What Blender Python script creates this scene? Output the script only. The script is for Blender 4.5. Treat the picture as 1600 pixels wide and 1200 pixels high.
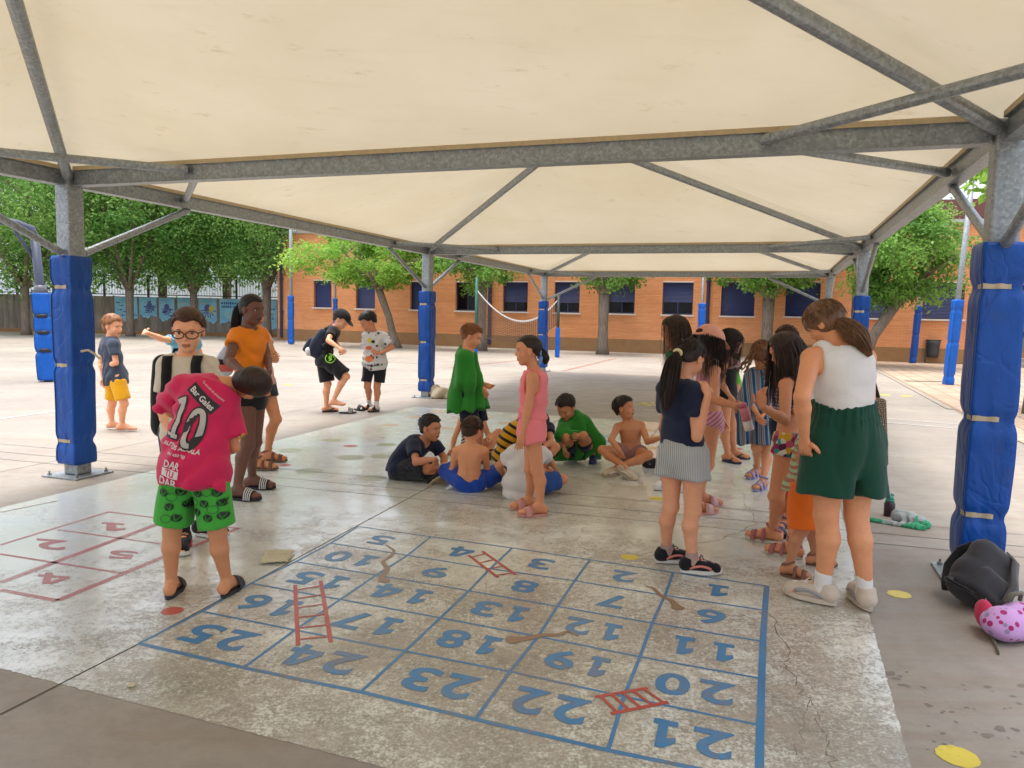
import bpy, bmesh, math, random, time
import numpy as np
from mathutils import Vector
from mathutils.bvhtree import BVHTree
T0 = time.time()
rng = np.random.default_rng(7)
random.seed(7)
scene = bpy.context.scene
for o in list(bpy.data.objects): bpy.data.objects.remove(o)
COL = scene.collection

# ------------------------------------------------------------------ camera, world, sun, exposure
FPX, PITCH, ROLL, CAMH = 1184.97, .0914, .0208, 1.6          # focal length in pixels of a 1600 px wide picture
camd = bpy.data.cameras.new('camera'); cam = bpy.data.objects.new('camera', camd); COL.objects.link(cam)
camd.sensor_fit = 'HORIZONTAL'; camd.sensor_width = 36.0; camd.lens = FPX / 1600 * 36.0
camd.clip_start = .05; camd.clip_end = 600
from mathutils import Matrix
CF = np.array([0, math.cos(PITCH), -math.sin(PITCH)]); _r0 = np.array([1., 0, 0]); _u0 = np.cross(_r0, CF)
CR = math.cos(ROLL) * _r0 + math.sin(ROLL) * _u0; CU = -math.sin(ROLL) * _r0 + math.cos(ROLL) * _u0
CC = np.array([0, 0, CAMH])
cam.matrix_world = Matrix(((CR[0], CU[0], -CF[0], CC[0]), (CR[1], CU[1], -CF[1], CC[1]), (CR[2], CU[2], -CF[2], CC[2]), (0, 0, 0, 1)))
scene.camera = cam
world = bpy.data.worlds.new('World'); scene.world = world; world.use_nodes = True
SUN_EL, SUN_AZ = math.radians(84), math.radians(-80)           # azimuth: the way towards the sun, clockwise from +Y
nt = world.node_tree; nt.nodes.clear()
sky = nt.nodes.new('ShaderNodeTexSky'); sky.sky_type = 'NISHITA'; sky.sun_disc = False
sky.sun_elevation = SUN_EL; sky.sun_rotation = SUN_AZ; sky.dust_density = 5.0; sky.ozone_density = 1.0; sky.air_density = 1.0
bg = nt.nodes.new('ShaderNodeBackground'); wo = nt.nodes.new('ShaderNodeOutputWorld')
hs = nt.nodes.new('ShaderNodeHueSaturation'); hs.inputs['Saturation'].default_value = .55; hs.inputs['Value'].default_value = 1.0
nt.links.new(sky.outputs[0], hs.inputs['Color']); nt.links.new(hs.outputs[0], bg.inputs[0]); nt.links.new(bg.outputs[0], wo.inputs[0])
bg.inputs[1].default_value = .15
sund = bpy.data.lights.new('sun', 'SUN'); sun = bpy.data.objects.new('sun', sund); COL.objects.link(sun)
sund.energy = .5; sund.angle = math.radians(12); sund.color = (1.0, .965, .92)
sdir = Vector((math.sin(SUN_AZ) * math.cos(SUN_EL), math.cos(SUN_AZ) * math.cos(SUN_EL), math.sin(SUN_EL)))
sun.rotation_euler = sdir.to_track_quat('Z', 'Y').to_euler()
scene.view_settings.view_transform = 'Standard'; scene.view_settings.look = 'None'
scene.view_settings.exposure = 1.68; scene.view_settings.gamma = 1.0; scene.view_settings.use_curve_mapping = False

# ------------------------------------------------------------------ picture-to-place helpers
def ray(u, v): return CF + (u - 800) / FPX * CR - (v - 600) / FPX * CU
def gnd(u, v, z=0.0):
    d = ray(u, v); return CC + d * ((z - CAMH) / d[2])
def atY(u, v, Y):
    d = ray(u, v); return CC + d * (Y / d[1])
def V3(*a): return np.array(a, float)
def unit(v): return v / max(1e-9, np.linalg.norm(v))
UP = V3(0, 0, 1)

# ------------------------------------------------------------------ materials
def lin(c):
    if isinstance(c, str):
        c = [int(c[i:i+2], 16) / 255 for i in (0, 2, 4)]
        c = [x / 12.92 if x <= .04045 else ((x + .055) / 1.055) ** 2.4 for x in c]
    return (*c, 1.0)
MATS = {}
class NT:
    """small helper round a material's node tree"""
    def __init__(s, name, rough=.6, spec=.5, metal=0.0):
        s.m = bpy.data.materials.new(name); s.m.use_nodes = True; s.t = s.m.node_tree
        s.b = s.t.nodes['Principled BSDF']; s.b.inputs['Roughness'].default_value = rough
        s.b.inputs['Specular IOR Level'].default_value = spec; s.b.inputs['Metallic'].default_value = metal
        s._co = None
    def n(s, typ, **kw):
        x = s.t.nodes.new(typ)
        for k, v in kw.items(): setattr(x, k, v)
        return x
    def l(s, a, b): s.t.links.new(a, b)
    def co(s):
        if s._co is None: s._co = s.n('ShaderNodeTexCoord').outputs['Object']
        return s._co
    def mapped(s, scale=(1, 1, 1), rot=(0, 0, 0), loc=(0, 0, 0)):
        m = s.n('ShaderNodeMapping'); s.l(s.co(), m.inputs[0])
        m.inputs['Scale'].default_value = scale; m.inputs['Rotation'].default_value = rot; m.inputs['Location'].default_value = loc
        return m.outputs[0]
    def noise(s, scale, detail=4, rough=.55, vec=None, dist=0):
        x = s.n('ShaderNodeTexNoise'); s.l(vec or s.co(), x.inputs['Vector'])
        x.inputs['Scale'].default_value = scale; x.inputs['Detail'].default_value = detail
        x.inputs['Roughness'].default_value = rough; x.inputs['Distortion'].default_value = dist
        return x.outputs[0]
    def ramp(s, fac, stops):
        r = s.n('ShaderNodeValToRGB'); s.l(fac, r.inputs[0]); el = r.color_ramp.elements
        while len(el) < len(stops): el.new(.5)
        for e, (p, c) in zip(el, stops): e.position = p; e.color = lin(c) if not isinstance(c, (int, float)) else (c, c, c, 1)
        return r.outputs[0]
    def mix(s, fac, a, b, mode='MIX'):
        x = s.n('ShaderNodeMixRGB', blend_type=mode)
        for i, v in ((0, fac), (1, a), (2, b)):
            if hasattr(v, 'links'): s.l(v, x.inputs[i])
            elif i == 0: x.inputs[0].default_value = v
            else: x.inputs[i].default_value = lin(v)
        return x.outputs[0]
    def math(s, op, a, b=0.0):
        x = s.n('ShaderNodeMath', operation=op)
        for i, v in ((0, a), (1, b)):
            if hasattr(v, 'links'): s.l(v, x.inputs[i])
            else: x.inputs[i].default_value = v
        return x.outputs[0]
    def bump(s, h, strength=.2, dist=.01):
        x = s.n('ShaderNodeBump'); s.l(h, x.inputs['Height']); x.inputs['Strength'].default_value = strength
        x.inputs['Distance'].default_value = dist; s.l(x.outputs[0], s.b.inputs['Normal']); return x
    def col(s, c):
        if hasattr(c, 'links'): s.l(c, s.b.inputs['Base Color'])
        else: s.b.inputs['Base Color'].default_value = lin(c)
def shade(c, k):
    r = lin(c); return tuple(min(1, x * k) for x in r[:3])
def mat(name, c, rough=.6, var=.18, scale=12, bump=.0, bscale=60, spec=.5, metal=0.0, bdist=.01, sheen=0.0):
    """one base colour, broken up by noise"""
    key = (name, str(c))
    if key in MATS: return MATS[key]
    t = NT(name, rough, spec, metal)
    t.col(t.mix(t.noise(scale, 5), shade(c, 1 - var), shade(c, 1 + var)) if var else c)
    if bump: t.bump(t.noise(bscale, 4), bump, bdist)
    if sheen: t.b.inputs['Sheen Weight'].default_value = sheen
    MATS[key] = t.m; return t.m

# ------------------------------------------------------------------ mesh helpers
def new_mesh(name, V, F, mats, smooth=False, midx=None):
    me = bpy.data.meshes.new(name)
    V = np.asarray(V, np.float32).reshape(-1, 3)
    if isinstance(F, np.ndarray): Fl = [F]
    elif len(F) and isinstance(F[0], np.ndarray) and F[0].ndim == 2: Fl = F
    else:
        by = {}
        order = []
        for i, f in enumerate(F): by.setdefault(len(f), []).append(i)
        Fl = []
        for k, ids in by.items(): Fl.append(np.array([F[i] for i in ids])); order += ids
        if midx is not None: midx = np.asarray(midx)[order]
    Fl = [f for f in Fl if len(f)]
    loops = np.concatenate([f.ravel() for f in Fl]).astype(np.int32)
    sizes = np.concatenate([np.full(len(f), f.shape[1]) for f in Fl]).astype(np.int32)
    starts = np.concatenate([[0], np.cumsum(sizes)[:-1]]).astype(np.int32)
    me.vertices.add(len(V)); me.vertices.foreach_set('co', V.ravel())
    me.loops.add(len(loops)); me.loops.foreach_set('vertex_index', loops)
    me.polygons.add(len(sizes)); me.polygons.foreach_set('loop_start', starts)
    for m in (mats if isinstance(mats, (list, tuple)) else [mats]): me.materials.append(m)
    if midx is not None: me.polygons.foreach_set('material_index', np.asarray(midx, np.int32))
    me.update(calc_edges=True)
    me.polygons.foreach_set('use_smooth', np.full(len(sizes), bool(smooth)))
    me.validate()
    return me
def base_of(p): return np.array(p.location, float) if p is not None else np.zeros(3)
def world_base(p):
    b = np.zeros(3)
    while p is not None: b += np.array(p.location, float); p = p.parent
    return b
def mk(name, V, F, mats, parent=None, base=None, smooth=False, midx=None):
    """link one mesh object; V is in world coordinates, the object sits at its parent's or its own base"""
    b = world_base(parent) if parent is not None else (np.asarray(base, float) if base is not None else np.zeros(3))
    me = new_mesh(name, np.asarray(V, float).reshape(-1, 3) - b, F, mats, smooth, midx)
    o = bpy.data.objects.new(name, me); COL.objects.link(o)
    if parent is not None: o.parent = parent
    elif base is not None: o.location = b
    return o
def tag(o, label=None, cat=None, group=None, kind=None):
    if label: o['label'] = label
    if cat: o['category'] = cat
    if group: o['group'] = group
    if kind: o['kind'] = kind
    return o
def thing(name, base, label, cat, group=None):
    o = bpy.data.objects.new(name, None); COL.objects.link(o); o.location = base; o.empty_display_size = .1
    return tag(o, label, cat, group)
class MB:
    """collects shapes of one mesh"""
    def __init__(s): s.V = []; s.F = []; s.M = []; s.n = 0
    def add(s, V, F, m=0):
        V = np.asarray(V, float).reshape(-1, 3); s.V.append(V)
        for f in F: s.F.append([int(i) + s.n for i in f]); s.M.append(m)
        s.n += len(V); return s
    def box(s, c, ax, ay, az, m=0):
        """centre c, half-extent vectors"""
        c, ax, ay, az = (np.asarray(v, float) for v in (c, ax, ay, az))
        P = [c + i * ax + j * ay + k * az for k in (-1, 1) for j in (-1, 1) for i in (-1, 1)]
        return s.add(P, [(0, 2, 3, 1), (4, 5, 7, 6), (0, 1, 5, 4), (2, 6, 7, 3), (0, 4, 6, 2), (1, 3, 7, 5)], m)
    def beam(s, a, b, w, h, up=UP, m=0):
        a, b = np.asarray(a, float), np.asarray(b, float); d = unit(b - a); sx = unit(np.cross(d, up)); u = np.cross(sx, d)
        return s.box((a + b) / 2, sx * w / 2, (b - a) / 2, u * h / 2, m)
    def tube(s, path, rad, n=10, cap=True, m=0, flat=None):
        P = np.asarray(path, float); k = len(P)
        rad = np.full(k, rad) if np.isscalar(rad) else np.asarray(rad, float)
        T = np.gradient(P, axis=0) if k > 2 else np.array([P[1] - P[0]] * 2)
        T /= np.linalg.norm(T, axis=1)[:, None] + 1e-12
        a = V3(0, 0, 1) if abs(T[0][2]) < .9 else V3(1, 0, 0)
        x = unit(np.cross(T[0], a)); R = []
        for i in range(k):
            x = unit(x - T[i] * (x @ T[i])); y = np.cross(T[i], x)
            th = np.arange(n) * 2 * math.pi / n
            fx = 1 if flat is None else flat
            R.append(P[i] + rad[i] * (np.cos(th)[:, None] * x * fx + np.sin(th)[:, None] * y))
        F = [(i * n + j, i * n + (j + 1) % n, (i + 1) * n + (j + 1) % n, (i + 1) * n + j) for i in range(k - 1) for j in range(n)]
        if cap: F += [tuple(range(n - 1, -1, -1)), tuple(range((k - 1) * n, k * n))]
        return s.add(np.concatenate(R), F, m)
    def ell(s, c, r, axes=None, nu=12, nv=8, m=0):
        A = np.eye(3) if axes is None else np.asarray(axes)
        r = np.full(3, r) if np.isscalar(r) else np.asarray(r, float)
        P = [[0, 0, -1]] + [[math.sin(t) * math.cos(p), math.sin(t) * math.sin(p), -math.cos(t)] for t in np.linspace(0, math.pi, nv + 1)[1:-1] for p in np.arange(nu) * 2 * math.pi / nu] + [[0, 0, 1]]
        P = np.asarray(c) + (np.array(P) * r) @ A
        F = [(0, 1 + (j + 1) % nu, 1 + j) for j in range(nu)]
        for i in range(nv - 2):
            F += [(1 + i * nu + j, 1 + i * nu + (j + 1) % nu, 1 + (i + 1) * nu + (j + 1) % nu, 1 + (i + 1) * nu + j) for j in range(nu)]
        e = len(P) - 1; q = 1 + (nv - 2) * nu
        F += [(q + j, q + (j + 1) % nu, e) for j in range(nu)]
        return s.add(P, F, m)
    def build(s, name, mats, parent=None, base=None, smooth=False):
        return mk(name, np.concatenate(s.V), s.F, mats, parent, base, smooth, s.M)

def text_mesh(txt, bold=0.0, sub=0.0):
    """flat lettering as (verts 2D normalised to its box, faces, aspect)"""
    cu = bpy.data.curves.new('lettering', 'FONT'); cu.body = txt; cu.offset = bold; cu.resolution_u = 4; cu.fill_mode = 'FRONT'
    ob = bpy.data.objects.new('lettering', cu); COL.objects.link(ob)
    dg = bpy.context.evaluated_depsgraph_get(); dg.update()
    me = bpy.data.meshes.new_from_object(ob.evaluated_get(dg))
    bm = bmesh.new(); bm.from_mesh(me); bmesh.ops.triangulate(bm, faces=bm.faces[:])
    if sub:
        for it in range(6):
            E = [e for e in bm.edges if e.calc_length() > sub]
            if not E: break
            bmesh.ops.subdivide_edges(bm, edges=E, cuts=1); bmesh.ops.triangulate(bm, faces=bm.faces[:])
    V = np.array([v.co[:2] for v in bm.verts]); F = [[v.index for v in f.verts] for f in bm.faces]
    bm.free(); bpy.data.meshes.remove(me); bpy.data.objects.remove(ob); bpy.data.curves.remove(cu)
    lo, hi = V.min(0), V.max(0)
    return (V - lo) / (hi - lo), F, (hi[0] - lo[0]) / (hi[1] - lo[1])
# ------------------------------------------------------------------ the frame of the shade structure
SX, SY, SYAW, SW, SD, HB = -4.0958, 7.0778, -.3291, 7.4453, 7.657, 2.6797
G1 = V3(math.cos(SYAW), math.sin(SYAW), 0); G2 = V3(-math.sin(SYAW), math.cos(SYAW), 0)
def S(u, v, z=0.0): return V3(SX, SY, 0) + u * G1 + v * G2 + V3(0, 0, z)

# ------------------------------------------------------------------ ground and paint
def concrete():
    t = NT('worn concrete', .55, .35)
    big = t.noise(.35, 6, .6); fine = t.noise(9, 8, .7); spot = t.noise(2.2, 6, .65, dist=.4)
    c = t.mix(t.ramp(big, [(.3, '8f877c'), (.7, 'b0a799')]), 'a29a8e', 'ada496', 'MIX')
    c = t.mix(t.ramp(big, [(.35, 0.0), (.65, 1.0)]), '8b8379', 'a1988b')
    c = t.mix(t.math('MULTIPLY', t.ramp(spot, [(.5, 0.0), (.75, 1.0)]), .4), c, '77706a')
    c = t.mix(t.math('MULTIPLY', t.ramp(fine, [(.45, 0.0), (.7, 1.0)]), .4), c, '7c756d')
    c = t.mix(t.math('MULTIPLY', t.ramp(t.noise(70, 4, .8), [(.56, 0.0), (.7, 1.0)]), .45), c, '6a635b')
    streak = t.noise(1.5, 6, .65, vec=t.mapped((.5, 5, 1), (0, 0, -SYAW * 0 + .25)))
    c = t.mix(t.math('MULTIPLY', t.ramp(streak, [(.48, 0.0), (.72, 1.0)]), .38), c, '86705a')
    t.col(c)
    t.l(t.ramp(spot, [(.3, .42), (.7, .68)]), t.b.inputs['Roughness'])
    t.bump(fine, .12, .004); return t.m
M_conc = concrete()
def floor_paint():
    """old pale paint, scuffed through to a brown dirty screed"""
    t = NT('worn floor paint', .3, .62)
    wear = t.noise(1.15, 8, .72, dist=.25); fine = t.noise(26, 6, .75); mid = t.noise(5.0, 7, .7)
    base = t.mix(t.ramp(t.noise(.5, 3), [(.35, 0.0), (.65, 1.0)]), 'd6e0e3', 'd6dcd6')
    yel = t.math('MULTIPLY', t.ramp(t.noise(.8, 5), [(.4, 0.0), (.65, 1.0)]), .5)
    base = t.mix(yel, base, 'cdc5a8')
    t.b.inputs['Coat Weight'].default_value = .22; t.b.inputs['Coat Roughness'].default_value = .16
    # wear gathers where feet turn: the middle of the board game
    gz = t.n('ShaderNodeTexGradient', gradient_type='SPHERICAL')
    ctr = gnd(800, 1010); t.l(t.mapped((1/4.2, 1/3.4, 1), (0, 0, 0), (-ctr[0]/4.2, -ctr[1]/3.4, 0)), gz.inputs[0])
    gz2 = t.n('ShaderNodeTexGradient', gradient_type='SPHERICAL')
    c2 = gnd(900, 790); t.l(t.mapped((1/3.4, 1/3.0, 1), (0, 0, 0), (-c2[0]/3.4, -c2[1]/3.0, 0)), gz2.inputs[0])
    foot = t.math('MAXIMUM', gz.outputs[1], t.math('MULTIPLY', gz2.outputs[1], .6))
    base = t.mix(t.math('MULTIPLY', foot, .6), base, 'd8d4c0')
    spk = t.noise(75, 3, .7); k = t.math('ADD', t.math('MULTIPLY', wear, .34), t.math('MULTIPLY', mid, .22))
    k = t.math('ADD', k, t.math('MULTIPLY', fine, .31)); k = t.math('ADD', k, t.math('MULTIPLY', spk, .27)); k = t.math('ADD', k, t.math('MULTIPLY', foot, .12))
    w = t.ramp(k, [(.602, 0.0), (.645, .62), (.72, .92)])
    dirt = t.mix(t.ramp(mid, [(.35, 0.0), (.65, 1.0)]), '6b6050', '9a9080')
    t.col(t.mix(w, base, dirt))
    r = t.ramp(t.math('ADD', t.math('MULTIPLY', wear, .7), t.math('MULTIPLY', mid, .3)), [(.35, .13), (.65, .34)])
    t.l(t.mix(t.math('MULTIPLY', w, .5), r, (.65, .65, .65)), t.b.inputs['Roughness'])
    t.bump(t.math('ADD', t.math('MULTIPLY', fine, .6), t.math('MULTIPLY', w, -.5)), .12, .003)
    return t.m
M_floor = floor_paint()
def line_paint(name, c, worn=.5, dirt='7b6b55', big=1.6):
    t = NT(name, .38, .5)
    a = t.noise(big, 5, .6); f = t.noise(30, 6, .75)
    k = t.math('ADD', t.math('MULTIPLY', a, .5), t.math('MULTIPLY', f, .5))
    w = t.ramp(k, [(.53 - .1 * (worn - .5), 0.0), (.66 - .1 * (worn - .5), .8)])
    t.col(t.mix(w, t.mix(t.ramp(a, [(.35, 0.0), (.7, 1.0)]), shade(c, .82), shade(c, 1.12)), dirt))
    t.bump(f, .15, .003); return t.m
M_blue = line_paint('blue line paint', '3f80b0', .85); M_red = line_paint('red line paint', 'b94c42', .7, '8d7a63')
M_pink = line_paint('faded pink line paint', 'b26a63', .8, 'b3b3a8'); M_yel = line_paint('yellow paint', 'd9c53f', .3)
M_tan = line_paint('tan paint', 'c9ad86', .5, 'b9b6a4'); M_grn = line_paint('olive paint', 'a3a783', .5, 'b0ae98')
M_brn = line_paint('brown paint', '94785f', 1.1); M_wht = line_paint('white line paint', 'd7d6d0', .7, 'a79d90')
M_sky = line_paint('pale blue paint', '7ba0b4', .5); M_joint = mat('dark joint filler', '59534b', .9, .3, 20)
M_crack = mat('crack in screed', '7c705e', .9, .3, 20)

g = mk('ground', [(-260, -60, 0), (260, -60, 0), (260, 320, 0), (-260, 320, 0)], [(0, 1, 2, 3)], M_conc); tag(g, kind='structure')
def strip(pts, w, z, mb, m=0, close=False):
    """a flat ribbon along ground points"""
    P = np.array([p[:2] for p in pts], float); n = len(P)
    T = np.gradient(P, axis=0) if n > 2 else np.array([P[1] - P[0]] * 2)
    T /= np.linalg.norm(T, axis=1)[:, None]; N = np.stack([-T[:, 1], T[:, 0]], 1)
    ww = np.full(n, w) if np.isscalar(w) else np.asarray(w, float)
    A = np.c_[P + N * ww[:, None] / 2, np.full(n, z)]; B = np.c_[P - N * ww[:, None] / 2, np.full(n, z)]
    mb.add(np.concatenate([A, B]), [(i, n + i, n + i + 1, i + 1) for i in range(n - 1)], m)
def lerp_line(a, b, n): return [a + (b - a) * t for t in np.linspace(0, 1, n)]
def isect(p, q, r, s):
    p, q, r, s = (x[:2] for x in (p, q, r, s)); d = q - p; e = s - r
    t = ((r - p)[0] * e[1] - (r - p)[1] * e[0]) / (d[0] * e[1] - d[1] * e[0]); return np.array([*(p + t * d), 0])
# painted rectangle: its four edges as they lie on the ground
eA = (gnd(20, 789), gnd(610, 645)); eB = (gnd(654, 636), gnd(1027, 660)); eC = (gnd(1424, 1200), gnd(1358, 960)); eD = (gnd(60, 1060), gnd(500, 1173))
cn = [isect(*eA, *eB), isect(*eB, *eC), isect(*eC, *eD), isect(*eD, *eA)]
def ragged(a, b, n, amp):
    P = lerp_line(a, b, n); d = unit(b - a); nrm = V3(-d[1], d[0], 0)
    return [p + nrm * (rng.normal() * amp if 0 < i < n - 1 else 0) for i, p in enumerate(P)]
out = []
for i in range(4): out += ragged(cn[i], cn[(i + 1) % 4], 420, .0022)[:-1]
fl = mk('painted_floor', [(p[0], p[1], .0014) for p in out], [list(range(len(out)))], M_floor); tag(fl, kind='structure')

# slab joints and cracks
jt = MB()
for pp in ([(0, 1117), (217, 1006.5), (556, 823), (720, 735), (905, 640)],):
    strip([gnd(*p) for p in pp], .011, .0019, jt)
jd = unit(gnd(556, 823) - gnd(217, 1006.5)); jn = V3(-jd[1], jd[0], 0)
for (u, v) in ((852, 785), (1400, 852)):
    p = gnd(u, v); strip([p - jn * 7, p + jn * 9], .010, .0020, jt)
for (u, v) in ((150, 707), (1560, 640), (1080, 600)):
    p = gnd(u, v); strip([p - jd * 9, p + jd * 12], .008, .004, jt); strip([p - jn * 12, p + jn * 12], .008, .0042, jt)
tag(jt.build('slab_joint', M_joint), kind='structure')
ck = MB()
def crack(px, amp=.012, w=.0045, n=9):
    P = [gnd(*p) for p in px]; Q = []
    for a, b in zip(P[:-1], P[1:]):
        for t in np.arange(n) / n: Q.append(a + (b - a) * t + V3(*(rng.normal(size=2) * amp), 0))
    Q.append(P[-1]); strip(Q, np.clip(rng.normal(w, w * .4, len(Q)), .002, .02), .0021, ck)
crack([(1203, 960), (1235, 1022), (1228, 1045), (1262, 1090), (1290, 1150), (1300, 1200)])
crack([(1090, 850), (1130, 842), (1180, 820), (1175, 800)], w=.005); crack([(1140, 750), (1165, 775), (1160, 800)], w=.004)
crack([(1262, 1092), (1245, 1180)], w=.003)
tag(ck.build('floor_crack', M_crack), kind='structure')

# the board game
ROWS = [[(560, 823), (673, 839), (800.5, 856.5), (922, 875), (1052, 895), (1198, 916)],
        [(517, 849), (637, 868), (766, 889), (898, 908), (1039, 931), (1195, 954)],
        [(462, 878), (588, 899), (733, 923.5), (871, 948), (1019, 974), (1192, 1003)],
        [(392, 912), (532, 937), (688, 966), (841, 995), (1000, 1027), (1190, 1061)],
        [(316, 956), (461, 985), (633, 1018), (797, 1050), (975, 1089), (1188, 1134)],
        [(217, 1006), (381, 1044), (564, 1082), (742.5, 1124.5), (950, 1173), (1186, 1222)]]
GP = [[gnd(*p) for p in r] for r in ROWS]
game = bpy.data.objects.new('painted_board_game', None); COL.objects.link(game); game.location = tuple(GP[5][0]); tag(game, kind='structure')
ZL = .0024
for r in range(6):
    m = MB(); strip(GP[r], .017 if r < 5 else .026, ZL, m); m.build('grid_line', M_blue, game)
for c in range(6):
    m = MB(); strip([GP[r][c] for r in range(6)], (.017 if c < 5 else .032), ZL + .0003, m); m.build('grid_line', M_blue, game)
NUM = [[5, 4, 3, 2, 1], [10, 9, 8, 7, 6], [15, 14, 13, 12, 11], [16, 17, 18, 19, 20], [25, 24, 23, 22, 21]]
DIG = {d: text_mesh(str(d), .026) for d in range(10)}
DIG[1] = (np.array([(.0, .0), (1, .0), (1, .2), (.78, .2), (.78, 1), (.42, 1), (.0, .78), (.0, .58), (.38, .66), (.38, .2), (.0, .2)]), [[0, 1, 2, 3, 9, 10], [3, 4, 5, 8, 9], [5, 6, 7, 8]], .6)
DIG[4] = (np.array([(0, .2), (.55, .2), (.55, .4), (.26, .4), (0, .4), (.55, .78), (.55, 1), (.46, 1), (.55, 0), (.8, 0), (.8, 1), (.8, .2), (1, .2), (1, .4), (.8, .4)]), [[0, 1, 2, 3, 4], [4, 3, 5, 6, 7], [8, 9, 10, 6], [11, 12, 13, 14]], .8)
def quad_pt(q, a, b):
    return (q[0] * (1 - a) + q[1] * a) * (1 - b) + (q[3] * (1 - a) + q[2] * a) * b
def paint_digit(d, q, a0, a1, b0, b1, mt, parent, z):
    V, F, asp = DIG[d]                                              # the numbers stand on their heads, seen from here
    W = []
    for x, y in V:
        p = quad_pt(q, a1 - (a1 - a0) * x, b0 + (b1 - b0) * y); W.append((p[0], p[1], z))
    mk('number', W, [f[::-1] if False else f for f in F], mt, parent)
for r in range(5):
    for c in range(5):
        q = [GP[r][c], GP[r][c + 1], GP[r + 1][c + 1], GP[r + 1][c]]
        s = str(NUM[r][c]); j = rng.normal(size=2) * .02
        if len(s) == 1:
            o = .12 if s == '1' else 0
            paint_digit(int(s), q, .36 + j[0] + o * .3, .64 + j[0] - o * .3, .27, .74, M_blue, game, ZL + .0006)
        else:
            for i, ch in enumerate(s):
                a0 = .53 - .34 * i + j[0]; nar = .05 if ch == '1' else 0
                paint_digit(int(ch), q, a0 + nar, a0 + .275 - nar, .25 + j[1], .75 + j[1], M_blue, game, ZL + .0006)
def ladder(a, b, c, d, rungs, w=.022):
    m = MB(); A, B, C_, D = (gnd(*p) for p in (a, b, c, d)); z = ZL + .0010
    strip([A, B], w, z, m); strip([C_, D], w, z, m)
    for t in np.linspace(.1, .92, rungs): strip([A + (B - A) * t, C_ + (D - C_) * t], w * .7, z + .0002, m)
    m.build('ladder', M_red, game)
ladder((461, 915), (466, 1009), (501, 908), (517, 1004), 6)
ladder((732, 868), (778, 903), (754, 862), (806, 899), 4); ladder((930, 1090), (1012, 1076), (955, 1116), (1044, 1098), 5)
def snake(px, w):
    m = MB(); P = [gnd(*p) for p in px]; Q = []
    P2 = np.array(P); tt = np.linspace(0, len(P) - 1, 40)
    for t in tt:
        i = min(int(t), len(P) - 2); f = t - i; f = f * f * (3 - 2 * f) * .5 + f * .5; Q.append(P2[i] * (1 - f) + P2[i + 1] * f)
    ww = w * .75 * (1.0 - .7 * np.linspace(0, 1, 40)); ww[:6] *= np.array([.6, 1.2, 1.7, 1.8, 1.5, 1.2])
    strip(Q, ww, ZL + .0014, m); m.build('snake', M_brn, game)
snake([(603, 911), (596, 902), (606, 890), (598, 878), (612, 868), (616, 860), (603, 852)], .055)
snake([(790, 1001), (820, 999), (850, 993), (872, 993), (888, 987), (904, 995)], .07)
snake([(1062, 954), (1050, 940), (1030, 930), (1022, 920), (1008, 916)], .06)

# the pale red number court on the left, dots
court = bpy.data.objects.new('painted_number_court', None); COL.objects.link(court); court.location = tuple(gnd(90, 940)); tag(court, kind='structure')
for a, b, w in (((0, 852), (170, 800), .028), ((170, 800), (262, 812), .026), ((0, 911), (258, 815), .05), ((90, 939), (262, 868), .045), ((0, 922), (90, 939), .035),
                ((90, 828), (250, 850), .02), ((0, 866), (190, 896), .024), ((262, 870), (372, 826), .04), ((258, 815), (375, 826), .03)):
    m = MB(); strip(lerp_line(gnd(*a), gnd(*b), 6), w, ZL, m); m.build('grid_line', M_pink, court)
for d, q in ((1, ((155, 815), (198, 818), (202, 832), (152, 829))), (2, ((52, 840), (112, 845), (108, 862), (48, 858))), (5, ((170, 858), (222, 862), (215, 876), (160, 872))), (4, ((55, 893), (118, 898), (108, 916), (50, 912)))):
    Q = [gnd(*p) for p in q]; paint_digit(d, Q, .1, .9, .05, .95, M_pink, court, ZL + .0005)
def dot(u, v, ru, mt, name='painted_dot', z=.0022):
    """ru: half width in picture pixels"""
    c = gnd(u, v); r = abs(gnd(u + ru, v)[0] - c[0]); th = np.linspace(0, 2 * math.pi, 36, endpoint=False)
    rr = r * (1 + .025 * rng.normal(size=36))
    o = mk(name, [(c[0] + a * math.cos(t), c[1] + a * math.sin(t), z) for a, t in zip(rr, th)], [list(range(36))], mt); tag(o, kind='structure')
for a in ((1496, 1182, 30, M_yel), (1405, 929, 17, M_yel), (984, 871, 14, M_yel), (1027, 779, 12, M_yel), (269, 955, 17, M_red), (548, 697, 11, M_red), (598, 684, 4, M_red), (446, 727, 9, M_red),
          (548, 715, 22, M_grn), (583, 747, 21, M_grn), (484, 736, 22, M_grn), (454, 704, 20, M_grn), (604, 695, 16, M_grn), (596, 713, 18, M_grn), (518, 688, 16, M_grn),
          (610, 664, 14, M_tan), (649, 652, 13, M_tan), (683, 643, 12, M_tan), (697, 669, 12, M_tan), (720, 651, 10, M_tan), (790, 661, 12, M_tan), (760, 650, 10, M_tan),
          (948, 682, 12, M_sky), (945, 690, 13, M_sky), (946, 700, 13, M_sky), (1012, 672, 12, M_tan), (1018, 681, 12, M_tan), (1015, 690, 13, M_tan), (1020, 700, 13, M_tan), (930, 672, 10, M_tan),
          (1146, 701, 13, M_red), (1144, 711, 14, M_red), (1143, 721, 14, M_red), (1150, 693, 12, M_red), (1158, 686, 11, M_red)):
    dot(*a)
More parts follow.
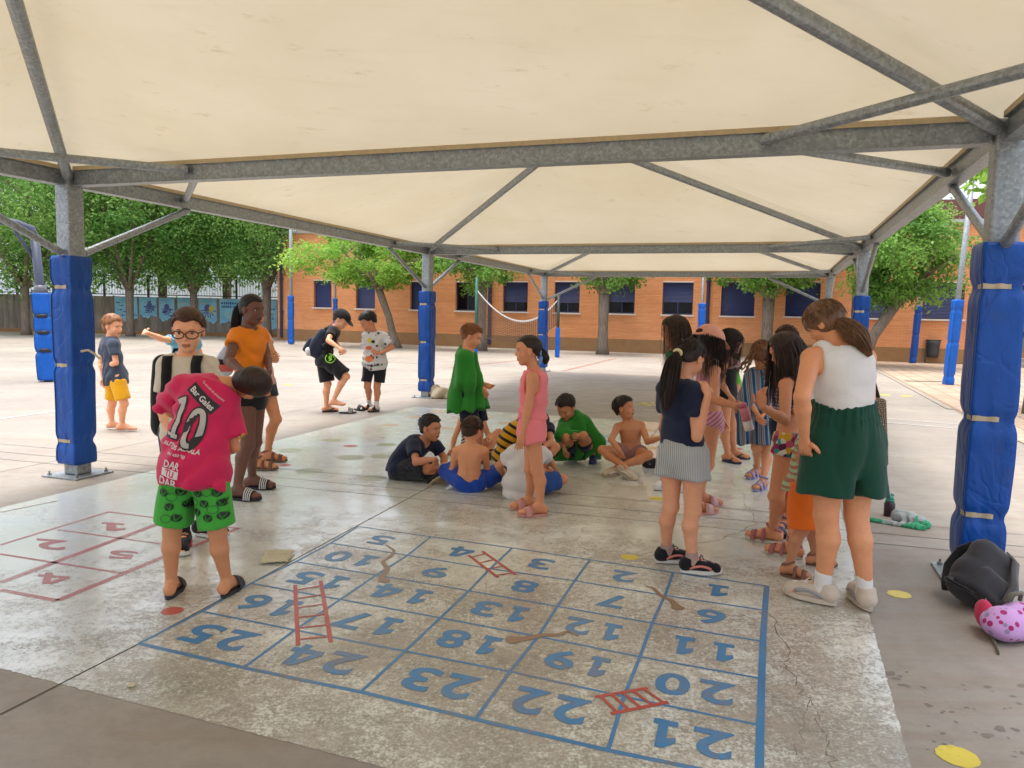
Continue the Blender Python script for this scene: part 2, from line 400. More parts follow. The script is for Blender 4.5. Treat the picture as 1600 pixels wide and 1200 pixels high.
# ball-court lines in the sun, a painted sun figure
cl = MB(); cr = MB()
for a, b in (((0, 800), (90, 782)), ((930, 630), (1060, 634)), ((1005, 640), (1100, 646)), ((1380, 654), (1560, 668)), ((1372, 659), (1520, 672)), ((0, 552), (150, 545)), ((0, 566), (300, 556)), ((330, 600), (700, 600)), ((640, 566), (840, 574)), ((0, 655), (160, 632)), ((900, 575), (1040, 582))):
    strip(lerp_line(gnd(*a), gnd(*b), 4), .05, .005, cl)
for a, b in (((440, 562), (660, 568)), ((880, 580), (962, 560)), ((700, 575), (812, 563)), ((930, 584), (1060, 590)), ((300, 548), (470, 558))):
    strip(lerp_line(gnd(*a), gnd(*b), 4), .05, .006, cr)
tag(cl.build('court_line', M_wht), kind='structure'); tag(cr.build('court_line', M_red), kind='structure')
sn = MB(); c0 = gnd(1020, 632)
for i in range(9):
    a = i * 2 * math.pi / 9; d = V3(math.cos(a), math.sin(a), 0); e = V3(-d[1], d[0], 0)
    sn.add([c0 + d * .12 + e * .06 + V3(0, 0, .006), c0 + d * .12 - e * .06 + V3(0, 0, .006), c0 + d * .38 + V3(0, 0, .006)], [(0, 1, 2)])
tag(sn.build('painted_sun', M_yel), kind='structure')
for u, v in ((1382, 617), (1416, 619), (450, 601)): dot(u, v, 8, M_yel)
# water spots drying on the bare concrete
wet = NT('wet concrete', .5, .3); wet.col(wet.mix(wet.noise(14, 4), '6b6359', '847b70'))
for i in range(40):
    if i < 8: u, v, r = 1395 + rng.uniform(-12, 32), 1062 + rng.uniform(-12, 14), rng.uniform(3, 9)
    else: u, v, r = rng.uniform(1440, 1600), rng.uniform(1070, 1190), rng.choice([2, 2, 3, 3, 4, 6, 9])
    c = gnd(u, v); rr = r / FPX * c[1] * .9; th = np.linspace(0, 2 * math.pi, 20, endpoint=False); a0 = rng.uniform(0, 6)
    k = rr * (1 + .22 * np.sin(2 * th + a0) + .13 * np.sin(3 * th + 2 * a0) + .03 * rng.normal(size=20))
    o = mk('water_spot', [(c[0] + q * math.cos(t) * 1.2, c[1] + q * math.sin(t), (.0006 + .00002 * i)) for q, t in zip(k, th)], [list(range(20))], wet.m); tag(o, kind='structure')
# ------------------------------------------------------------------ the shade structure
def galv():
    t = NT('galvanised steel', .42, .5, .55)
    a = t.n('ShaderNodeTexVoronoi'); t.l(t.mapped((1, 1, 1)), a.inputs['Vector']); a.inputs['Scale'].default_value = 55
    b = t.noise(18, 6, .7); k = t.math('ADD', t.math('MULTIPLY', a.outputs['Color'], .35), t.math('MULTIPLY', b, .65))
    c = t.ramp(k, [(.3, '7b8082'), (.5, '8f9597'), (.7, 'a5abad')])
    c = t.mix(t.math('MULTIPLY', t.ramp(t.noise(3.5, 6, .7), [(.56, 0.0), (.78, 1.0)]), .4), c, '7d6a52')
    t.col(c); t.l(t.ramp(b, [(.3, .32), (.7, .6)]), t.b.inputs['Roughness']); return t.m
M_galv = galv()
def canvas():
    t = NT('cream PVC canvas', .5, .3)
    n = t.noise(1.1, 6, .6); s = t.noise(2.0, 7, .7, vec=t.mapped((.5, 4, 4), (0, 0, .5)))
    c = t.mix(t.ramp(n, [(.35, 0.0), (.7, 1.0)]), 'cbbfa4', 'd2c7ae')
    c = t.mix(t.math('MULTIPLY', t.ramp(s, [(.54, 0.0), (.72, 1.0)]), .15), c, 'b09870')
    c = t.mix(t.math('MULTIPLY', t.ramp(t.noise(.32, 5, .6), [(.42, 0.0), (.68, 1.0)]), .35), c, 'c2b290')
    c = t.mix(t.math('MULTIPLY', t.ramp(t.noise(4.5, 7, .75, vec=t.mapped((.6, 1.4, 1), (0, 0, .8))), [(.60, 0.0), (.70, 1.0)]), .4), c, 'a08458')
    t.col(c)
    tr = t.n('ShaderNodeBsdfTranslucent'); t.l(c, tr.inputs[0]); mx = t.n('ShaderNodeMixShader'); mx.inputs[0].default_value = .225
    ou = t.t.nodes['Material Output']; t.l(t.b.outputs[0], mx.inputs[1]); t.l(tr.outputs[0], mx.inputs[2]); t.l(mx.outputs[0], ou.inputs[0])
    t.bump(t.noise(2.5, 4, .6), .25, .02); return t.m
M_canvas = canvas()
M_hem = mat('brown canvas hem', 'b3a07c', .7, .25, 30)
def vinyl(name, c):
    t = NT(name, .38, .3)
    n = t.noise(5, 6, .6, vec=t.mapped((1, 1, .45))); w = t.noise(14, 4, .6, vec=t.mapped((1.5, 1.5, .7), (.3, .2, .4)))
    cc = t.mix(t.ramp(n, [(.3, 0.0), (.7, 1.0)]), shade(c, .8), shade(c, 1.12))
    cc = t.mix(t.math('MULTIPLY', t.ramp(t.noise(2.6, 7, .78), [(.55, 0.0), (.75, 1.0)]), .45), cc, '36445c')
    t.col(cc); cre = t.ramp(t.math('ABSOLUTE', t.math('SUBTRACT', t.noise(3.2, 2, .5, vec=t.mapped((1.2, 1.2, .8), (.5, .4, .2)), dist=1.2), .5)), [(.0, 0.0), (.06, 1.0)]); t.bump(t.math('ADD', t.math('ADD', n, t.math('MULTIPLY', w, .5)), t.math('MULTIPLY', cre, .35)), .32, .03); return t.m
M_pad = vinyl('blue vinyl padding', '0b4899'); M_pad2 = vinyl('bright blue padding', '0f5cb8')
M_seam = mat('dark blue piping', '0d3468', .5, .1)
M_strap = mat('beige webbing strap', 'b3a487', .8, .2, 60, .2, 200)
base0 = S(SW / 2, 0)
shade_str = thing('shade_structure', tuple(base0), 'large galvanised steel shade structure with cream canvas roof over the painted floor', 'shade structure')
def post(u, v):
    m = MB(); w = .083
    c = S(u, v); m.box(c + V3(0, 0, (HB + .14) / 2 + .007), G1 * w, G2 * w, V3(0, 0, (HB + .14) / 2 - .008))
    p = m.build('post', M_galv, shade_str)
    bmod = p.modifiers.new('bevel', 'BEVEL'); bmod.width = .015; bmod.segments = 2
    b = MB(); b.box(c + V3(0, 0, .009), G1 * .21, G2 * .21, V3(0, 0, .008)); b.build('base_plate', M_galv, p)
    for i in (-1, 1):
        for j in (-1, 1):
            b = MB(); q = c + G1 * i * .165 + G2 * j * .165; b.tube([q + V3(0, 0, .016), q + V3(0, 0, .034)], .017, 6); b.tube([q + V3(0, 0, .034), q + V3(0, 0, .055)], .008, 6); b.build('bolt', M_galv, p)
def pad_mesh(center, ex, ey, hw, z0, z1, pinch, seed, n=48, rows=70, soft=.05, lean=(0, 0)):
    """a padded sleeve: rounded square, drawn in where the straps run"""
    r = np.random.default_rng(seed); th = np.arange(n) * 2 * math.pi / n
    sq = hw / np.maximum(np.abs(np.cos(th)), np.abs(np.sin(th))) ** .94
    ph = r.uniform(0, 6, 8); V = []
    for i in range(rows):
        f = i / (rows - 1); z = z0 + (z1 - z0) * f
        k = 1 + .012 * math.sin(5 * f + ph[0]) + .01 * math.sin(11 * f + ph[1])
        tw = .05 * math.sin(2.3 * f + ph[2])
        pin = sum(math.exp(-((z - p) / .045) ** 2) for p in pinch)
        k *= 1 - .15 * pin
        edge = min(f, 1 - f) * (z1 - z0); k *= 1 - .06 * math.exp(-(edge / .02) ** 2)
        ripple = 1 + (.008 + .04 * pin) * np.sin(9 * th + ph[3] + 4 * f) + .010 * np.sin(5 * th - 14 * f + ph[4]) + .022 * np.sin(2 * th + 5 * f + ph[5]) + .016 * np.sin(th + 9 * f + ph[6]) + .012 * (1 - 2 * np.abs(np.sin(3 * th + 7 * f + ph[7] + np.sin(12 * f))))
        rad = sq * k * ripple; a = th + tw
        V.append(center + V3(lean[0] * f, lean[1] * f, z)[None] + np.outer(rad * np.cos(a), ex) + np.outer(rad * np.sin(a), ey))
    V = np.concatenate(V)
    i, j = np.meshgrid(np.arange(rows - 1), np.arange(n), indexing='ij'); i, j = i.ravel(), j.ravel(); jn = (j + 1) % n
    F = np.stack([i * n + j, i * n + jn, (i + 1) * n + jn, (i + 1) * n + j], 1)
    return V, F, sq
def closed_ends(V, F, n, rows): return [list(map(int, f)) for f in F] + [list(range(n))[::-1], list(range((rows - 1) * n, rows * n))]
def pad(center, ex, ey, hw, z0, z1, pinch, seed, mt, parent, strap=True, name='padding', lean=(0, 0)):
    V, F, sq = pad_mesh(np.asarray(center), ex, ey, hw, z0, z1, pinch, seed, lean=lean)
    p = mk(name, V, closed_ends(V, F, 48, 70), mt, parent, smooth=True)
    R_ = V.reshape(70, 48, 3); c_ = R_.mean(1, keepdims=True); m = MB(); m.tube((c_ + (R_ - c_) * 1.004)[1:-1, 30], .005, 6); m.build('seam', M_seam, p, smooth=True)
    if strap:
        for zi, z in enumerate(pinch):
            th = np.arange(48) * 2 * math.pi / 48; m = MB(); f = (z - z0) / (z1 - z0)
            s0 = (seed * 7 + zi * 5) % 48; ids = [(26 + k) % 48 for k in range(0, 14)] if zi % 2 == 0 else [(24 + k) % 48 for k in range(0, 15)]
            R = V.reshape(70, 48, 3); k = int(round(f * 69)); ring = R[k]; c = ring.mean(0)
            A = [c + (ring[q] - c) * 1.03 + V3(0, 0, .02) for q in ids]; B = [c + (ring[q] - c) * 1.03 - V3(0, 0, .02) for q in ids]
            nn = len(ids); m.add(A + B, [(i, nn + i, nn + i + 1, i + 1) for i in range(nn - 1)]); m.build('strap', M_strap, p)
    return p
for r in range(-1, 3):
    for sd in (0, 1):
        u, v = sd * SW, r * SD
        post(u, v)
        if r >= 0:
            pz = {(0, 0): (.12, 2.05), (1, 0): (.12, 2.09)}.get((sd, r), (.12, 2.0))
            pad(S(u, v), G1, G2, .122 if (sd, r) != (1, 0) else .128, pz[0], pz[1], [.33, 1.05, 1.76] if (sd, r) != (1, 0) else [.42, 1.02, 1.82], 3 + 5 * r + sd, M_pad, shade_str)
pl_ = [o for o in shade_str.children if o.name.startswith('padding')]; Yl = S(0, 0)[1]
m = MB(); m.tube([atY(126, 549, Yl - .16), atY(138, 547, Yl - .15), atY(148, 553, Yl - .14), atY(156, 561, Yl - .14)], .012, 6, flat=.3); m.build('strap_end', M_strap, pl_[0])
def steel_beam(a, b, name='beam'):
    m = MB(); up = UP; d = unit(b - a); sx = np.cross(d, up)
    m.beam(a + V3(0, 0, .07), b + V3(0, 0, .07), .07, .126); m.beam(a + V3(0, 0, .0035), b + V3(0, 0, .0035), .112, .007); m.beam(a + V3(0, 0, .1365), b + V3(0, 0, .1365), .112, .007)
    m.build(name, M_galv, shade_str)
for r in range(-1, 3):
    steel_beam(S(.1, r * SD, HB), S(SW - .1, r * SD, HB))
    if r < 2:
        for u in (0, SW): steel_beam(S(u, r * SD + .1, HB), S(u, (r + 1) * SD - .1, HB))
ZA = 3.78
def tube(a, b, r, name, ends=True):
    m = MB(); m.tube([a, b], r, 14)
    if ends:
        d = unit(b - a)
        for p, s in ((a, 1), (b, -1)): m.tube([p + d * s * .03, p + d * s * .09], r * 1.12, 10)
    m.build(name, M_galv, shade_str, smooth=False)
for k in range(-1, 2):
    ap = S(SW / 2, (k + .5) * SD, ZA)
    for su in (0, 1):
        for sv in (0, 1):
            c = S(su * SW, (k + sv) * SD, HB + .06); e = unit(ap - c); tube(c + e * .12, ap, .046, 'hip_tube', False)
            sgn = 1 - 2 * sv; du = 1 - 2 * su; a_ = 1.4
            tube(S(su * SW + du * a_, (k + sv) * SD + sgn * .06, HB + .085), S(su * SW + du * .06, (k + sv) * SD + sgn * a_, HB + .085), .034, 'corner_brace')
            tube(S(su * SW, (k + sv) * SD + sgn * .11, 2.08), S(su * SW, (k + sv) * SD + sgn * 1.5, HB - .01), .033, 'knee_brace')
    m = MB(); m.tube([ap - V3(0, 0, .14), ap + V3(0, 0, .1)], .1, 14); m.build('apex_hub', M_galv, shade_str)
    # the canvas of this bay: a low tent, slack between the hips
    N = 64; q = np.linspace(-1, 1, N + 1); X, Y = np.meshgrid(q, q, indexing='ij'); f = 1 - np.maximum(np.abs(X), np.abs(Y))
    rr = 1 - np.abs(np.abs(X) - np.abs(Y)); hip = np.clip(rr, 0, 1)
    Z = HB + .155 + (ZA + .06 - HB - .155) * f - .10 * np.sin(np.pi * np.clip(f, 0, 1)) * (1 - hip ** 3) + .05 * hip ** 6 * np.sin(np.pi * f)
    Z += .030 * np.exp(-((hip - 1) / .12) ** 2) * np.sin(np.pi * f) + .010 * (1 - 2 * np.abs(np.sin(16 * (X - Y) + 3 * np.sin(4 * Y)))) * np.exp(-((np.abs(X) - 1) ** 2 + (np.abs(Y) - 1) ** 2) / .12) * np.clip(f * 12, 0, 1)
    Z += .012 * np.sin(5 * X + 3 * Y + k) * np.sin(np.pi * f) + .006 * np.sin(13 * X - 9 * Y) * np.sin(np.pi * f)
    P = np.array([S((x + 1) / 2 * SW, (k + (y + 1) / 2) * SD, z) for x, y, z in zip(X.ravel(), Y.ravel(), Z.ravel())])
    i, j = np.meshgrid(np.arange(N), np.arange(N), indexing='ij'); i, j = i.ravel(), j.ravel(); n = N + 1
    F = np.stack([i * n + j, (i + 1) * n + j, (i + 1) * n + j + 1, i * n + j + 1], 1)
    cv = mk('canvas_roof', P, F, M_canvas, shade_str, smooth=True)
    for a, b in ((S(0, k * SD), S(SW, k * SD)), (S(0, (k + 1) * SD), S(SW, (k + 1) * SD)), (S(0, k * SD), S(0, (k + 1) * SD)), (S(SW, k * SD), S(SW, (k + 1) * SD))):
        m = MB(); ins = unit(S(SW / 2, (k + .5) * SD) - (a + b) / 2) * .062; d = unit(b - a) * .12
        m.beam(a + ins + d + V3(0, 0, HB + .15), b + ins - d + V3(0, 0, HB + .15), .006, .035); m.build('canvas_hem', M_hem, cv)
for u, du in ((0, 1), (SW, -1)):
    tube(S(u + du * .11, 2 * SD, 2.05), S(u + du * 1.45, 2 * SD, HB - .01), .033, 'knee_brace')

# ------------------------------------------------------------------ the school building
def bricks():
    t = NT('orange brick', .8, .25)
    uv = t.n('ShaderNodeUVMap'); br = t.n('ShaderNodeTexBrick'); t.l(uv.outputs[0], br.inputs['Vector'])
    br.inputs['Color1'].default_value = lin('e89b62'); br.inputs['Color2'].default_value = lin('cf8250'); br.inputs['Mortar'].default_value = lin('a06a4c')
    br.inputs['Scale'].default_value = 1.0; br.inputs['Mortar Size'].default_value = .008; br.inputs['Brick Width'].default_value = .25; br.inputs['Row Height'].default_value = .065
    br.inputs['Bias'].default_value = -.1
    n = t.noise(.7, 5); rowv = t.noise(1.0, 4, .6, vec=t.mapped((.25, .25, 9)))
    c = t.mix(.5, br.outputs[0], t.mix(t.ramp(n, [(.3, 0.0), (.7, 1.0)]), 'db9260', 'eaa97a'), 'MIX')
    c = t.mix(t.math('MULTIPLY', t.ramp(rowv, [(.45, 0.0), (.7, 1.0)]), .3), c, 'b3683f')
    t.col(c); t.bump(br.outputs[1], .8, -.012); return t.m
M_brick = bricks()
M_plinth = mat('earth-stained render', '8f6a45', .9, .25, 3, .3, 40); M_plinth2 = mat('grey concrete plinth', '8c8377', .85, .2, 3, .2, 30)
M_navy = mat('navy painted metal', '1b2447', .4, .12, 20); M_shut = mat('navy roller shutter', '2b3663', .45, .12, 8)
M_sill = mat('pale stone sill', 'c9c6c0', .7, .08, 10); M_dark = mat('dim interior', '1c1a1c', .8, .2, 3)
M_coping = mat('grey coping', 'b3b0ab', .7, .1, 10); M_para = mat('maroon parapet sheet', '6b3d36', .5, .12, 6)
gl = NT('window glass', .06, .6); gl.col('20242a'); gl.b.inputs['Transmission Weight'].default_value = .25
M_glass = gl.m
FA, FB = atY(434, 490, 40.2), atY(1600, 490, 29.3)
FA = V3(FA[0], FA[1], 0); FB = V3(FB[0], FB[1], 0); FD = unit(FB - FA); FN = V3(FD[1], -FD[0], 0)     # outward, to the yard
if FN[1] > 0: FN = -FN
def onf(u, v, off=0.0):
    """the point of the facade plane seen at a picture point -> (distance along it, height)"""
    d = ray(u, v); P0 = FA + FN * off; t = ((P0 - CC) @ FN) / (d @ FN); p = CC + t * d
    return (p - FA) @ FD, p[2]
def fp(s, z, off=0.0): return FA + FD * s + FN * off + V3(0, 0, z)
bld = thing('school_building', tuple(fp(18, 0)), 'long single-storey orange brick school building with navy shutters', 'building')
LEN = 52.0; HT = 5.55
WIN = [(490, 518, 439, 480, 1), (556, 586, 440, 482, 1), (641, 667, 442, 484, 1), (712, 747, 443, 486, -1), (786, 824, 442, 487, .68), (867, 905, 441, 489, .68), (951, 991, 441, 490, .64),
       (1036, 1082, 441, 492, .62), (1128, 1178, 440, 494, 1), (1229, 1280, 440, 494, 1), (1333, 1388, 440, 496, 1), (1444, 1505, 440, 498, 1)]
def uv_wall(name, polys, parent, mt):
    """polys: lists of (s, z, off) with brick mapping along s and z"""
    V = []; F = []; UVs = []
    for q in polys:
        i = len(V); V += [fp(*p) for p in q]; F.append(list(range(i, i + len(q)))); UVs += [(p[0] + (p[2] if len(p) > 2 else 0), p[1]) for p in q]
    o = mk(name, V, F, mt, parent); l = o.data.uv_layers.new(name='UVMap')
    li = np.empty(len(o.data.loops), np.int32); o.data.loops.foreach_get('vertex_index', li)
    l.data.foreach_set('uv', np.array(UVs, np.float32)[li].ravel()); return o
def edge_rect(w):
    s0, za = onf(w[0], w[2]); s1, zb = onf(w[1], w[3]); zc = onf(w[1], w[2])[1]; zd = onf(w[0], w[3])[1]
    return s0, s1, (zb + zd) / 2, (za + zc) / 2
RECT = [edge_rect(w) for w in WIN]
zs = np.mean([r[2] for r in RECT]); ztop = np.mean([r[3] for r in RECT])
RECT = [(r[0], r[1], .5 * r[2] + .5 * zs, .5 * r[3] + .5 * ztop) for r in RECT]
dr_s, _ = onf(1586, 470); DOOR = (dr_s, dr_s + 1.9, .35, ztop)
op = [(*r, 'w') for r in RECT] + [(*DOOR, 'd')]
for k in range(5): op.append((DOOR[1] + 2 + 3.1 * k, DOOR[1] + 3.5 + 3.1 * k, zs, ztop, 'x'))
xs = 0.0; polys = []
for s0, s1, z0, z1, kd in op:
    polys += [[(xs, .0, 0), (s0, .0, 0), (s0, HT, 0), (xs, HT, 0)], [(s0, 0, 0), (s1, 0, 0), (s1, z0, 0), (s0, z0, 0)], [(s0, z1, 0), (s1, z1, 0), (s1, HT, 0), (s0, HT, 0)]]
    dp = -.28
    polys += [[(s0, z0, 0), (s0, z0, dp), (s0, z1, dp), (s0, z1, 0)], [(s1, z0, dp), (s1, z0, 0), (s1, z1, 0), (s1, z1, dp)], [(s0, z1, 0), (s0, z1, dp), (s1, z1, dp), (s1, z1, 0)], [(s0, z0, dp), (s0, z0, 0), (s1, z0, 0), (s1, z0, dp)]]
    xs = s1
polys.append([(xs, 0, 0), (LEN, 0, 0), (LEN, HT, 0), (xs, HT, 0)])
wall_o = uv_wall('wall', polys, bld, M_brick)
uv_wall('end_wall', [[(0, 0, 0), (0, 0, -12), (0, HT, -12), (0, HT, 0)][::-1], [(LEN, 0, 0), (LEN, 0, -12), (LEN, HT, -12), (LEN, HT, 0)]], bld, M_brick)
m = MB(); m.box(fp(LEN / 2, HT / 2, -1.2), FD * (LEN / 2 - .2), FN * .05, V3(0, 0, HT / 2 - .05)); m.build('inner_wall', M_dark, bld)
m = MB(); m.box(fp(LEN / 2, .3, .03), FD * LEN / 2, FN * .03, V3(0, 0, .3)); m.build('plinth', M_plinth, bld)
m = MB(); m.box(fp(LEN / 2, HT + .05, -.12), FD * (LEN / 2 + .05), FN * .2, V3(0, 0, .06)); m.build('coping', M_coping, bld)
m = MB(); m.box(fp(LEN / 2, HT + .5, -.9), FD * (LEN / 2 - .6), FN * .1, V3(0, 0, .5)); m.box(fp(LEN / 2, HT + .06, -6.3), FD * (LEN / 2 - .3), FN * 5.3, V3(0, 0, .05)); m.build('roof', M_para, bld)
def shutter(s0, s1, z0, z1, parent):
    V = []; F = []; n = max(2, int((z1 - z0) / .055)); zz = np.linspace(z1, z0, n + 1)
    m = MB()
    for a, b in zip(zz[:-1], zz[1:]):
        c = (a + b) / 2; h = (a - b)
        m.add([fp(s0, a - .004, -.165), fp(s1, a - .004, -.165), fp(s1, c, -.150), fp(s0, c, -.150), fp(s0, b + .004, -.165), fp(s1, b + .004, -.165), fp(s0, b - .001, -.172), fp(s1, b - .001, -.172)], [(0, 3, 2, 1), (3, 4, 5, 2), (4, 6, 7, 5)])
    return m.build('shutter', M_shut, parent)
for (s0, s1, z0, z1, kd), w in zip(op, WIN + [None] * 20):
    if kd == 'd': continue
    m = MB(); t_ = .06
    for a in ((s0 + t_ / 2, (z0 + z1) / 2, t_ / 2, (z1 - z0) / 2), (s1 - t_ / 2, (z0 + z1) / 2, t_ / 2, (z1 - z0) / 2), ((s0 + s1) / 2, z0 + t_ / 2, (s1 - s0) / 2 - t_, t_ / 2), ((s0 + s1) / 2, z1 - t_ / 2, (s1 - s0) / 2 - t_, t_ / 2), ((s0 + s1) / 2, (z0 + z1) / 2, .03, (z1 - z0) / 2 - t_)):
        m.box(fp(a[0], a[1], -.2), FD * a[2], FN * .03, V3(0, 0, a[3]))
    wo_ = m.build('window', M_navy, bld)
    for a, b in ((s0 + t_, (s0 + s1) / 2 - .03), ((s0 + s1) / 2 + .03, s1 - t_)):
        if w and w[4] == -1 and a == s0 + t_: continue
        mk('pane', [fp(a, z0 + t_, -.205), fp(b, z0 + t_, -.205), fp(b, z1 - t_, -.205), fp(a, z1 - t_, -.205)], [(0, 1, 2, 3)], M_glass, wo_)
    sl = MB(); sl.box(fp((s0 + s1) / 2, z0 - .035, .0), FD * ((s1 - s0) / 2 + .06), FN * .08, V3(0, 0, .03)); sl.build('sill', M_sill, wo_)
    li_ = MB(); li_.box(fp((s0 + s1) / 2, z1 + .025, .012), FD * ((s1 - s0) / 2), FN * .02, V3(0, 0, .022)); li_.build('lintel', M_sill, wo_)
    k = 1.0 if w is None else w[4]
    if k > 0: shutter(s0 + .01, s1 - .01, z0 + .01 if k == 1 else z1 - (z1 - z0) * k, z1, wo_)
s0, s1, z0, z1 = DOOR
m = MB(); m.box(fp((s0 + s1) / 2, (z0 + z1) / 2, -.22), FD * .05, FN * .04, V3(0, 0, (z1 - z0) / 2))
for zz in (z0 + .12, 1.25, 2.35, z1 - .1): m.box(fp((s0 + s1) / 2, zz, -.22), FD * (s1 - s0) / 2, FN * .035, V3(0, 0, .1))
dro = m.build('door', M_navy, bld)
mk('pane', [fp(s0, z0, -.24), fp(s1, z0, -.24), fp(s1, z1, -.24), fp(s0, z1, -.24)], [(0, 1, 2, 3)], mat('frosted pane', '6f7464', .3, .1, 4), dro)
for i in range(2):
    m = MB(); m.box(fp((s0 + s1) / 2 + .4, .09 + .16 * i, .5 - .25 * i), FD * 1.9, FN * (.62 - .25 * i), V3(0, 0, .08)); m.build('doorstep', M_plinth2, bld)
for u in (441, 766, 1106):
    s, _ = onf(u, 480); m = MB(); m.tube([fp(s, .15, .09), fp(s, HT - .1, .09)], .075 if u != 766 else .09, 10)
    for zz in (1.5, 3.2, 4.6): m.box(fp(s, zz, .06), FD * .11, FN * .07, V3(0, 0, .02))
    m.build('downpipe', M_navy, bld)

# ------------------------------------------------------------------ yard wall, mural boards, fence, far shed
M_wall = NT('weathered concrete wall', .85, .3)
_t = M_wall; _n = _t.noise(.8, 6, .65); _s = _t.noise(2.2, 6, .7, vec=_t.mapped((1.2, 1.2, .12)))
_t.col(_t.mix(_t.math('MULTIPLY', _t.ramp(_s, [(.42, 0.0), (.7, 1.0)]), .7), _t.ramp(_n, [(.3, '83796e'), (.7, '9f9488')]), '463d35')); _t.bump(_t.noise(12, 5), .2, .01)
WA = atY(-330, 480, 45.0); WB = atY(437, 480, 44.0); WA[2] = WB[2] = 0; WD = unit(WB - WA); WN = V3(WD[1], -WD[0], 0); WN = WN if WN[1] < 0 else -WN
WH = 2.18
def wp(s, z, off=0.0): return WA + WD * s + WN * off + V3(0, 0, z)
def onw(u, v):
    d = ray(u, v); t = ((WA - CC) @ WN) / (d @ WN); p = CC + t * d; return (p - WA) @ WD, p[2]
wl = np.linalg.norm(WB - WA)
yw = thing('yard_wall', tuple(wp(wl / 2, 0)), 'weathered grey concrete wall along the back of the yard under the trees', 'wall')
k = 0; s = 0
while s < wl:
    e = min(wl, s + 3.0); m = MB(); m.box(wp((s + e) / 2, WH / 2, -.12), WD * ((e - s) / 2 - .006), WN * .12, V3(0, 0, WH / 2)); m.build('wall_panel', M_wall.m, yw); s = e
m = MB(); m.box(wp(wl / 2, .1, .25), WD * wl / 2, WN * .25, V3(0, 0, .1)); m.build('footing', M_plinth, yw)
fn = thing('railing_fence', tuple(wp(wl / 2, WH)), 'dark green metal railing fence on top of the yard wall', 'fence')
M_rail = mat('dark green railing paint', '18231d', .5, .15, 20)
for q in np.arange(.8, wl, 2.6):
    m = MB(); m.box(wp(q, WH + .65, -.12), WD * .05, WN * .05, V3(0, 0, .65)); m.build('post', M_rail, fn)
for zz in (.12, 1.2):
    m = MB(); m.box(wp(wl / 2, WH + zz, -.12), WD * wl / 2, WN * .02, V3(0, 0, .025)); m.build('rail', M_rail, fn)
m = MB()
for q in np.arange(.1, wl, .16): m.tube([wp(q, WH + .12, -.12), wp(q, WH + 1.2, -.12)], .011, 4, False)
tag(m.build('bars', M_rail, fn), kind='stuff')
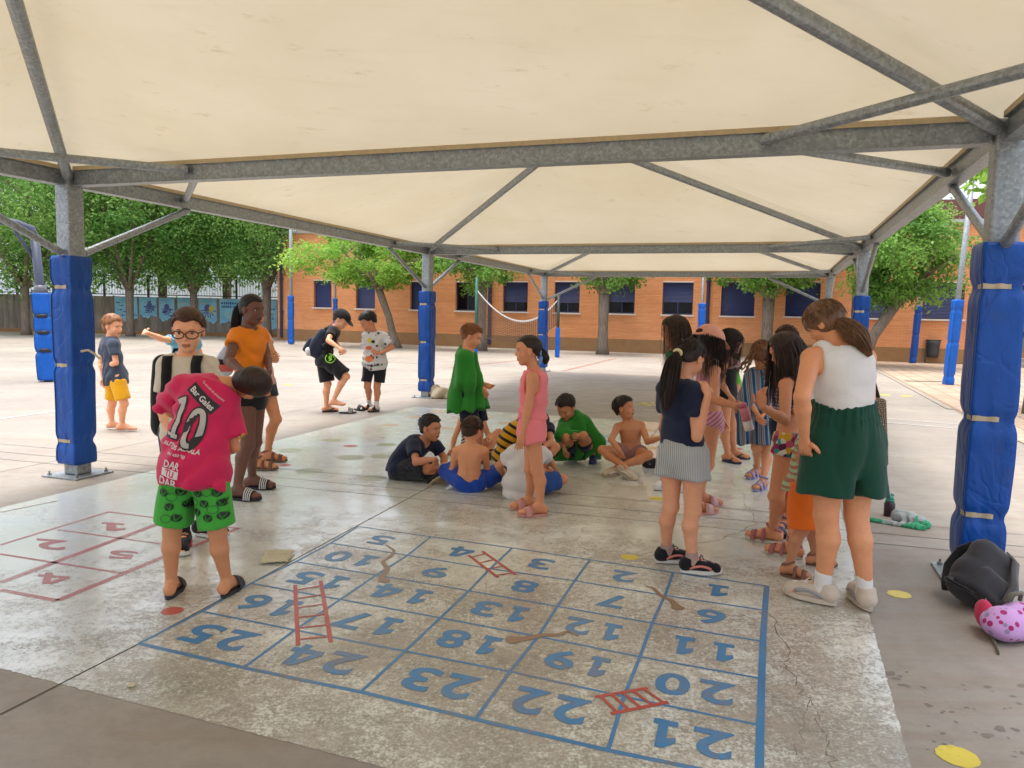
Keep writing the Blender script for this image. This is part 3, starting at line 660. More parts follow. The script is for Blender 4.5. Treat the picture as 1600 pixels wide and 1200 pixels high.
# mural boards with sea creatures, each a flat painted board hung on the wall
def mural_mat():
    t = NT('pale blue mural paint', .6, .3); t.col(t.mix(t.ramp(t.noise(1.2, 4), [(.35, 0.0), (.65, 1.0)]), '74b4d0', '9dcfe2')); return t.m
M_mural = mural_mat(); M_oct = mat('violet mural paint', '5a5a9a', .6, .1); M_ylm = mat('yellow mural paint', 'd6c44a', .6, .1); M_nvm = mat('navy mural lettering', '2b5088', .6, .1); M_blk = mat('black print', '15161a', .5, .1)
LABM = ['with small fish, leftmost, beside the tree trunk', 'with a violet octopus next to the left trunk', 'with a small pale squid in the middle', 'with a large violet octopus and yellow sun', 'with navy lettering above yellow fish', 'without lettering at the building corner']
for i, (u0, u1, vb) in enumerate(((178, 216, 500), (216, 246, 495), (246, 275, 500), (276, 309, 499), (309, 340, 503), (342, 384, 505), (386, 434, 516))):
    if i == 2: u0, u1 = 247, 274
    lab = ['pale blue mural board with small fish, leftmost on the yard wall', 'pale blue mural board with a violet octopus beside the left tree trunk', 'pale blue mural board with a small pale squid between two trunks', 'blank-looking pale blue mural board mostly behind the boy with glasses', 'pale blue mural board with violet octopus and yellow sun', 'pale blue mural board with navy lettering and yellow fish', 'plain pale blue mural board ending at the brick building'][i]
    s0, zt = onw(u0, 464); s1, _ = onw(u1, 464); zb = onw((u0 + u1) / 2, vb)[1]; zt = min(zt, WH - .05) + .02 * (i % 2); s0 += .05; s1 -= .05
    th = thing('mural_board', tuple(wp((s0 + s1) / 2, zb)), lab, 'mural')
    n = 14; B = [(s0 + (s1 - s0) * t, zb + .09 * math.sin(t * 9 + i) + .05 * math.sin(t * 21)) for t in np.linspace(0, 1, n)]
    ring = B + [(s1, zt), (s0, zt)]; L = len(ring)
    V = [wp(a, b, .03) for a, b in ring] + [wp(a, b, .002) for a, b in ring]
    mk('board', V, [list(range(L))] + [[j, (j + 1) % L, L + (j + 1) % L, L + j] for j in range(L)], M_mural, th)
    cx, cz = (s0 + s1) / 2, (zb + zt) / 2
    if i in (1, 4, 2):
        m = MB(); k = 1.0 if i == 4 else .75; c = (cx + .1 * (i == 1), cz + .12)
        m.add([wp(c[0] + .2 * k * math.cos(a), c[1] + .24 * k * math.sin(a), .034) for a in np.linspace(0, 2 * math.pi, 18, endpoint=False)], [list(range(18))])
        for q in range(7):
            a = math.pi * (1.05 + .15 * q); P = [(c[0] + (.15 + .06 * w_) * k * math.cos(a) + .05 * math.sin(w_ * 1.6 + q), c[1] - .08 + (.15 + .08 * w_) * k * math.sin(a)) for w_ in range(6)]
            for p, r_ in zip(P[:-1], P[1:]):
                d = np.array([r_[0] - p[0], r_[1] - p[1]]); nn = np.array([-d[1], d[0]]) / (np.hypot(*d) + 1e-6) * .028
                m.add([wp(p[0] + nn[0], p[1] + nn[1], .034), wp(p[0] - nn[0], p[1] - nn[1], .034), wp(r_[0] - nn[0], r_[1] - nn[1], .034), wp(r_[0] + nn[0], r_[1] + nn[1], .034)], [(0, 1, 2, 3)])
        m.build('octopus_painting', M_oct, th)
    m = MB()
    for q in range(6):
        x, z = rng.uniform(s0 + .15, s1 - .15), rng.uniform(zb + .2, zt - .2); a = rng.choice([-1, 1]); m.add([wp(x + .10 * a, z, .036), wp(x, z + .05, .036), wp(x - .09 * a, z, .036), wp(x - .15 * a, z + .05, .036), wp(x - .15 * a, z - .05, .036), wp(x - .09 * a, z, .036), wp(x, z - .05, .036)], [(0, 1, 2, 6), (5, 4, 3)])
    if i == 4: m.add([wp(s1 - .3 + .17 * math.cos(a), zt - .55 + .17 * math.sin(a), .035) for a in np.linspace(0, 2 * math.pi, 16, endpoint=False)], [list(range(16))])
    tag(m.build('fish_painting', M_ylm if i in (4, 5, 3) else M_nvm, th), kind='stuff')
    if i == 5:
        m = MB()
        for row in range(2):
            x = s0 + .15
            while x < s1 - .2:
                w_ = rng.uniform(.06, .11); m.box(wp(x, zt - .25 - .2 * row, .034), WD * w_ / 2, WN * .002, V3(0, 0, rng.uniform(.045, .07))); x += w_ + .04
        m.build('lettering', M_nvm, th)
# far pale shed and parasol behind the fence
fs = thing('far_shed', tuple(wp(wl - 6, 0, -22)), 'pale grey industrial shed beyond the fence', 'building')
m = MB(); m.box(wp(wl - 14, 3.1, -24), WD * 21, WN * 5, V3(0, 0, 3.1)); m.build('wall', mat('pale shed cladding', 'c9d2d8', .6, .06, 2), fs)
m = MB(); m.box(wp(wl - 14, 6.35, -24), WD * 21.3, WN * 5.3, V3(0, 0, .12)); m.build('roof', mat('shed roof', 'a9b2ba', .6, .1, 2), fs)
pa = thing('parasol', tuple(gnd(394, 505)), 'grey parasol standing beyond the yard wall', 'parasol')
pc = wp(onw(398, 480)[0] + .6, 0, -5); pa.location = tuple(pc)
m = MB(); m.tube([pc, pc + V3(0, 0, 3.4)], .03, 6); m.build('pole', M_galv, pa)
m = MB(); R = [pc + V3(1.5 * math.cos(a), 1.5 * math.sin(a), 2.85) for a in np.arange(10) * math.pi / 5]; m.add(R + [pc + V3(0, 0, 3.42)], [(i, (i + 1) % 10, 10) for i in range(10)]); m.build('canopy', mat('grey parasol cloth', '8d8a86', .9, .1), pa)
# ------------------------------------------------------------------ trees
def leafmat(name, c, c2, trans=.35):
    t = NT(name, .5, .35); a = t.n('ShaderNodeAttribute', attribute_name='tone')
    col = t.mix(a.outputs['Fac'], c, c2); t.col(col)
    tr = t.n('ShaderNodeBsdfTranslucent'); t.l(col, tr.inputs[0]); mx = t.n('ShaderNodeMixShader'); mx.inputs[0].default_value = trans
    t.l(t.b.outputs[0], mx.inputs[1]); t.l(tr.outputs[0], mx.inputs[2]); t.l(mx.outputs[0], t.t.nodes['Material Output'].inputs[0]); return t.m
M_leafd = leafmat('dark green leaves', '447a2e', 'a8cc70', .5); M_leafl = leafmat('light green leaves', '6b9a35', 'a9cc5e', .5); M_leafm = leafmat('mid green leaves', '4c7a30', '94bd58', .5)
def barkmat():
    t = NT('grey-brown bark', .9, .2); n = t.noise(6, 6, .7, vec=t.mapped((3, 3, .5))); t.col(t.ramp(n, [(.3, '5d5045'), (.7, '8f8071')])); t.bump(n, .6, .03); return t.m
M_bark = barkmat()
def tree(base, h, rx, ry, zlo, ztop, mt, label, seed, nclump=110, nleaf=75, leaf=.17, tr=.17, fork=None, lean=(0, 0), group=None, droop=.5):
    r = np.random.default_rng(seed); b = np.asarray(base, float); b[2] = 0
    th = thing('leafy_tree', tuple(b), label, 'tree', group)
    fork = fork or zlo + .1
    m = MB(); top = b + V3(lean[0], lean[1], fork)
    m.tube([b + V3(0, 0, -.05), b + V3(lean[0] * .2, lean[1] * .2, fork * .15), b + V3(lean[0] * .45, lean[1] * .45, fork * .5), top], [tr * 1.35, tr * 1.02, tr * .9, tr * 1.0], 12)
    tips = []
    for i in range(6):
        a = i * 2 * math.pi / 6 + r.uniform(-.3, .3); e = top + V3(math.cos(a) * rx * .5, math.sin(a) * ry * .5, (ztop - fork) * r.uniform(.25, .6)); mid = top + (e - top) * .45 + V3(0, 0, -.12)
        m.tube([top - V3(0, 0, .15), mid, e], [tr * .62, tr * .42, tr * .2], 8); tips.append(e)
        for k in range(3):
            e2 = e + V3(r.normal() * rx * .3, r.normal() * ry * .3, r.uniform(.1, .35) * (ztop - fork)); m.tube([e - (e - mid) * .2, e2], [tr * .2, tr * .07], 5)
    m.build('trunk', M_bark, th, smooth=True)
    # clumps through the crown's volume, then leaves round each clump
    C = []; mid = (zlo + ztop) / 2; hz = (ztop - zlo) / 2
    while len(C) < nclump:
        p = r.uniform(-1, 1, 3); d = np.linalg.norm(p)
        if d > 1 or r.uniform() > .25 + .75 * d ** 1.5: continue
        q = 1 + .26 * math.sin(3 * math.atan2(p[1], p[0]) + seed) + .18 * math.sin(5 * p[2] + seed) + .10 * r.normal()
        C.append([p[0] * rx * q, p[1] * ry * q, p[2] * hz])
    C = np.array(C) + top * V3(1, 1, 0) + V3(0, 0, mid)
    n = nclump * nleaf; ci = np.repeat(np.arange(nclump), nleaf); cs = r.uniform(.35, .8, nclump)[ci][:, None] * min(rx, hz) * .27
    o = r.normal(size=(n, 3)) * cs * V3(1, 1, .6); P = C[ci] + o
    ax = r.normal(size=(n, 3)) * V3(1, 1, .5); ax[:, 2] -= droop; ax += o / (np.linalg.norm(o, axis=1)[:, None] + 1e-6) * .7; ax /= np.linalg.norm(ax, axis=1)[:, None]
    sd = np.cross(ax, r.normal(size=(n, 3))); sd /= np.linalg.norm(sd, axis=1)[:, None] + 1e-9
    L = leaf * (r.uniform(.75, 1.3, nclump)[ci] * r.uniform(.6, 1.25, n))[:, None]; W = L * .27
    nr = np.cross(ax, sd)
    V = np.stack([P, P + ax * L * .45 + sd * W + nr * L * .06, P + ax * L, P + ax * L * .45 - sd * W + nr * L * .06], 1).reshape(-1, 3)
    F = np.arange(4 * n).reshape(-1, 4)
    cr = mk('crown', V, F, mt, th)
    at = cr.data.attributes.new('tone', 'FLOAT', 'FACE'); tone = np.clip(r.uniform(0, 1, nclump)[ci] ** 1.6 * .75 + r.uniform(0, 1, n) * .35 - .05, 0, 1); at.data.foreach_set('value', tone.astype(np.float32))
    return th
def gpt(u, v): return gnd(u, v)
def tr_px(u, Y, rpx, vlo, vtop, mt, label, seed, **k):
    """trunk at picture column u and distance Y, crown half width rpx, from height vlo up to vtop"""
    p = atY(u, 490, Y); zl = atY(u, vlo, Y)[2]; zt = atY(u, vtop, Y)[2]; r = rpx * Y / FPX
    return tree((p[0], p[1], 0), zt, r, r * .9, zl, zt, mt, label, seed, **k)
TG = 'trees lining the yard'
tr_px(203, 41, 105, 446, 195, M_leafd, 'dark leafy tree in front of the leftmost mural boards', 11, nclump=165, nleaf=200, leaf=.18, tr=.21, fork=2.5, group=TG)
tr_px(303, 42, 90, 446, 215, M_leafd, 'dark leafy tree behind the boy with glasses', 12, nclump=135, nleaf=200, leaf=.18, tr=.19, fork=2.4, group=TG)
tr_px(417, 41, 92, 442, 235, M_leafd, 'dark leafy tree at the corner of brick building', 13, nclump=135, nleaf=200, leaf=.18, tr=.24, fork=2.7, group=TG)
tr_px(40, 40, 135, 446, 165, M_leafd, 'dark leafy tree behind the basketball post', 14, nclump=185, nleaf=200, leaf=.18, tr=.21, fork=2.5, group=TG)
tr_px(-150, 42, 120, 446, 165, M_leafd, 'dark leafy tree at the far left edge', 15, nclump=200, nleaf=70, leaf=.3, tr=.3, group=TG)
for i, u in enumerate((90, 255, 355)):
    tr_px(u, 52, 115, 440, 190 + 15 * i, M_leafd, ['tall dark tree beyond the fence behind the left post', 'tall dark tree beyond the fence, middle of three', 'tall dark tree beyond the fence nearest the brick building'][i], 41 + i, nclump=140, nleaf=100, leaf=.3, tr=.3, fork=3.5, group='trees beyond the fence')
tr_px(622, 34, 112, 446, 345, M_leafl, 'bright light green tree between shuttered windows left of centre', 16, nclump=135, nleaf=170, leaf=.15, tr=.17, fork=2.7, droop=.3, lean=(-.9, 0), group=TG)
tr_px(752, 33, 76, 455, 330, M_leafm, 'tree with forked trunk beside the green net post', 17, nclump=90, nleaf=150, leaf=.15, tr=.24, fork=3.0, group=TG)
tr_px(943, 32, 62, 452, 330, M_leafm, 'slender forked tree right of the volleyball net', 18, nclump=70, nleaf=150, leaf=.15, tr=.23, fork=2.5, group=TG)
tr_px(1200, 31, 88, 455, 330, M_leafm, 'broad forked tree behind the woman in white', 19, nclump=130, nleaf=150, leaf=.15, tr=.25, fork=2.5, group=TG)
tr_px(1342, 27, 98, 470, 315, M_leafm, 'broad tree in front of the building right of centre', 20, nclump=120, nleaf=220, leaf=.135, tr=.2, fork=2.3, lean=(1.3, 0), group=TG)
tr_px(1625, 13.5, 125, 345, 120, M_leafl, 'bright leafy tree behind the right-hand padded post', 21, nclump=70, nleaf=60, leaf=.2, tr=.12, fork=3.6, droop=.6, group=TG)

# ------------------------------------------------------------------ poles, net, hoop, bin
def pole(u, vbase, vtop, rad, pad_v, label, seed, mt=None, hw=.1, lean=0.0, pmt=None, Y=None, lamp=False):
    b = gnd(u, vbase) if Y is None else atY(u, 500, Y) * V3(1, 1, 0); Yd = b[1]
    zt = atY(u, vtop, Yd)[2]; t = thing('lamp_post' if lamp else 'steel_pole', tuple(b), label, 'lamp post' if lamp else 'pole')
    m = MB(); m.tube([b, b + V3(lean * zt, 0, zt)], rad, 12); m.build('pole', mt or M_galv, t, smooth=True)
    if pad_v:
        z0 = max(.02, atY(u, pad_v[1], Yd)[2]); z1 = atY(u, pad_v[0], Yd)[2]; n = 3
        pad(b + V3(lean * z0, 0, 0), V3(1, 0, 0), V3(0, 1, 0), hw, z0, z1, [z0 + (z1 - z0) * f for f in (.1, .5, .88)], seed, pmt or M_pad2, t, False, lean=(lean * (z1 - z0), 0))
    if lamp:
        c = b + V3(lean * zt, 0, zt); m = MB(); m.tube([c, c + V3(0, 0, .1)], .07, 10); m.tube([c + V3(0, 0, .5), c + V3(0, 0, .58)], [.2, .05], 12); m.build('fitting', M_navy, t)
        gm = NT('lamp globe', .08, .5); gm.col('d6d9d6'); gm.b.inputs['Transmission Weight'].default_value = .7
        m = MB(); m.tube([c + V3(0, 0, .1), c + V3(0, 0, .25), c + V3(0, 0, .5)], [.1, .22, .24], 14); m.build('globe', gm.m, t, smooth=True)
    return t
pole(455, 538, 300, .075, (462, 537), 'tall galvanised pole with blue padding left of building corner', 31, hw=.12)
pole(524, 541, 330, .05, (466, 541), 'thin pole with short blue padding behind the boy in cap', 32, hw=.09, Y=36)
pole(1096, 540, 380, .05, (474, 540), 'pole with blue padding beside the navy downpipe in the middle', 33, hw=.12, Y=29.5)
pole(1426, 568, 396, .055, (478, 568), 'lamp post with glass lantern and blue padding by the litter bin', 34, hw=.1, lean=.04, pmt=M_pad, lamp=True)
pole(1481, 602, 250, .065, (468, 602), 'tall galvanised pole with loose bright blue padding on the paving', 35, hw=.105, lean=.045)
# basketball post, padding taped with black bands
hb = gnd(76, 596); hp = thing('basketball_post', tuple(hb), 'dark basketball post with taped blue padding behind the left post', 'basketball post')
zt = atY(62, 366, hb[1])[2]; zp = atY(72, 458, hb[1])[2]; M_hoop = mat('slate grey paint', '3d4356', .45, .1, 10)
m = MB(); xl = (62 - 76) / FPX * hb[1]; top = hb + V3(xl, 0, zt)
m.tube([hb, hb + V3(xl * .55, 0, zp), top], .085, 12); m.build('pole', M_hoop, hp, smooth=True)
m = MB(); e = atY(-60, 335, hb[1] - 1.2); m.tube([top - V3(0, 0, .1), top + V3(-.05, 0, .1), top + V3(-.3, -.1, .2), e], .08, 12); m.tube([top - V3(0, 0, .55), top + V3(-.42, -.1, .2)], .04, 8); m.build('arm', M_hoop, hp, smooth=True)
m = MB(); m.box(e + V3(-.1, -.1, .15), V3(.02, 0, 0), V3(0, .8, 0), V3(0, 0, .5)); m.build('backboard', M_sill, hp)
zz = [.03, .25, .62, 1.02, 1.4, zp]
pp = pad(hb + V3(xl * .1, 0, 0), V3(.9, .4, 0), V3(-.4, .9, 0), .165, .03, zp, [.62, 1.02, 1.38], 44, M_pad2, hp, False, lean=(xl * .35, 0))
M_tape = mat('black tape', '1f1e1f', .35, .3, 40)
for z in (.66, 1.03, 1.37):
    m = MB(); c = hb + V3(xl * (.1 + .35 * z / zp), 0, z); m.tube([c - V3(0, 0, .035), c + V3(0, 0, .035)], .18, 20); m.build('tape_band', M_tape, pp, smooth=True)
m = MB(); c = hb + V3(xl * .55, 0, zp); m.tube([c - V3(0, 0, .06), c + V3(0, 0, .1), c + V3(0, 0, .16)], [.17, .12, .1], 16); m.build('tape_collar', mat('grey plastic wrap', '5c5c60', .3, .3, 30), pp, smooth=True)
# volleyball net
NY = 30.0; M_gpost = mat('green post paint', '1e5a48', .5, .12)
n0 = atY(744, 500, NY) * V3(1, 1, 0); n1 = atY(872, 500, NY - 1.0) * V3(1, 1, 0)
for b, u, vt, vp, lab, mt in ((n0, 743, 433, 546, 'green volleyball net post on the left with blue base', M_gpost), (n1, 871, 460, 512, 'dark volleyball net post on the right with blue padding', M_rail)):
    t = thing('net_post', tuple(b), lab, 'net post'); zt = atY(u, vt, b[1])[2]
    m = MB(); m.tube([b, b + V3(0, 0, zt)], .06, 10); m.build('pole', mt, t, smooth=True)
    z1 = atY(u, vp, b[1])[2]; pad(b, V3(1, 0, 0), V3(0, 1, 0), .085, .02, z1, [z1 * .4], 51, M_pad2, t, False)
net = thing('volleyball_net', tuple((n0 + n1) / 2), 'sagging volleyball net with white top band', 'net')
def netp(f, g):
    """f along, g from top to bottom"""
    p = n0 + (n1 - n0) * f + V3(0, -.02, 0); vt = 450 + (468 - 450) * f + 41 * 4 * f * (1 - f) * (1 + .15 * (f - .5)) ; vb = 520 + (506 - 520) * f + 26 * 4 * f * (1 - f) * .8
    u = 744 + (871 - 744) * f; return atY(u, vt + (vb - vt) * g, p[1])
m = MB(); n = 24; A = [netp(f, 0) for f in np.linspace(0, 1, n)]; m.add(A + [a - V3(0, 0, .07) for a in A] , [(i, i + 1, n + i + 1, n + i) for i in range(n - 1)]); m.build('top_band', mat('white net tape', 'd9d8d2', .7, .05), net)
m = MB()
for f in np.linspace(0, 1, 42): m.tube([netp(f, g) for g in np.linspace(0.02, 1, 6)], .009, 3, False)
for g in np.linspace(.06, 1, 15): m.tube([netp(f, g) for f in np.linspace(0, 1, 24)], .009 if g < .99 else .016, 3, False)
tag(m.build('mesh', mat('brown net cord', '5a4334', .8, .1), net), kind='stuff')
# litter bin
bb = gnd(1456, 568); bn = thing('litter_bin', tuple(bb), 'dark grey tilting litter bin on two legs against the brick wall', 'litter bin'); k = bb[1] / FPX
M_bin = mat('charcoal bin metal', '34363a', .5, .15, 30)
m = MB(); z0, z1 = 10 * k, 36 * k; P = np.linspace(0, 1, 6); m.tube([bb + V3(0, 0, z0 + (z1 - z0) * f) for f in P], [8 * k + 2 * k * f for f in P], 18); m.build('basket', M_bin, bn, smooth=True)
m = MB(); m.tube([bb + V3(0, 0, z1 - .01), bb + V3(0, 0, z1 + .03)], 10.6 * k, 18, cap=False); m.build('rim', M_rail, bn)
for s in (-1, 1):
    m = MB(); m.tube([bb + V3(s * 11 * k, 0, 0), bb + V3(s * 11 * k, 0, 34 * k)], .025, 8); m.build('leg', M_bin, bn)
m = MB(); m.tube([bb + V3(-11 * k, 0, 13 * k), bb + V3(11 * k, 0, 13 * k)], .02, 6); m.build('crossbar', M_bin, bn)

# ------------------------------------------------------------------ paving of small slabs at the right
pvA = gnd(1372, 578); pvB = gnd(1592, 694); pd = unit(pvB - pvA); pn = V3(-pd[1], pd[0], 0); pn = pn if pn[0] > 0 else -pn
M_tile = NT('pink-grey paving slab', .7, .3)
_oi = M_tile.n('ShaderNodeObjectInfo'); M_tile.col(M_tile.mix(M_tile.math('MULTIPLY', M_tile.noise(6, 4), .8), M_tile.mix(_oi.outputs['Random'], 'a58d77', 'bda791'), '8f7a67')); M_tile.bump(M_tile.noise(60, 4), .15, .004)
pv = mk('pavement', [pvA - pd * 16 + V3(0, 0, .006), pvA + pd * 16 + V3(0, 0, .006), pvA + pd * 16 + pn * 30 + V3(0, 0, .006), pvA - pd * 16 + pn * 30 + V3(0, 0, .006)], [(0, 1, 2, 3)], mat('sandy joint', '84705c', .9, .2, 9), base=None); tag(pv, kind='structure')
kb = MB(); q = 0.0
for i in range(24):
    a = pvA + pd * (-10 + i * .92); kb.box(a + pd * .45 - pn * .06 + V3(0, 0, .008), pd * .45, pn * .055, V3(0, 0, .008))
kb.build('kerb_edge', M_plinth2, pv)
ts = .4; cand = []
for i in range(-30, 75):
    for j in range(0, 70):
        c = pvA + pd * (i * ts * 1.0 + .2) + pn * (j * ts + .25); d = c - CC; zc = d @ CF
        if zc < 2: continue
        u = 800 + FPX * (d @ CR) / zc; v = 600 - FPX * (d @ CU) / zc
        if 1340 < u < (1640 if v > 640 else 1900) and v < 820 and c[1] < 33: cand.append((-v if u < 1610 else 0, tuple(c), u))
cand.sort(); shared = None; many = MB()
for i, (v, c, u) in enumerate(cand):
    h = .011
    if i < 300:
        if shared is None:
            t = MB(); w = ts / 2 - .012; t.add([*(np.array([sx * w * pd + sy * w * pn + V3(0, 0, -h) for sx, sy in ((-1, -1), (1, -1), (1, 1), (-1, 1))])), *(np.array([sx * (w - .008) * pd + sy * (w - .008) * pn + V3(0, 0, 0) for sx, sy in ((-1, -1), (1, -1), (1, 1), (-1, 1))]))], [(4, 5, 6, 7), (0, 1, 5, 4), (1, 2, 6, 5), (2, 3, 7, 6), (3, 0, 4, 7)])
            shared = new_mesh('paving_slab', np.concatenate(t.V), t.F, M_tile.m)
        o = bpy.data.objects.new('paving_slab', shared); COL.objects.link(o); o.parent = pv; o.location = (c[0], c[1], .015 + rng.uniform(0, .003))
    else:
        w = ts / 2 - .012; many.box(np.array(c) + V3(0, 0, .010), pd * w, pn * w, V3(0, 0, .004))
if many.n: tag(many.build('paving_slabs_far', M_tile.m, pv), kind='stuff')
dr = MB(); c = gnd(1446, 597); dr.box(c + V3(0, 0, .02), V3(.55, 0, 0), V3(0, .1, 0), V3(0, 0, .006)); dr.build('drain_grate', M_joint, pv)
# ------------------------------------------------------------------ figures: distance fields meshed by surface nets
def smin(a, b, k):
    h = np.clip(.5 + .5 * (b - a) / k, 0, 1); return b + (a - b) * h - k * h * (1 - h)
def smax(a, b, k): return -smin(-a, -b, k)
def rcone(P, a, b, ra, rb):
    ba = (b - a).astype(np.float32); q = P - a.astype(np.float32); t = np.clip(q @ ba / max(1e-9, float(ba @ ba)), 0, 1)
    d = q - t[:, None] * ba; return np.sqrt(np.einsum('ij,ij->i', d, d)) - (ra + (rb - ra) * t)
def ellip(P, c, r, A):
    """A rows: axes"""
    q = (P - c.astype(np.float32)) @ np.asarray(A, np.float32).T; r = np.asarray(r, np.float32)
    k0 = np.linalg.norm(q / r, axis=1); k1 = np.linalg.norm(q / (r * r), axis=1) + 1e-9; return k0 * (k0 - 1) / k1
def wob(P, f, s=0.0):
    return (np.sin(P[:, 0] * f + 1.7 * s + 1.3 * np.sin(P[:, 2] * f * .6 + s)) * np.sin(P[:, 1] * f * 1.1 + 2.1 * s) + np.sin(P[:, 2] * f * .8 + P[:, 0] * f * .5 + s) * .6)
def ridge(P, f, d, s=0.0):
    """creases that come and go"""
    d = unit(np.asarray(d, float)).astype(np.float32); u = P @ d; v = P @ np.roll(d, 1); m = np.clip(.25 + wob(P, 7.5, s + 1), 0, 1)
    return (1 - 2 * np.abs(np.sin(f * u * .5 + 1.6 * np.sin(f * .22 * v + s) + s))) * m
def surface_nets(fn, lo, hi, h):
    lo = np.asarray(lo, float); B = 6
    nb = np.ceil((np.asarray(hi, float) - lo) / (h * B)).astype(int) + 1; n = nb * B + 1
    cb = np.stack(np.meshgrid(*[np.arange(k) for k in nb], indexing='ij'), -1).reshape(-1, 3)
    dc = fn((lo + (cb + .5) * B * h).astype(np.float32))
    D = np.repeat(np.repeat(np.repeat(np.where(dc > 0, 1.0, -1.0).reshape(nb), B, 0), B, 1), B, 2)
    D = np.pad(D, ((0, 1),) * 3, mode='edge').astype(np.float32)
    act = cb[np.abs(dc) < B * h * 1.35]
    g = np.stack(np.meshgrid(*[np.arange(B + 1)] * 3, indexing='ij'), -1).reshape(-1, 3)
    I = (act[:, None, :] * B + g[None]).reshape(-1, 3)
    key = (I[:, 0] * n[1] + I[:, 1]) * n[2] + I[:, 2]; key = np.unique(key)
    I = np.stack([key // (n[1] * n[2]), key // n[2] % n[1], key % n[2]], 1)
    D[I[:, 0], I[:, 1], I[:, 2]] = fn((lo + I * h).astype(np.float32))
    D[[0, -1]] = 1; D[:, [0, -1]] = 1; D[:, :, [0, -1]] = 1
    Sg = D < 0
    c = [Sg[i:n[0]-1+i, j:n[1]-1+j, k:n[2]-1+k] for i in (0, 1) for j in (0, 1) for k in (0, 1)]
    cnt = sum(x.astype(np.int8) for x in c); cell = (cnt > 0) & (cnt < 8)
    idx = np.argwhere(cell); vid = np.full(cell.shape, -1, np.int64); vid[cell] = np.arange(len(idx))
    off = np.array([(i, j, k) for i in (0, 1) for j in (0, 1) for k in (0, 1)])
    dv = np.stack([D[idx[:, 0] + o[0], idx[:, 1] + o[1], idx[:, 2] + o[2]] for o in off], 1)
    acc = np.zeros((len(idx), 3)); w = np.zeros(len(idx))
    for a in range(8):
        for b in range(a + 1, 8):
            if np.abs(off[a] - off[b]).sum() != 1: continue
            cr = (dv[:, a] < 0) != (dv[:, b] < 0); t = dv[:, a] / np.where(cr, dv[:, a] - dv[:, b], 1)
            p = off[a] + t[:, None] * (off[b] - off[a]); acc += np.where(cr[:, None], p, 0); w += cr
    V = lo + (idx + acc / w[:, None]) * h
    Q = []
    for ax in range(3):
        s0 = [slice(None)] * 3; s1 = [slice(None)] * 3; s0[ax] = slice(0, n[ax] - 1); s1[ax] = slice(1, n[ax])
        a, b = Sg[tuple(s0)], Sg[tuple(s1)]; E = np.argwhere(a != b); u, v = (ax + 1) % 3, (ax + 2) % 3
        E = E[(E[:, u] > 0) & (E[:, v] > 0) & (E[:, u] < n[u] - 1) & (E[:, v] < n[v] - 1)]
        if not len(E): continue
        def at(du, dv_):
            e = E.copy(); e[:, u] -= du; e[:, v] -= dv_; return vid[e[:, 0], e[:, 1], e[:, 2]]
        q = np.stack([at(1, 1), at(0, 1), at(0, 0), at(1, 0)], 1); fl = ~a[E[:, 0], E[:, 1], E[:, 2]]
        q[fl] = q[fl][:, ::-1]; Q.append(q)
    F = np.concatenate(Q); return V, F[(F >= 0).all(1)]

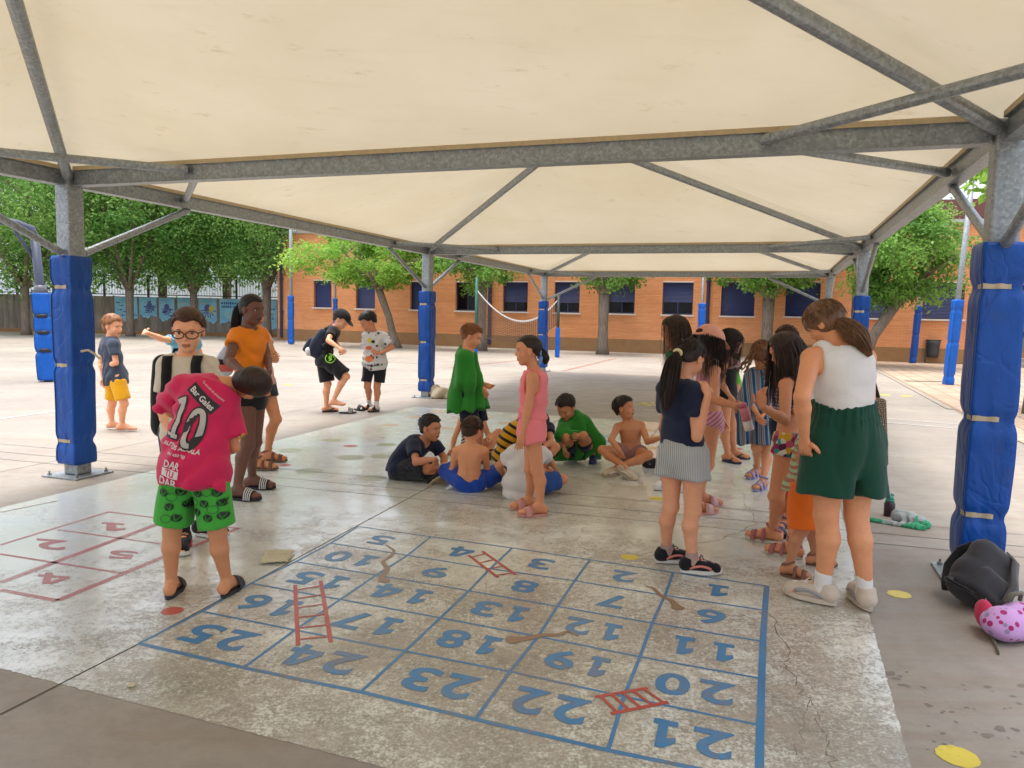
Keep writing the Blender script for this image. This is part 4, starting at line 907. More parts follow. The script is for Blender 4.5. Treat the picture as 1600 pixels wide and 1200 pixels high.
class Fig:
    """one person: joints in the place, fields for body and clothes"""
    def __init__(s, J, h, fat=1.0, face=None, head_h=None, seed=0, female=False, bend=None, far=False, chest=None):
        s.J = {k: np.asarray(v, float) for k, v in J.items()}; s.h = h; s.fat = fat; s.seed = seed; s.female = female
        J = s.J; s.vox = .0138 if far else .0113
        s.pel = (J['lh'] + J['rh']) / 2; s.nk = J['nk']; s.hip_ax = unit(J['rh'] - J['lh']); s.sh_ax = unit(J['rs'] - J['ls'])
        b = bend if bend is not None else np.zeros(3)
        t = np.linspace(0, 1, 13)[:, None]; mid = (s.pel + s.nk) / 2 + b
        s.spine = (1 - t) ** 2 * s.pel + 2 * t * (1 - t) * mid + t ** 2 * s.nk
        d0 = unit(s.spine[1] - s.spine[0]); s.ext = .075 * h                      # the trunk runs on below the hip joints
        s.spine = np.concatenate([[s.spine[0] - d0 * s.ext], s.spine]); L = np.r_[0, np.cumsum(np.linalg.norm(np.diff(s.spine, axis=0), axis=1))]
        s.tp = (L - L[1]) / (L[-1] - L[1])                                       # 0 at hip joints, 1 at the base of the neck
        f = unit(face) if face is not None else unit(np.cross(UP, s.sh_ax)); s.Hh = head_h or h / 6.3
        s.hf = f; s.hr = unit(np.cross(f, J.get('hup', UP) if 'hup' in J else UP)); s.hu = np.cross(s.hr, s.hf)
        s.prof = np.array([(-.30, .060, .058), (-.12, .090, .074), (0., .096, .074), (.14, .088, .066), (.38, .076 if not female else .070, .056), (.62, .084, .062), (.82, .092, .062), (.94, .086, .052), (1.02, .052, .042)]) if chest is None else chest
    def trunk(s, P, ew=0., ed=0., t0=-.30, t1=1.03, grow=0.0):
        """generalised cylinder round the spine, w x d half axes plus ease"""
        sp = s.spine.astype(np.float32); best = np.full(len(P), 1e9, np.float32); T = np.zeros(len(P), np.float32); C = np.zeros_like(P); TA = np.zeros_like(P)
        for i in range(len(sp) - 1):
            ba = sp[i+1] - sp[i]; q = P - sp[i]; t = np.clip(q @ ba / (ba @ ba), 0, 1); c = sp[i] + t[:, None] * ba; d = ((P - c) ** 2).sum(1); m = d < best
            best[m] = d[m]; T[m] = (s.tp[i] + t * (s.tp[i+1] - s.tp[i]))[m]; C[m] = c[m]; TA[m] = ba / np.linalg.norm(ba)
        k = np.clip(T, 0, 1)[:, None]; ax = (s.hip_ax * (1 - k) + s.sh_ax * k).astype(np.float32); ax -= TA * (ax * TA).sum(1)[:, None]; ax /= np.linalg.norm(ax, axis=1)[:, None] + 1e-6
        fw = np.cross(TA, ax); q = P - C; x = (q * ax).sum(1); y = (q * fw).sum(1); z = (q * TA).sum(1)
        pr = s.prof; hh = s.h * s.fat; g = grow * np.clip(1 - T, 0, 1.3)
        w = np.interp(T, pr[:, 0], pr[:, 1]) * hh + ew + g; d = np.interp(T, pr[:, 0], pr[:, 2]) * hh + ed + g
        k0 = np.sqrt((x / w) ** 2 + (y / d) ** 2); k1 = np.sqrt((x / w ** 2) ** 2 + (y / d ** 2) ** 2) + 1e-6; de = np.where(k0 < 1e-3, -np.minimum(w, d), k0 * (k0 - 1) / k1)
        end = (T <= s.tp[0] + 1e-4) | (T >= s.tp[-1] - 1e-4); de = np.where(end & (np.abs(z) > 1e-3), np.sqrt(np.maximum(de, 0) ** 2 + z * z), de)
        if ew == 0: de = de + .0075 * np.exp(-(x / .013) ** 2) * (y < 0) * np.clip((T - .02) * 8, 0, 1) * np.clip((.9 - T) * 6, 0, 1) - .006 * np.exp(-((np.abs(x) - .055 * s.h) / .025) ** 2 - ((T - .72) / .12) ** 2) * (y < 0)
        return de.astype(np.float32), T, y
    def arm_pts(s, k): J = s.J; return J[k + 's'], J[k + 'e'], J[k + 'w']
    def hand(s, k):
        J = s.J; e, w = J[k + 'e'], J[k + 'w']; d = unit(J[k + 'f'] - w) if k + 'f' in J else unit(w - e)
        return w, d
    def body(s, P):
        h = s.h; J = s.J; fa = .5 + .5 * s.fat
        d, T, _ = s.trunk(P)
        # shoulders and neck
        for k in 'lr': d = smin(d, rcone(P, s.nk - UP * 0 + (J[k+'s'] - s.nk) * .15 - (s.nk - s.pel) * .03, J[k+'s'], .036 * h, .031 * h * fa), .03)
        hb = J['hd'] - s.hu * s.Hh * .22 - s.hf * s.Hh * .08
        d = smin(d, rcone(P, s.nk - (s.nk - s.pel) * .04, hb, .036 * h * fa, .031 * h * fa), .025)
        for k in 'lr':
            a, e, w = s.arm_pts(k); m = e + (w - e) * .28
            la = smin(rcone(P, a, e, .0295 * h * fa, .0225 * h * fa), rcone(P, e, m, .0225 * h * fa, .0235 * h * fa), .012)
            la = smin(la, rcone(P, m, w, .0235 * h * fa, .0150 * h), .012); la = smin(la, np.linalg.norm(P - (e + unit(2 * e - a - w + 1e-6) * .007 * h).astype(np.float32), axis=1) - .0185 * h * fa, .01)
            w0, hd = s.hand(k); pn = s.palm(k); sd = np.cross(hd, pn)
            la = smin(la, ellip(P, w0 + hd * .034 * h, (.036 * h, .024 * h, .0125 * h), (hd, sd, pn)), .012)
            d = smin(d, la, .014)
        lg = None
        for k in 'lr':
            H, K, A = J[k+'h'], J[k+'k'], J[k+'a']
            fw = unit(np.cross(unit(A - K), s.hip_ax)) if True else 0
            back = -s.toe(k); back = unit(back - unit(A - K) * (back @ unit(A - K)))
            cm = K + (A - K) * .33 + back * .010 * h
            l = smin(rcone(P, H - UP * 0, K, .056 * h * s.fat, .034 * h * fa), rcone(P, K, cm, .033 * h * fa, .034 * h * fa), .02)
            l = smin(l, rcone(P, cm, A, .033 * h * fa, .0205 * h * fa), .02); l = smin(l, np.linalg.norm(P - (K - back * .012 * h).astype(np.float32), axis=1) - .0265 * h * fa, .015)
            # foot
            td = s.toe(k); L = .150 * h; sole = s.sole(k); fu = s.footup(k)
            heel = A - fu * (s.ankle_h(k) - .024 * h) - td * .028 * h; ball = A - fu * (s.ankle_h(k) - .0165 * h) + td * (L * .56); tip = A - fu * (s.ankle_h(k) - .013 * h) + td * (L * .70)
            sdv = np.cross(td, fu)
            ft = smin(rcone(P, heel, A - fu * .01 * h, .023 * h, .022 * h), rcone(P, A + td * .015 * h - fu * .012 * h, ball, .022 * h, .0165 * h), .02)
            ft = smin(ft, ellip(P, ball, (.045 * h, .028 * h, .0155 * h), (td, sdv, fu)), .02)
            ft = smin(ft, rcone(P, heel, ball, .02 * h, .015 * h), .015)
            l = smin(l, ft, .015); lg = l if lg is None else smin(lg, l, .008)
        d = smin(d, lg, .025)
        return d
    def ankle_h(s, k): return s.J.get(k + 'ah', np.array(.056 * s.h)) if False else .056 * s.h
    def toe(s, k):
        t = s.J[k + 't'] - s.J[k + 'a']; fu = s.footup(k); t = t - fu * (t @ fu); return unit(t)
    def footup(s, k): return s.J.get(k + 'u', UP)
    def sole(s, k): return s.J[k + 'a'] - s.footup(k) * s.ankle_h(k)
    def palm(s, k):
        w, hd = s.hand(k)
        if k + 'p' in s.J: p = s.J[k + 'p']
        else: p = s.pel * .5 + s.nk * .5 - w
        p = p - hd * (p @ hd); return unit(p)
    def headf(s, P):
        H = s.Hh; c = s.J['hd']; A = np.stack([s.hf, s.hr, s.hu]); q = (P - c.astype(np.float32)) @ A.astype(np.float32).T / H; E = np.eye(3)
        el = lambda cx, cy, cz, rx, ry, rz: ellip(q, V3(cx, cy, cz), (rx, ry, rz), E)
        d = smin(el(-.045, 0, .13, .43, .335, .36), el(.07, 0, -.17, .30, .255, .31), .10)
        d = smin(d, el(.20, 0, -.40, .11, .12, .085), .07)                      # chin
        d = smin(d, rcone(q, V3(.335, -.14, .09), V3(.335, .14, .09), .05, .05), .05)      # brow
        for sg in (-1, 1):
            d = smin(d, el(.20, .165 * sg, -.13, .13, .10, .12), .06)           # cheek
            d = smax(d, -el(.40, .145 * sg, .01, .075, .085, .05), .05)         # eye socket
        d = smin(d, rcone(q, V3(.35, 0, .02), V3(.412, 0, -.12), .028, .038), .035)        # nose
        for sg in (-1, 1): d = smin(d, el(.37, .042 * sg, -.135, .045, .036, .03), .02)
        d = smin(d, rcone(q, V3(.345, -.065, -.255), V3(.345, .065, -.255), .03, .03), .025); d = smin(d, rcone(q, V3(.335, -.05, -.30), V3(.335, .05, -.30), .032, .032), .02)
        d = smax(d, -rcone(q, V3(.395, -.085, -.277), V3(.395, .085, -.277), .012, .012), .015)
        for sg in (-1, 1):
            e = el(-.02, .345 * sg, -.02, .085, .035, .125); e = smax(e, -el(.0, .385 * sg, -.02, .05, .03, .08), .02); d = smin(d, e, .025)
        return d * H
    def all(s, P):
        d = s.body(P); c = s.J['hd']; m = np.linalg.norm(P - c.astype(np.float32), axis=1) < s.Hh * 1.3
        r = d.copy()
        if m.any(): r[m] = smin(d[m], s.headf(P[m]), .012)
        far = ~m; r[far] = np.minimum(d[far], np.linalg.norm(P[far] - c.astype(np.float32), axis=1) - s.Hh * .62); return r
    def bounds(s, pad_=.13):
        A = np.array([v for k, v in s.J.items() if v.shape == (3,) and k not in ('hup', 'lu', 'ru', 'lp', 'rp')]); return A.min(0) - pad_, A.max(0) + pad_
    def sub(s, fn, lo, hi, vox): return surface_nets(fn, lo, hi, vox)

def finger_geo(f, k, curl=.35, spread=.10):
    """four fingers and a thumb as tapered, bent tubes rooted in the palm"""
    w, d = f.hand(k); h = f.h; pn = f.palm(k); sd = np.cross(d, pn); m = MB(); sgn = 1 if k == 'r' else -1
    if hasattr(f, 'curl'): curl = f.curl.get(k, curl)
    root = w + d * .058 * h
    for i, (o, L) in enumerate(((-.017, .040), (-.0057, .046), (.0057, .043), (.0165, .034))):
        p = root + sd * o * h; dd = unit(d + sd * o / .017 * spread); P = [p - dd * .012 * h, p]; ang = 0
        for q in range(3):
            ang += curl * (.7 + .15 * i); v = dd * math.cos(ang) + pn * math.sin(ang); P.append(P[-1] + v * L * h * (.42, .33, .25)[q])
        m.tube(P, np.array([.0056, .0058, .0054, .0048, .0034]) * h, 7)
    th = w + d * .020 * h - sd * sgn * .019 * h; v = unit(d * .65 - sd * sgn * .75 + pn * .25); v2 = unit(d * .9 - sd * sgn * .15 + pn * .4)
    m.tube([th, th + v * .022 * h, th + v * .022 * h + v2 * .019 * h, th + v * .024 * h + v2 * .032 * h], np.array([.0078, .0070, .0062, .0042]) * h, 7)
    return m
def toe_geo(f, k):
    m = MB(); h = f.h; td = f.toe(k); fu = f.footup(k); sd = np.cross(td, fu); A = f.J[k+'a']; b = A - fu * (f.ankle_h(k) - .0105 * h) + td * .150 * h * .60
    sgn = 1 if k == 'r' else -1
    for i, o in enumerate((-.020, -.0085, .001, .0105, .019)):
        L = (.030, .027, .023, .019, .014)[i] * h; r = (.0098, .0072, .0068, .0064, .006)[i] * h; p = b + sd * sgn * o * h - td * abs(o) * .3
        m.tube([p, p + td * L * .6 - fu * .001 * h, p + td * L - fu * .004 * h], [r, r, r * .7], 7)
    return m
def skinmat(c):
    key = ('skin', c)
    if key not in MATS:
        t = NT('skin', .52, .4); n = t.noise(9, 4); b = t.mix(n, shade(c, 1.42), shade(c, 1.8)); m2 = t.ramp(t.noise(3.2, 4, .6), [(.42, 0.0), (.7, 1.0)]); b = t.mix(t.math('MULTIPLY', m2, .45), b, tuple(x * y for x, y in zip(shade(c, 1.45), (1.02, .80, .74)))); b = t.mix(t.math('MULTIPLY', t.ramp(t.noise(55, 4, .7), [(.5, 0.0), (.75, 1.0)]), .25), b, shade(c, .95)); t.col(b); t.l(t.ramp(n, [(.3, .42), (.7, .6)]), t.b.inputs['Roughness']); t.b.inputs['Subsurface Weight'].default_value = .08
        t.b.inputs['Subsurface Radius'].default_value = (.012, .005, .003); t.bump(t.noise(180, 3), .06, .002); MATS[key] = t.m
    return MATS[key]
def hairmat(c):
    key = ('hair', c)
    if key not in MATS:
        t = NT('hair', .42, .35); n = t.noise(60, 4, .6, vec=t.mapped((1.5, 1.5, .18))); n2 = t.noise(10, 3)
        t.col(t.mix(t.ramp(t.math('ADD', t.math('MULTIPLY', n, .7), t.math('MULTIPLY', n2, .3)), [(.35, 0.0), (.68, 1.0)]), shade(c, .55), shade(c, 1.6))); t.bump(n, .5, .006); MATS[key] = t.m
    return MATS[key]
M_eye = mat('eye white', 'cfc8c0', .25, 0); M_iris = mat('dark iris', '1a1210', .15, 0)
def lipmat(c): return mat('lips', shade(c, .78)[0:1] + (shade(c, .55)[1], shade(c, .55)[2]), .45, .05)

def hair_cap(f, style, thick=.05, front=0.0, nape=-.28, seed=1):
    ears = front > -.2
    """field of the close hair on the skull, in head units"""
    c = f.J['hd']; A = np.stack([f.hf, f.hr, f.hu]); H = f.Hh; E = np.eye(3); t = thick
    def fn(P):
        q = ((P - c.astype(np.float32)) @ A.astype(np.float32).T) / H
        d = ellip(q, V3(-.05, 0, .14), (.445 + t * .6, .345 + t * .5, .375 + t), E)
        d = d - .005 * (np.sin(q[:, 1] * 26 + 7 * q[:, 0] + seed) * np.sin(q[:, 0] * 19 + seed)) - .004 * np.sin(q[:, 2] * 30 + q[:, 1] * 20)
        back = ellip(q, V3(-.13, 0, -.06), (.33 + t * .3, .29 + t * .35, .30), E); d = smin(d, back, .05)
        # hairline: a slanted plane from brow over the ear to the nape
        x, y, z = q[:, 0], q[:, 1], q[:, 2]
        line = -(z - .82 * x - .03 - front + .06 * np.cos(y * 14) * (x > .1)); d = smax(d, line, .03)
        d = smax(d, -(z - nape), .03)
        for sg in ((-1, 1) if ears else ()): d = smax(d, -ellip(q, V3(.0, .36 * sg, -.03), (.10, .09, .135), E), .02)       # round the ears
        return d * H
    r = H * .75; return surface_nets(fn, c - r, c + r, H / 33)
def hair_curves(f, kind, rs, n=170, length=.3, width=.0035, dirn=None, spread=.3, part=0.0, zlo=-.1):
    """locks: thin tapered tubes that leave the scalp and follow it down"""
    m = MB(); H = f.Hh; c = f.J['hd']; A = np.stack([f.hf, f.hr, f.hu]); ctr = V3(-.05, 0, .14); R = V3(.445, .345, .375) + .045
    for i in range(n):
        if kind == 'short':
            a, b = rs.uniform(-math.pi, math.pi), rs.uniform(-.1, math.pi / 2); p = V3(math.cos(a) * math.cos(b), math.sin(a) * math.cos(b), math.sin(b)) * R + ctr
            if p[2] < .82 * p[0] + .08 or p[2] < -.15: continue
            nrm = unit((p - ctr) / R ** 2); fl = unit(V3(.6, rs.normal() * .5, -.3) if p[0] > -.1 else V3(-.2, rs.normal() * .4, -1)); tg = unit(fl - nrm * (fl @ nrm))
            L = length * rs.uniform(.5, 1.2); P = [p - nrm * .015, p + tg * L * .5 + nrm * L * .16, p + tg * L + nrm * L * (-.05 + .22 * rs.uniform())]
            m.tube(np.array([c + (q @ A) * H for q in P]), np.array([width, width * .8, width * .2]), 3, False)
        else:
            a, b = rs.uniform(-math.pi, math.pi), rs.uniform(.15, math.pi / 2); p = V3(math.cos(a) * math.cos(b), math.sin(a) * math.cos(b), math.sin(b)) * R + ctr
            if p[0] > .30 and abs(p[1]) < .2: continue
            side = 1 if p[1] > part else -1; P = [p]; v = unit(V3(-.35 if p[0] < .2 else -.1, side * .6, -.5)); q = p.copy(); steps = int(10 + length * 8)
            for k in range(steps):
                g = V3(0, 0, -1.0) @ A.T if False else (A @ V3(0, 0, -1.0)); v = unit(v + g * .4 + rs.normal(size=3) * .05); q = q + v * .10
                e = (q - ctr) / (R + .01 + .012 * k / steps); ne = np.linalg.norm(e)
                if ne < 1: q = ctr + (q - ctr) / ne; 
                e = (q - V3(-.02, 0, -.15)) / V3(.30, .29, .42); ne = np.linalg.norm(e)
                if ne < 1 and q[0] > .05: q[1] = math.copysign(max(abs(q[1]), .30), q[1])
                P.append(q.copy())
            P = np.array(P); m.tube(c + (P @ A) * H, np.linspace(width * 1.1, width * .35, len(P)), 3, False)
    return m
def tail(path, rad, rs, n=60, width=.004):
    n = int(n * 1.6)
    """a pony tail: locks bundled along a path"""
    m = MB(); P = np.asarray(path, float); k = len(P); rad = np.asarray(rad, float)
    tt = np.linspace(0, 1, 14); C = np.stack([np.interp(tt * (k - 1), np.arange(k), P[:, i]) for i in range(3)], 1); C[1:-1] = (C[:-2] + C[1:-1] * 2 + C[2:]) / 4; Rr = np.interp(tt * (k - 1), np.arange(k), rad)
    T = np.gradient(C, axis=0); T /= np.linalg.norm(T, axis=1)[:, None]; x = unit(np.cross(T[0], V3(.3, .9, .1))); X = []
    for i in range(14): x = unit(x - T[i] * (x @ T[i])); X.append(x)
    X = np.array(X); Y = np.cross(T, X)
    m.tube(C, Rr * .82, 12)
    for i in range(n):
        a, r0 = rs.uniform(0, 6.28), math.sqrt(rs.uniform(.45, 1)); a2 = a + rs.normal() * .35; aa = np.linspace(a, a2, 14); e = 1 + rs.normal() * .06 * tt
        Q = C + (X * np.cos(aa)[:, None] + Y * np.sin(aa)[:, None]) * (Rr * r0 * e)[:, None]; cut = rs.integers(10, 15); m.tube(Q[:cut], np.linspace(width, width * .4, cut) * .6, 3, False)
    return m

# ---- clothes
def tee(f, ease=.016, hem=-.10, sleeve=.55, neck=.040, grow=.0, wrinkle=.0045, slv_r=1.35, seed=0, arms='lr', low=0.0, crease=1.35):
    h = f.h; J = f.J; fa = .5 + .5 * f.fat
    def fn(P):
        d, T, y = f.trunk(P, ease, ease, grow=grow)
        for k in 'lr': d = smin(d, rcone(P, f.nk + (J[k+'s'] - f.nk) * .15 - (f.nk - f.pel) * .03, J[k+'s'], .036 * h + ease * .6, .031 * h * fa + ease), .03)
        for k in arms:
            a, e, _ = f.arm_pts(k); b = a + (e - a) * sleeve; ax = unit(e - a)
            sl = rcone(P, a, b + ax * .05, .0305 * h * fa + ease, .026 * h * fa * slv_r + ease * .8); sl = smax(sl, (P - b.astype(np.float32)) @ ax.astype(np.float32), .006); d = smin(d, sl, .02)
        tp = (P - f.pel.astype(np.float32)); dn = unit(f.spine[0] - f.spine[2]); c = f.pel - unit(f.spine[2] - f.spine[0]) * 0 + (f.nk - f.pel) * hem
        d = smax(d, (P - c.astype(np.float32)) @ dn.astype(np.float32), .006)
        hb = J['hd'] - f.hu * f.Hh * .22 - f.hf * f.Hh * .08; nb = f.nk - (f.nk - f.pel) * .02 + np.cross(f.sh_ax, UP) * 0
        d = smax(d, -rcone(P, nb - unit(np.cross(UP, f.sh_ax)) * -.012, hb, neck * h + low, neck * h * 1.15), .01)
        d = d + wrinkle * wob(P * V3(1, 1, .55).astype(np.float32), 26 / (h / 1.45), f.seed + seed) * np.clip(1.15 - T, .25, 1)
        d = d + crease * (.011 * ridge(P, 66, (.55, .35, .75), f.seed + seed) + .009 * ridge(P, 54, (-.6, .2, .6), f.seed + 2.5)) * np.clip(1.25 - T, .2, 1)
        return d
    return fn
def tank(f, ease=.012, hem=-.02, wrinkle=.003, seed=0, strap=.055, neck_low=.9, back_t=.95):
    h = f.h; J = f.J
    def fn(P):
        d, T, y = f.trunk(P, ease, ease)
        for k in 'lr':
            m = f.nk + (J[k+'s'] - f.nk) * .55; d = smin(d, rcone(P, m - (f.nk - f.pel) * .14, m + (f.nk - f.pel) * .02, strap * h * .6, strap * h * .5), .02)
        for k in 'lr':
            a, e, _ = f.arm_pts(k); d = smax(d, -rcone(P, a + (a - f.nk) * .12 + UP * .02, a + (e - a) * .45, .045 * h, .045 * h), .012)
        hb = J['hd'] - f.hu * f.Hh * .22; d = smax(d, -rcone(P, f.nk - (f.nk - f.pel) * .02, hb, .050 * h, .055 * h), .012)
        dn = unit(f.spine[0] - f.spine[2]); c = f.pel + (f.nk - f.pel) * hem; d = smax(d, (P - c.astype(np.float32)) @ dn.astype(np.float32), .005)
        return d + wrinkle * wob(P * V3(1, 1, 1.4).astype(np.float32), 30 / (h / 1.45), f.seed + seed) + .006 * ridge(P, 70, (.3, .2, .95), 1.0) + .006 * ridge(P, 60, (-.5, .3, .8), 2.0)
    return fn
def bottoms(f, ease=.012, top=.12, leg=.5, flare=.02, wrinkle=.004, seed=0, rl=None, tight=False, pleat=0.0):
    """shorts: leg = how far down the thigh, 1 = knee"""
    h = f.h; J = f.J
    def fn(P):
        d, T, y = f.trunk(P, ease, ease)
        c = f.pel + (f.nk - f.pel) * top; dn = unit(f.spine[2] - f.spine[0]); d = smax(d, (P - c.astype(np.float32)) @ dn.astype(np.float32), .005)
        lg = None
        for k in 'lr':
            H, K, A = J[k+'h'], J[k+'k'], J[k+'a']; ax = unit(K - H)
            if leg <= 1: b = H + (K - H) * leg
            else: b = K + (A - K) * (leg - 1); ax = unit(A - K)
            re = .056 + (.034 - .056) * min(leg, 1); fl = ease + flare
            l = rcone(P, H, H + (K - H) * min(leg, 1.0) + unit(K - H) * .04, .058 * h * f.fat + ease, re * h * f.fat + fl)
            if leg > 1: l = smin(l, rcone(P, K, b + ax * .04, .036 * h * f.fat + fl, .036 * h * f.fat + fl), .02)
            l0 = l; l = smax(l, (P - b.astype(np.float32)) @ ax.astype(np.float32), .006); prev = l0 if lg is None else (prev, l0); lg = l if lg is None else smin(lg, l, .006 if not tight else .012)
        d = smin(d, lg, .03)
        if min(unit(J[k+'k'] - J[k+'h']) @ unit(f.spine[0] - f.spine[2]) for k in 'lr') > .6: d = smax(d, (P - c.astype(np.float32)) @ unit(f.spine[2] - f.spine[0]).astype(np.float32), .005)
        if pleat:                                                    # gathers under an elastic waist
            q = P - f.pel.astype(np.float32); an = np.arctan2(q[:, 1], q[:, 0]); dz = np.clip((c[2] - P[:, 2]) / .30, 0, 1); d = d + pleat * np.sin(30 * an + 2 * np.sin(5 * an)) * np.exp(-((dz - .25) / .3) ** 2)
        if not tight:                                                # the two legs part below the crotch
            dn = unit(f.spine[0] - f.spine[2]); lead = unit(unit(J['lk'] - J['lh']) + unit(J['rk'] - J['rh'])); dep = (P - (f.pel + lead * .105 * h).astype(np.float32)) @ lead.astype(np.float32)
            d = smax(d, -np.maximum(np.abs(prev[0] - prev[1]) * .5 - .006 - .10 * np.clip(dep, 0, .15), -dep), .006)
        return d + wrinkle * wob(P * V3(1, 1, .6).astype(np.float32), 24 / (h / 1.45), f.seed + 3 + seed) + (0 if tight else .009) * ridge(P, 56, (.85, .5, .25), f.seed + 1.0)
    return fn
def cape(f, pts, r0, fold=.012, nf=9, seed=0, k=.09, cut=None, hem=None):
    """a towel hung round the shoulders: chain of rounded cones, gathered into folds that run down"""
    def fn(P):
        d = None
        for a, b, ra, rb in pts:
            q = rcone(P, np.asarray(a, float), np.asarray(b, float), ra, rb); d = q if d is None else smin(d, q, k)
        c = f.nk; x, y = P[:, 0] - c[0], P[:, 1] - c[1]; a = np.arctan2(y, x); z = np.clip((c[2] - P[:, 2]) / .6, 0, 1.2)
        d = d + fold * ((1 - 2 * np.abs(np.sin(nf * .5 * a + 1.1 * np.sin(2 * a + seed) + 1.2 * z + seed))) * np.sqrt(np.clip(z, 0, 1)) + .25 * wob(P, 14, seed) * (.4 + z))
        if hem is not None: d = smax(d, hem(P), .008)
        for cc, rr in (cut or []): d = smax(d, -(np.linalg.norm(P - np.asarray(cc, np.float32), axis=1) - rr), .02)
        return d
    return fn
def clothmat(name, c, var=.1, bump=.35, rough=.85, scale=6):
    key = ('cloth', name, str(c))
    if key not in MATS:
        t = NT(name, rough, .2); n = t.noise(scale, 5, .6); cc = c(t) if callable(c) else t.mix(t.ramp(n, [(.3, 0.0), (.7, 1.0)]), shade(c, 1.15 * (1 - var)), shade(c, 1.15 * (1 + var))); t.col(cc)
        f1 = t.noise(11, 4, .6, vec=t.mapped((1, 1, .5))); f2 = t.noise(260, 2)
        t.bump(t.math('ADD', f1, t.math('MULTIPLY', f2, .10)), bump * 1.3, .014); t.b.inputs['Sheen Weight'].default_value = .15; MATS[key] = t.m
    return MATS[key]
def stripes(c1, c2, period, axis=2, duty=.5, rot=(0, 0, 0), c3=None):
    def mkc(t):
        w = t.n('ShaderNodeTexWave', wave_type='BANDS', bands_direction='XYZ'[axis], wave_profile='SIN'); t.l(t.mapped((1, 1, 1), rot), w.inputs['Vector']); w.inputs['Scale'].default_value = .314 / period; w.inputs['Distortion'].default_value = .25; w.inputs['Detail'].default_value = 1; w.inputs['Detail Scale'].default_value = 3
        k = t.ramp(w.outputs[1], [(duty - .04, 0.0), (duty + .04, 1.0)]); return t.mix(k, c1, c2)
    return mkc
def splash(cols, scale=22):
    """patches of several colours, as on a printed cloth"""
    def mkc(t):
        v = t.n('ShaderNodeTexVoronoi'); t.l(t.mapped((1, 1, 1)), v.inputs['Vector']); v.inputs['Scale'].default_value = scale; sep = t.n('ShaderNodeSeparateColor'); t.l(v.outputs['Color'], sep.inputs[0])
        n = len(cols); r = t.ramp(sep.outputs[0], [(i / n, c) for i, c in enumerate(cols)]); r.node.color_ramp.interpolation = 'CONSTANT'; return r
    return mkc

def part(name, f, fn, mt, parent, vox=None, bounds=None, drop=None):
    lo, hi = bounds or f.bounds(.2); V, F = surface_nets(fn, lo, hi, vox or f.vox)
    return mk(name, V, F, mt, parent, smooth=True), V, F
def make_body(f, skin, parent, hands='lr', toes='', eyes=True, look=None, brow='2a1c14'):
    lo, hi = f.bounds(.12); c = f.J['hd']; H = f.Hh; nplane = c - f.hu * H * .52
    V1, F1 = surface_nets(f.all, lo, hi, f.vox)
    def above(V, off): return ((V - nplane) @ f.hu > off) & (np.linalg.norm(V - c, axis=1) < H * .95)
    keep = ~above(V1, .012)[F1].all(1); F1 = F1[keep]
    V2, F2 = surface_nets(f.all, c - H * .8, c + H * .8, H / 37); F2 = F2[above(V2, -.004)[F2].all(1)]
    q2 = ((V2 - c) @ np.stack([f.hf, f.hr, f.hu]).T) / H; fc = q2[F2].mean(1)
    lip = (np.abs(fc[:, 1]) < .105) & (fc[:, 2] > -.325) & (fc[:, 2] < -.235) & (fc[:, 0] > .29)
    lip &= ((fc[:, 1] / .105) ** 2 + ((fc[:, 2] + .278) / .048) ** 2) < 1
    Vs = [V1, V2]; Fs = [F1, F2 + len(V1)]; Ms = [np.zeros(len(F1), int), lip.astype(int) * 3]; n = len(V1) + len(V2)
    g = MB()
    for k in hands:
        q = finger_geo(f, k); g.add(np.concatenate(q.V), q.F, 0)
    for k in toes:
        q = toe_geo(f, k); g.add(np.concatenate(q.V), q.F, 0)
    A = np.stack([f.hf, f.hr, f.hu])
    if eyes:
        for sg in (-1, 1):
            e = c + (V3(.298, .142 * sg, .006) @ A) * H; g.ell(e, V3(.040, .055, .024 if look != 'down' else .010) * H, A, 10, 6, 1)
            g.ell(e + (V3(.024, 0, .0 if look != 'down' else -.003) @ A) * H, V3(.020, .030, .0235 if look != 'down' else .010) * H, A, 8, 6, 2)
            g.tube([e + (V3(.030 - .03 * abs(t), .058 * t, .024 - .014 * t * t) @ A) * H for t in (-1, -.5, 0, .5, 1)], np.array([.004, .009, .010, .009, .004]) * H, 5, True, 4)
            b0 = [c + (V3(.375 - .03 * t * t, (.07 + .13 * t) * sg, .088 + .018 * math.sin(t * 2.6)) @ A) * H for t in np.linspace(0, 1, 5)]; g.tube(b0, np.array([.012, .017, .016, .012, .006]) * H, 5, True, 4)
    tri = [f_ for f_ in g.F]; Vg = np.concatenate(g.V) if g.V else np.zeros((0, 3))
    Vall = np.concatenate(Vs + [Vg]); quads = np.concatenate(Fs); mi = np.concatenate(Ms)
    Fl = [list(x) for x in quads] + [[i + n for i in f_] for f_ in tri]; M = list(mi) + list(g.M)
    o = mk('body', Vall, Fl, [skinmat(skin), M_eye, M_iris, lipmat(skin), hairmat(brow)], parent, smooth=True, midx=M); return o
def make_hair(f, colr, parent, kind='short', thick=.05, front=0.0, nape=-.28, seed=1, n=260, length=.09, locks=None, capd=True, strands=True, width=None):
    rs = np.random.default_rng(seed); m = MB()
    if capd:
        V, F = hair_cap(f, kind, thick, front, nape, seed); m.V.append(V); m.F += [list(map(int, q)) for q in F]; m.M += [0] * len(F); m.n += len(V)
    if strands:
        q = hair_curves(f, kind, rs, int(n * (1.7 if kind == 'short' else 2.0)), length, (width or .0042) * .52)
        if q.V: m.add(np.concatenate(q.V), q.F)
    for L in (locks or []): m.add(np.concatenate(L.V), L.F)
    return mk('hair', np.concatenate(m.V), m.F, hairmat(colr), parent, smooth=True, midx=m.M)

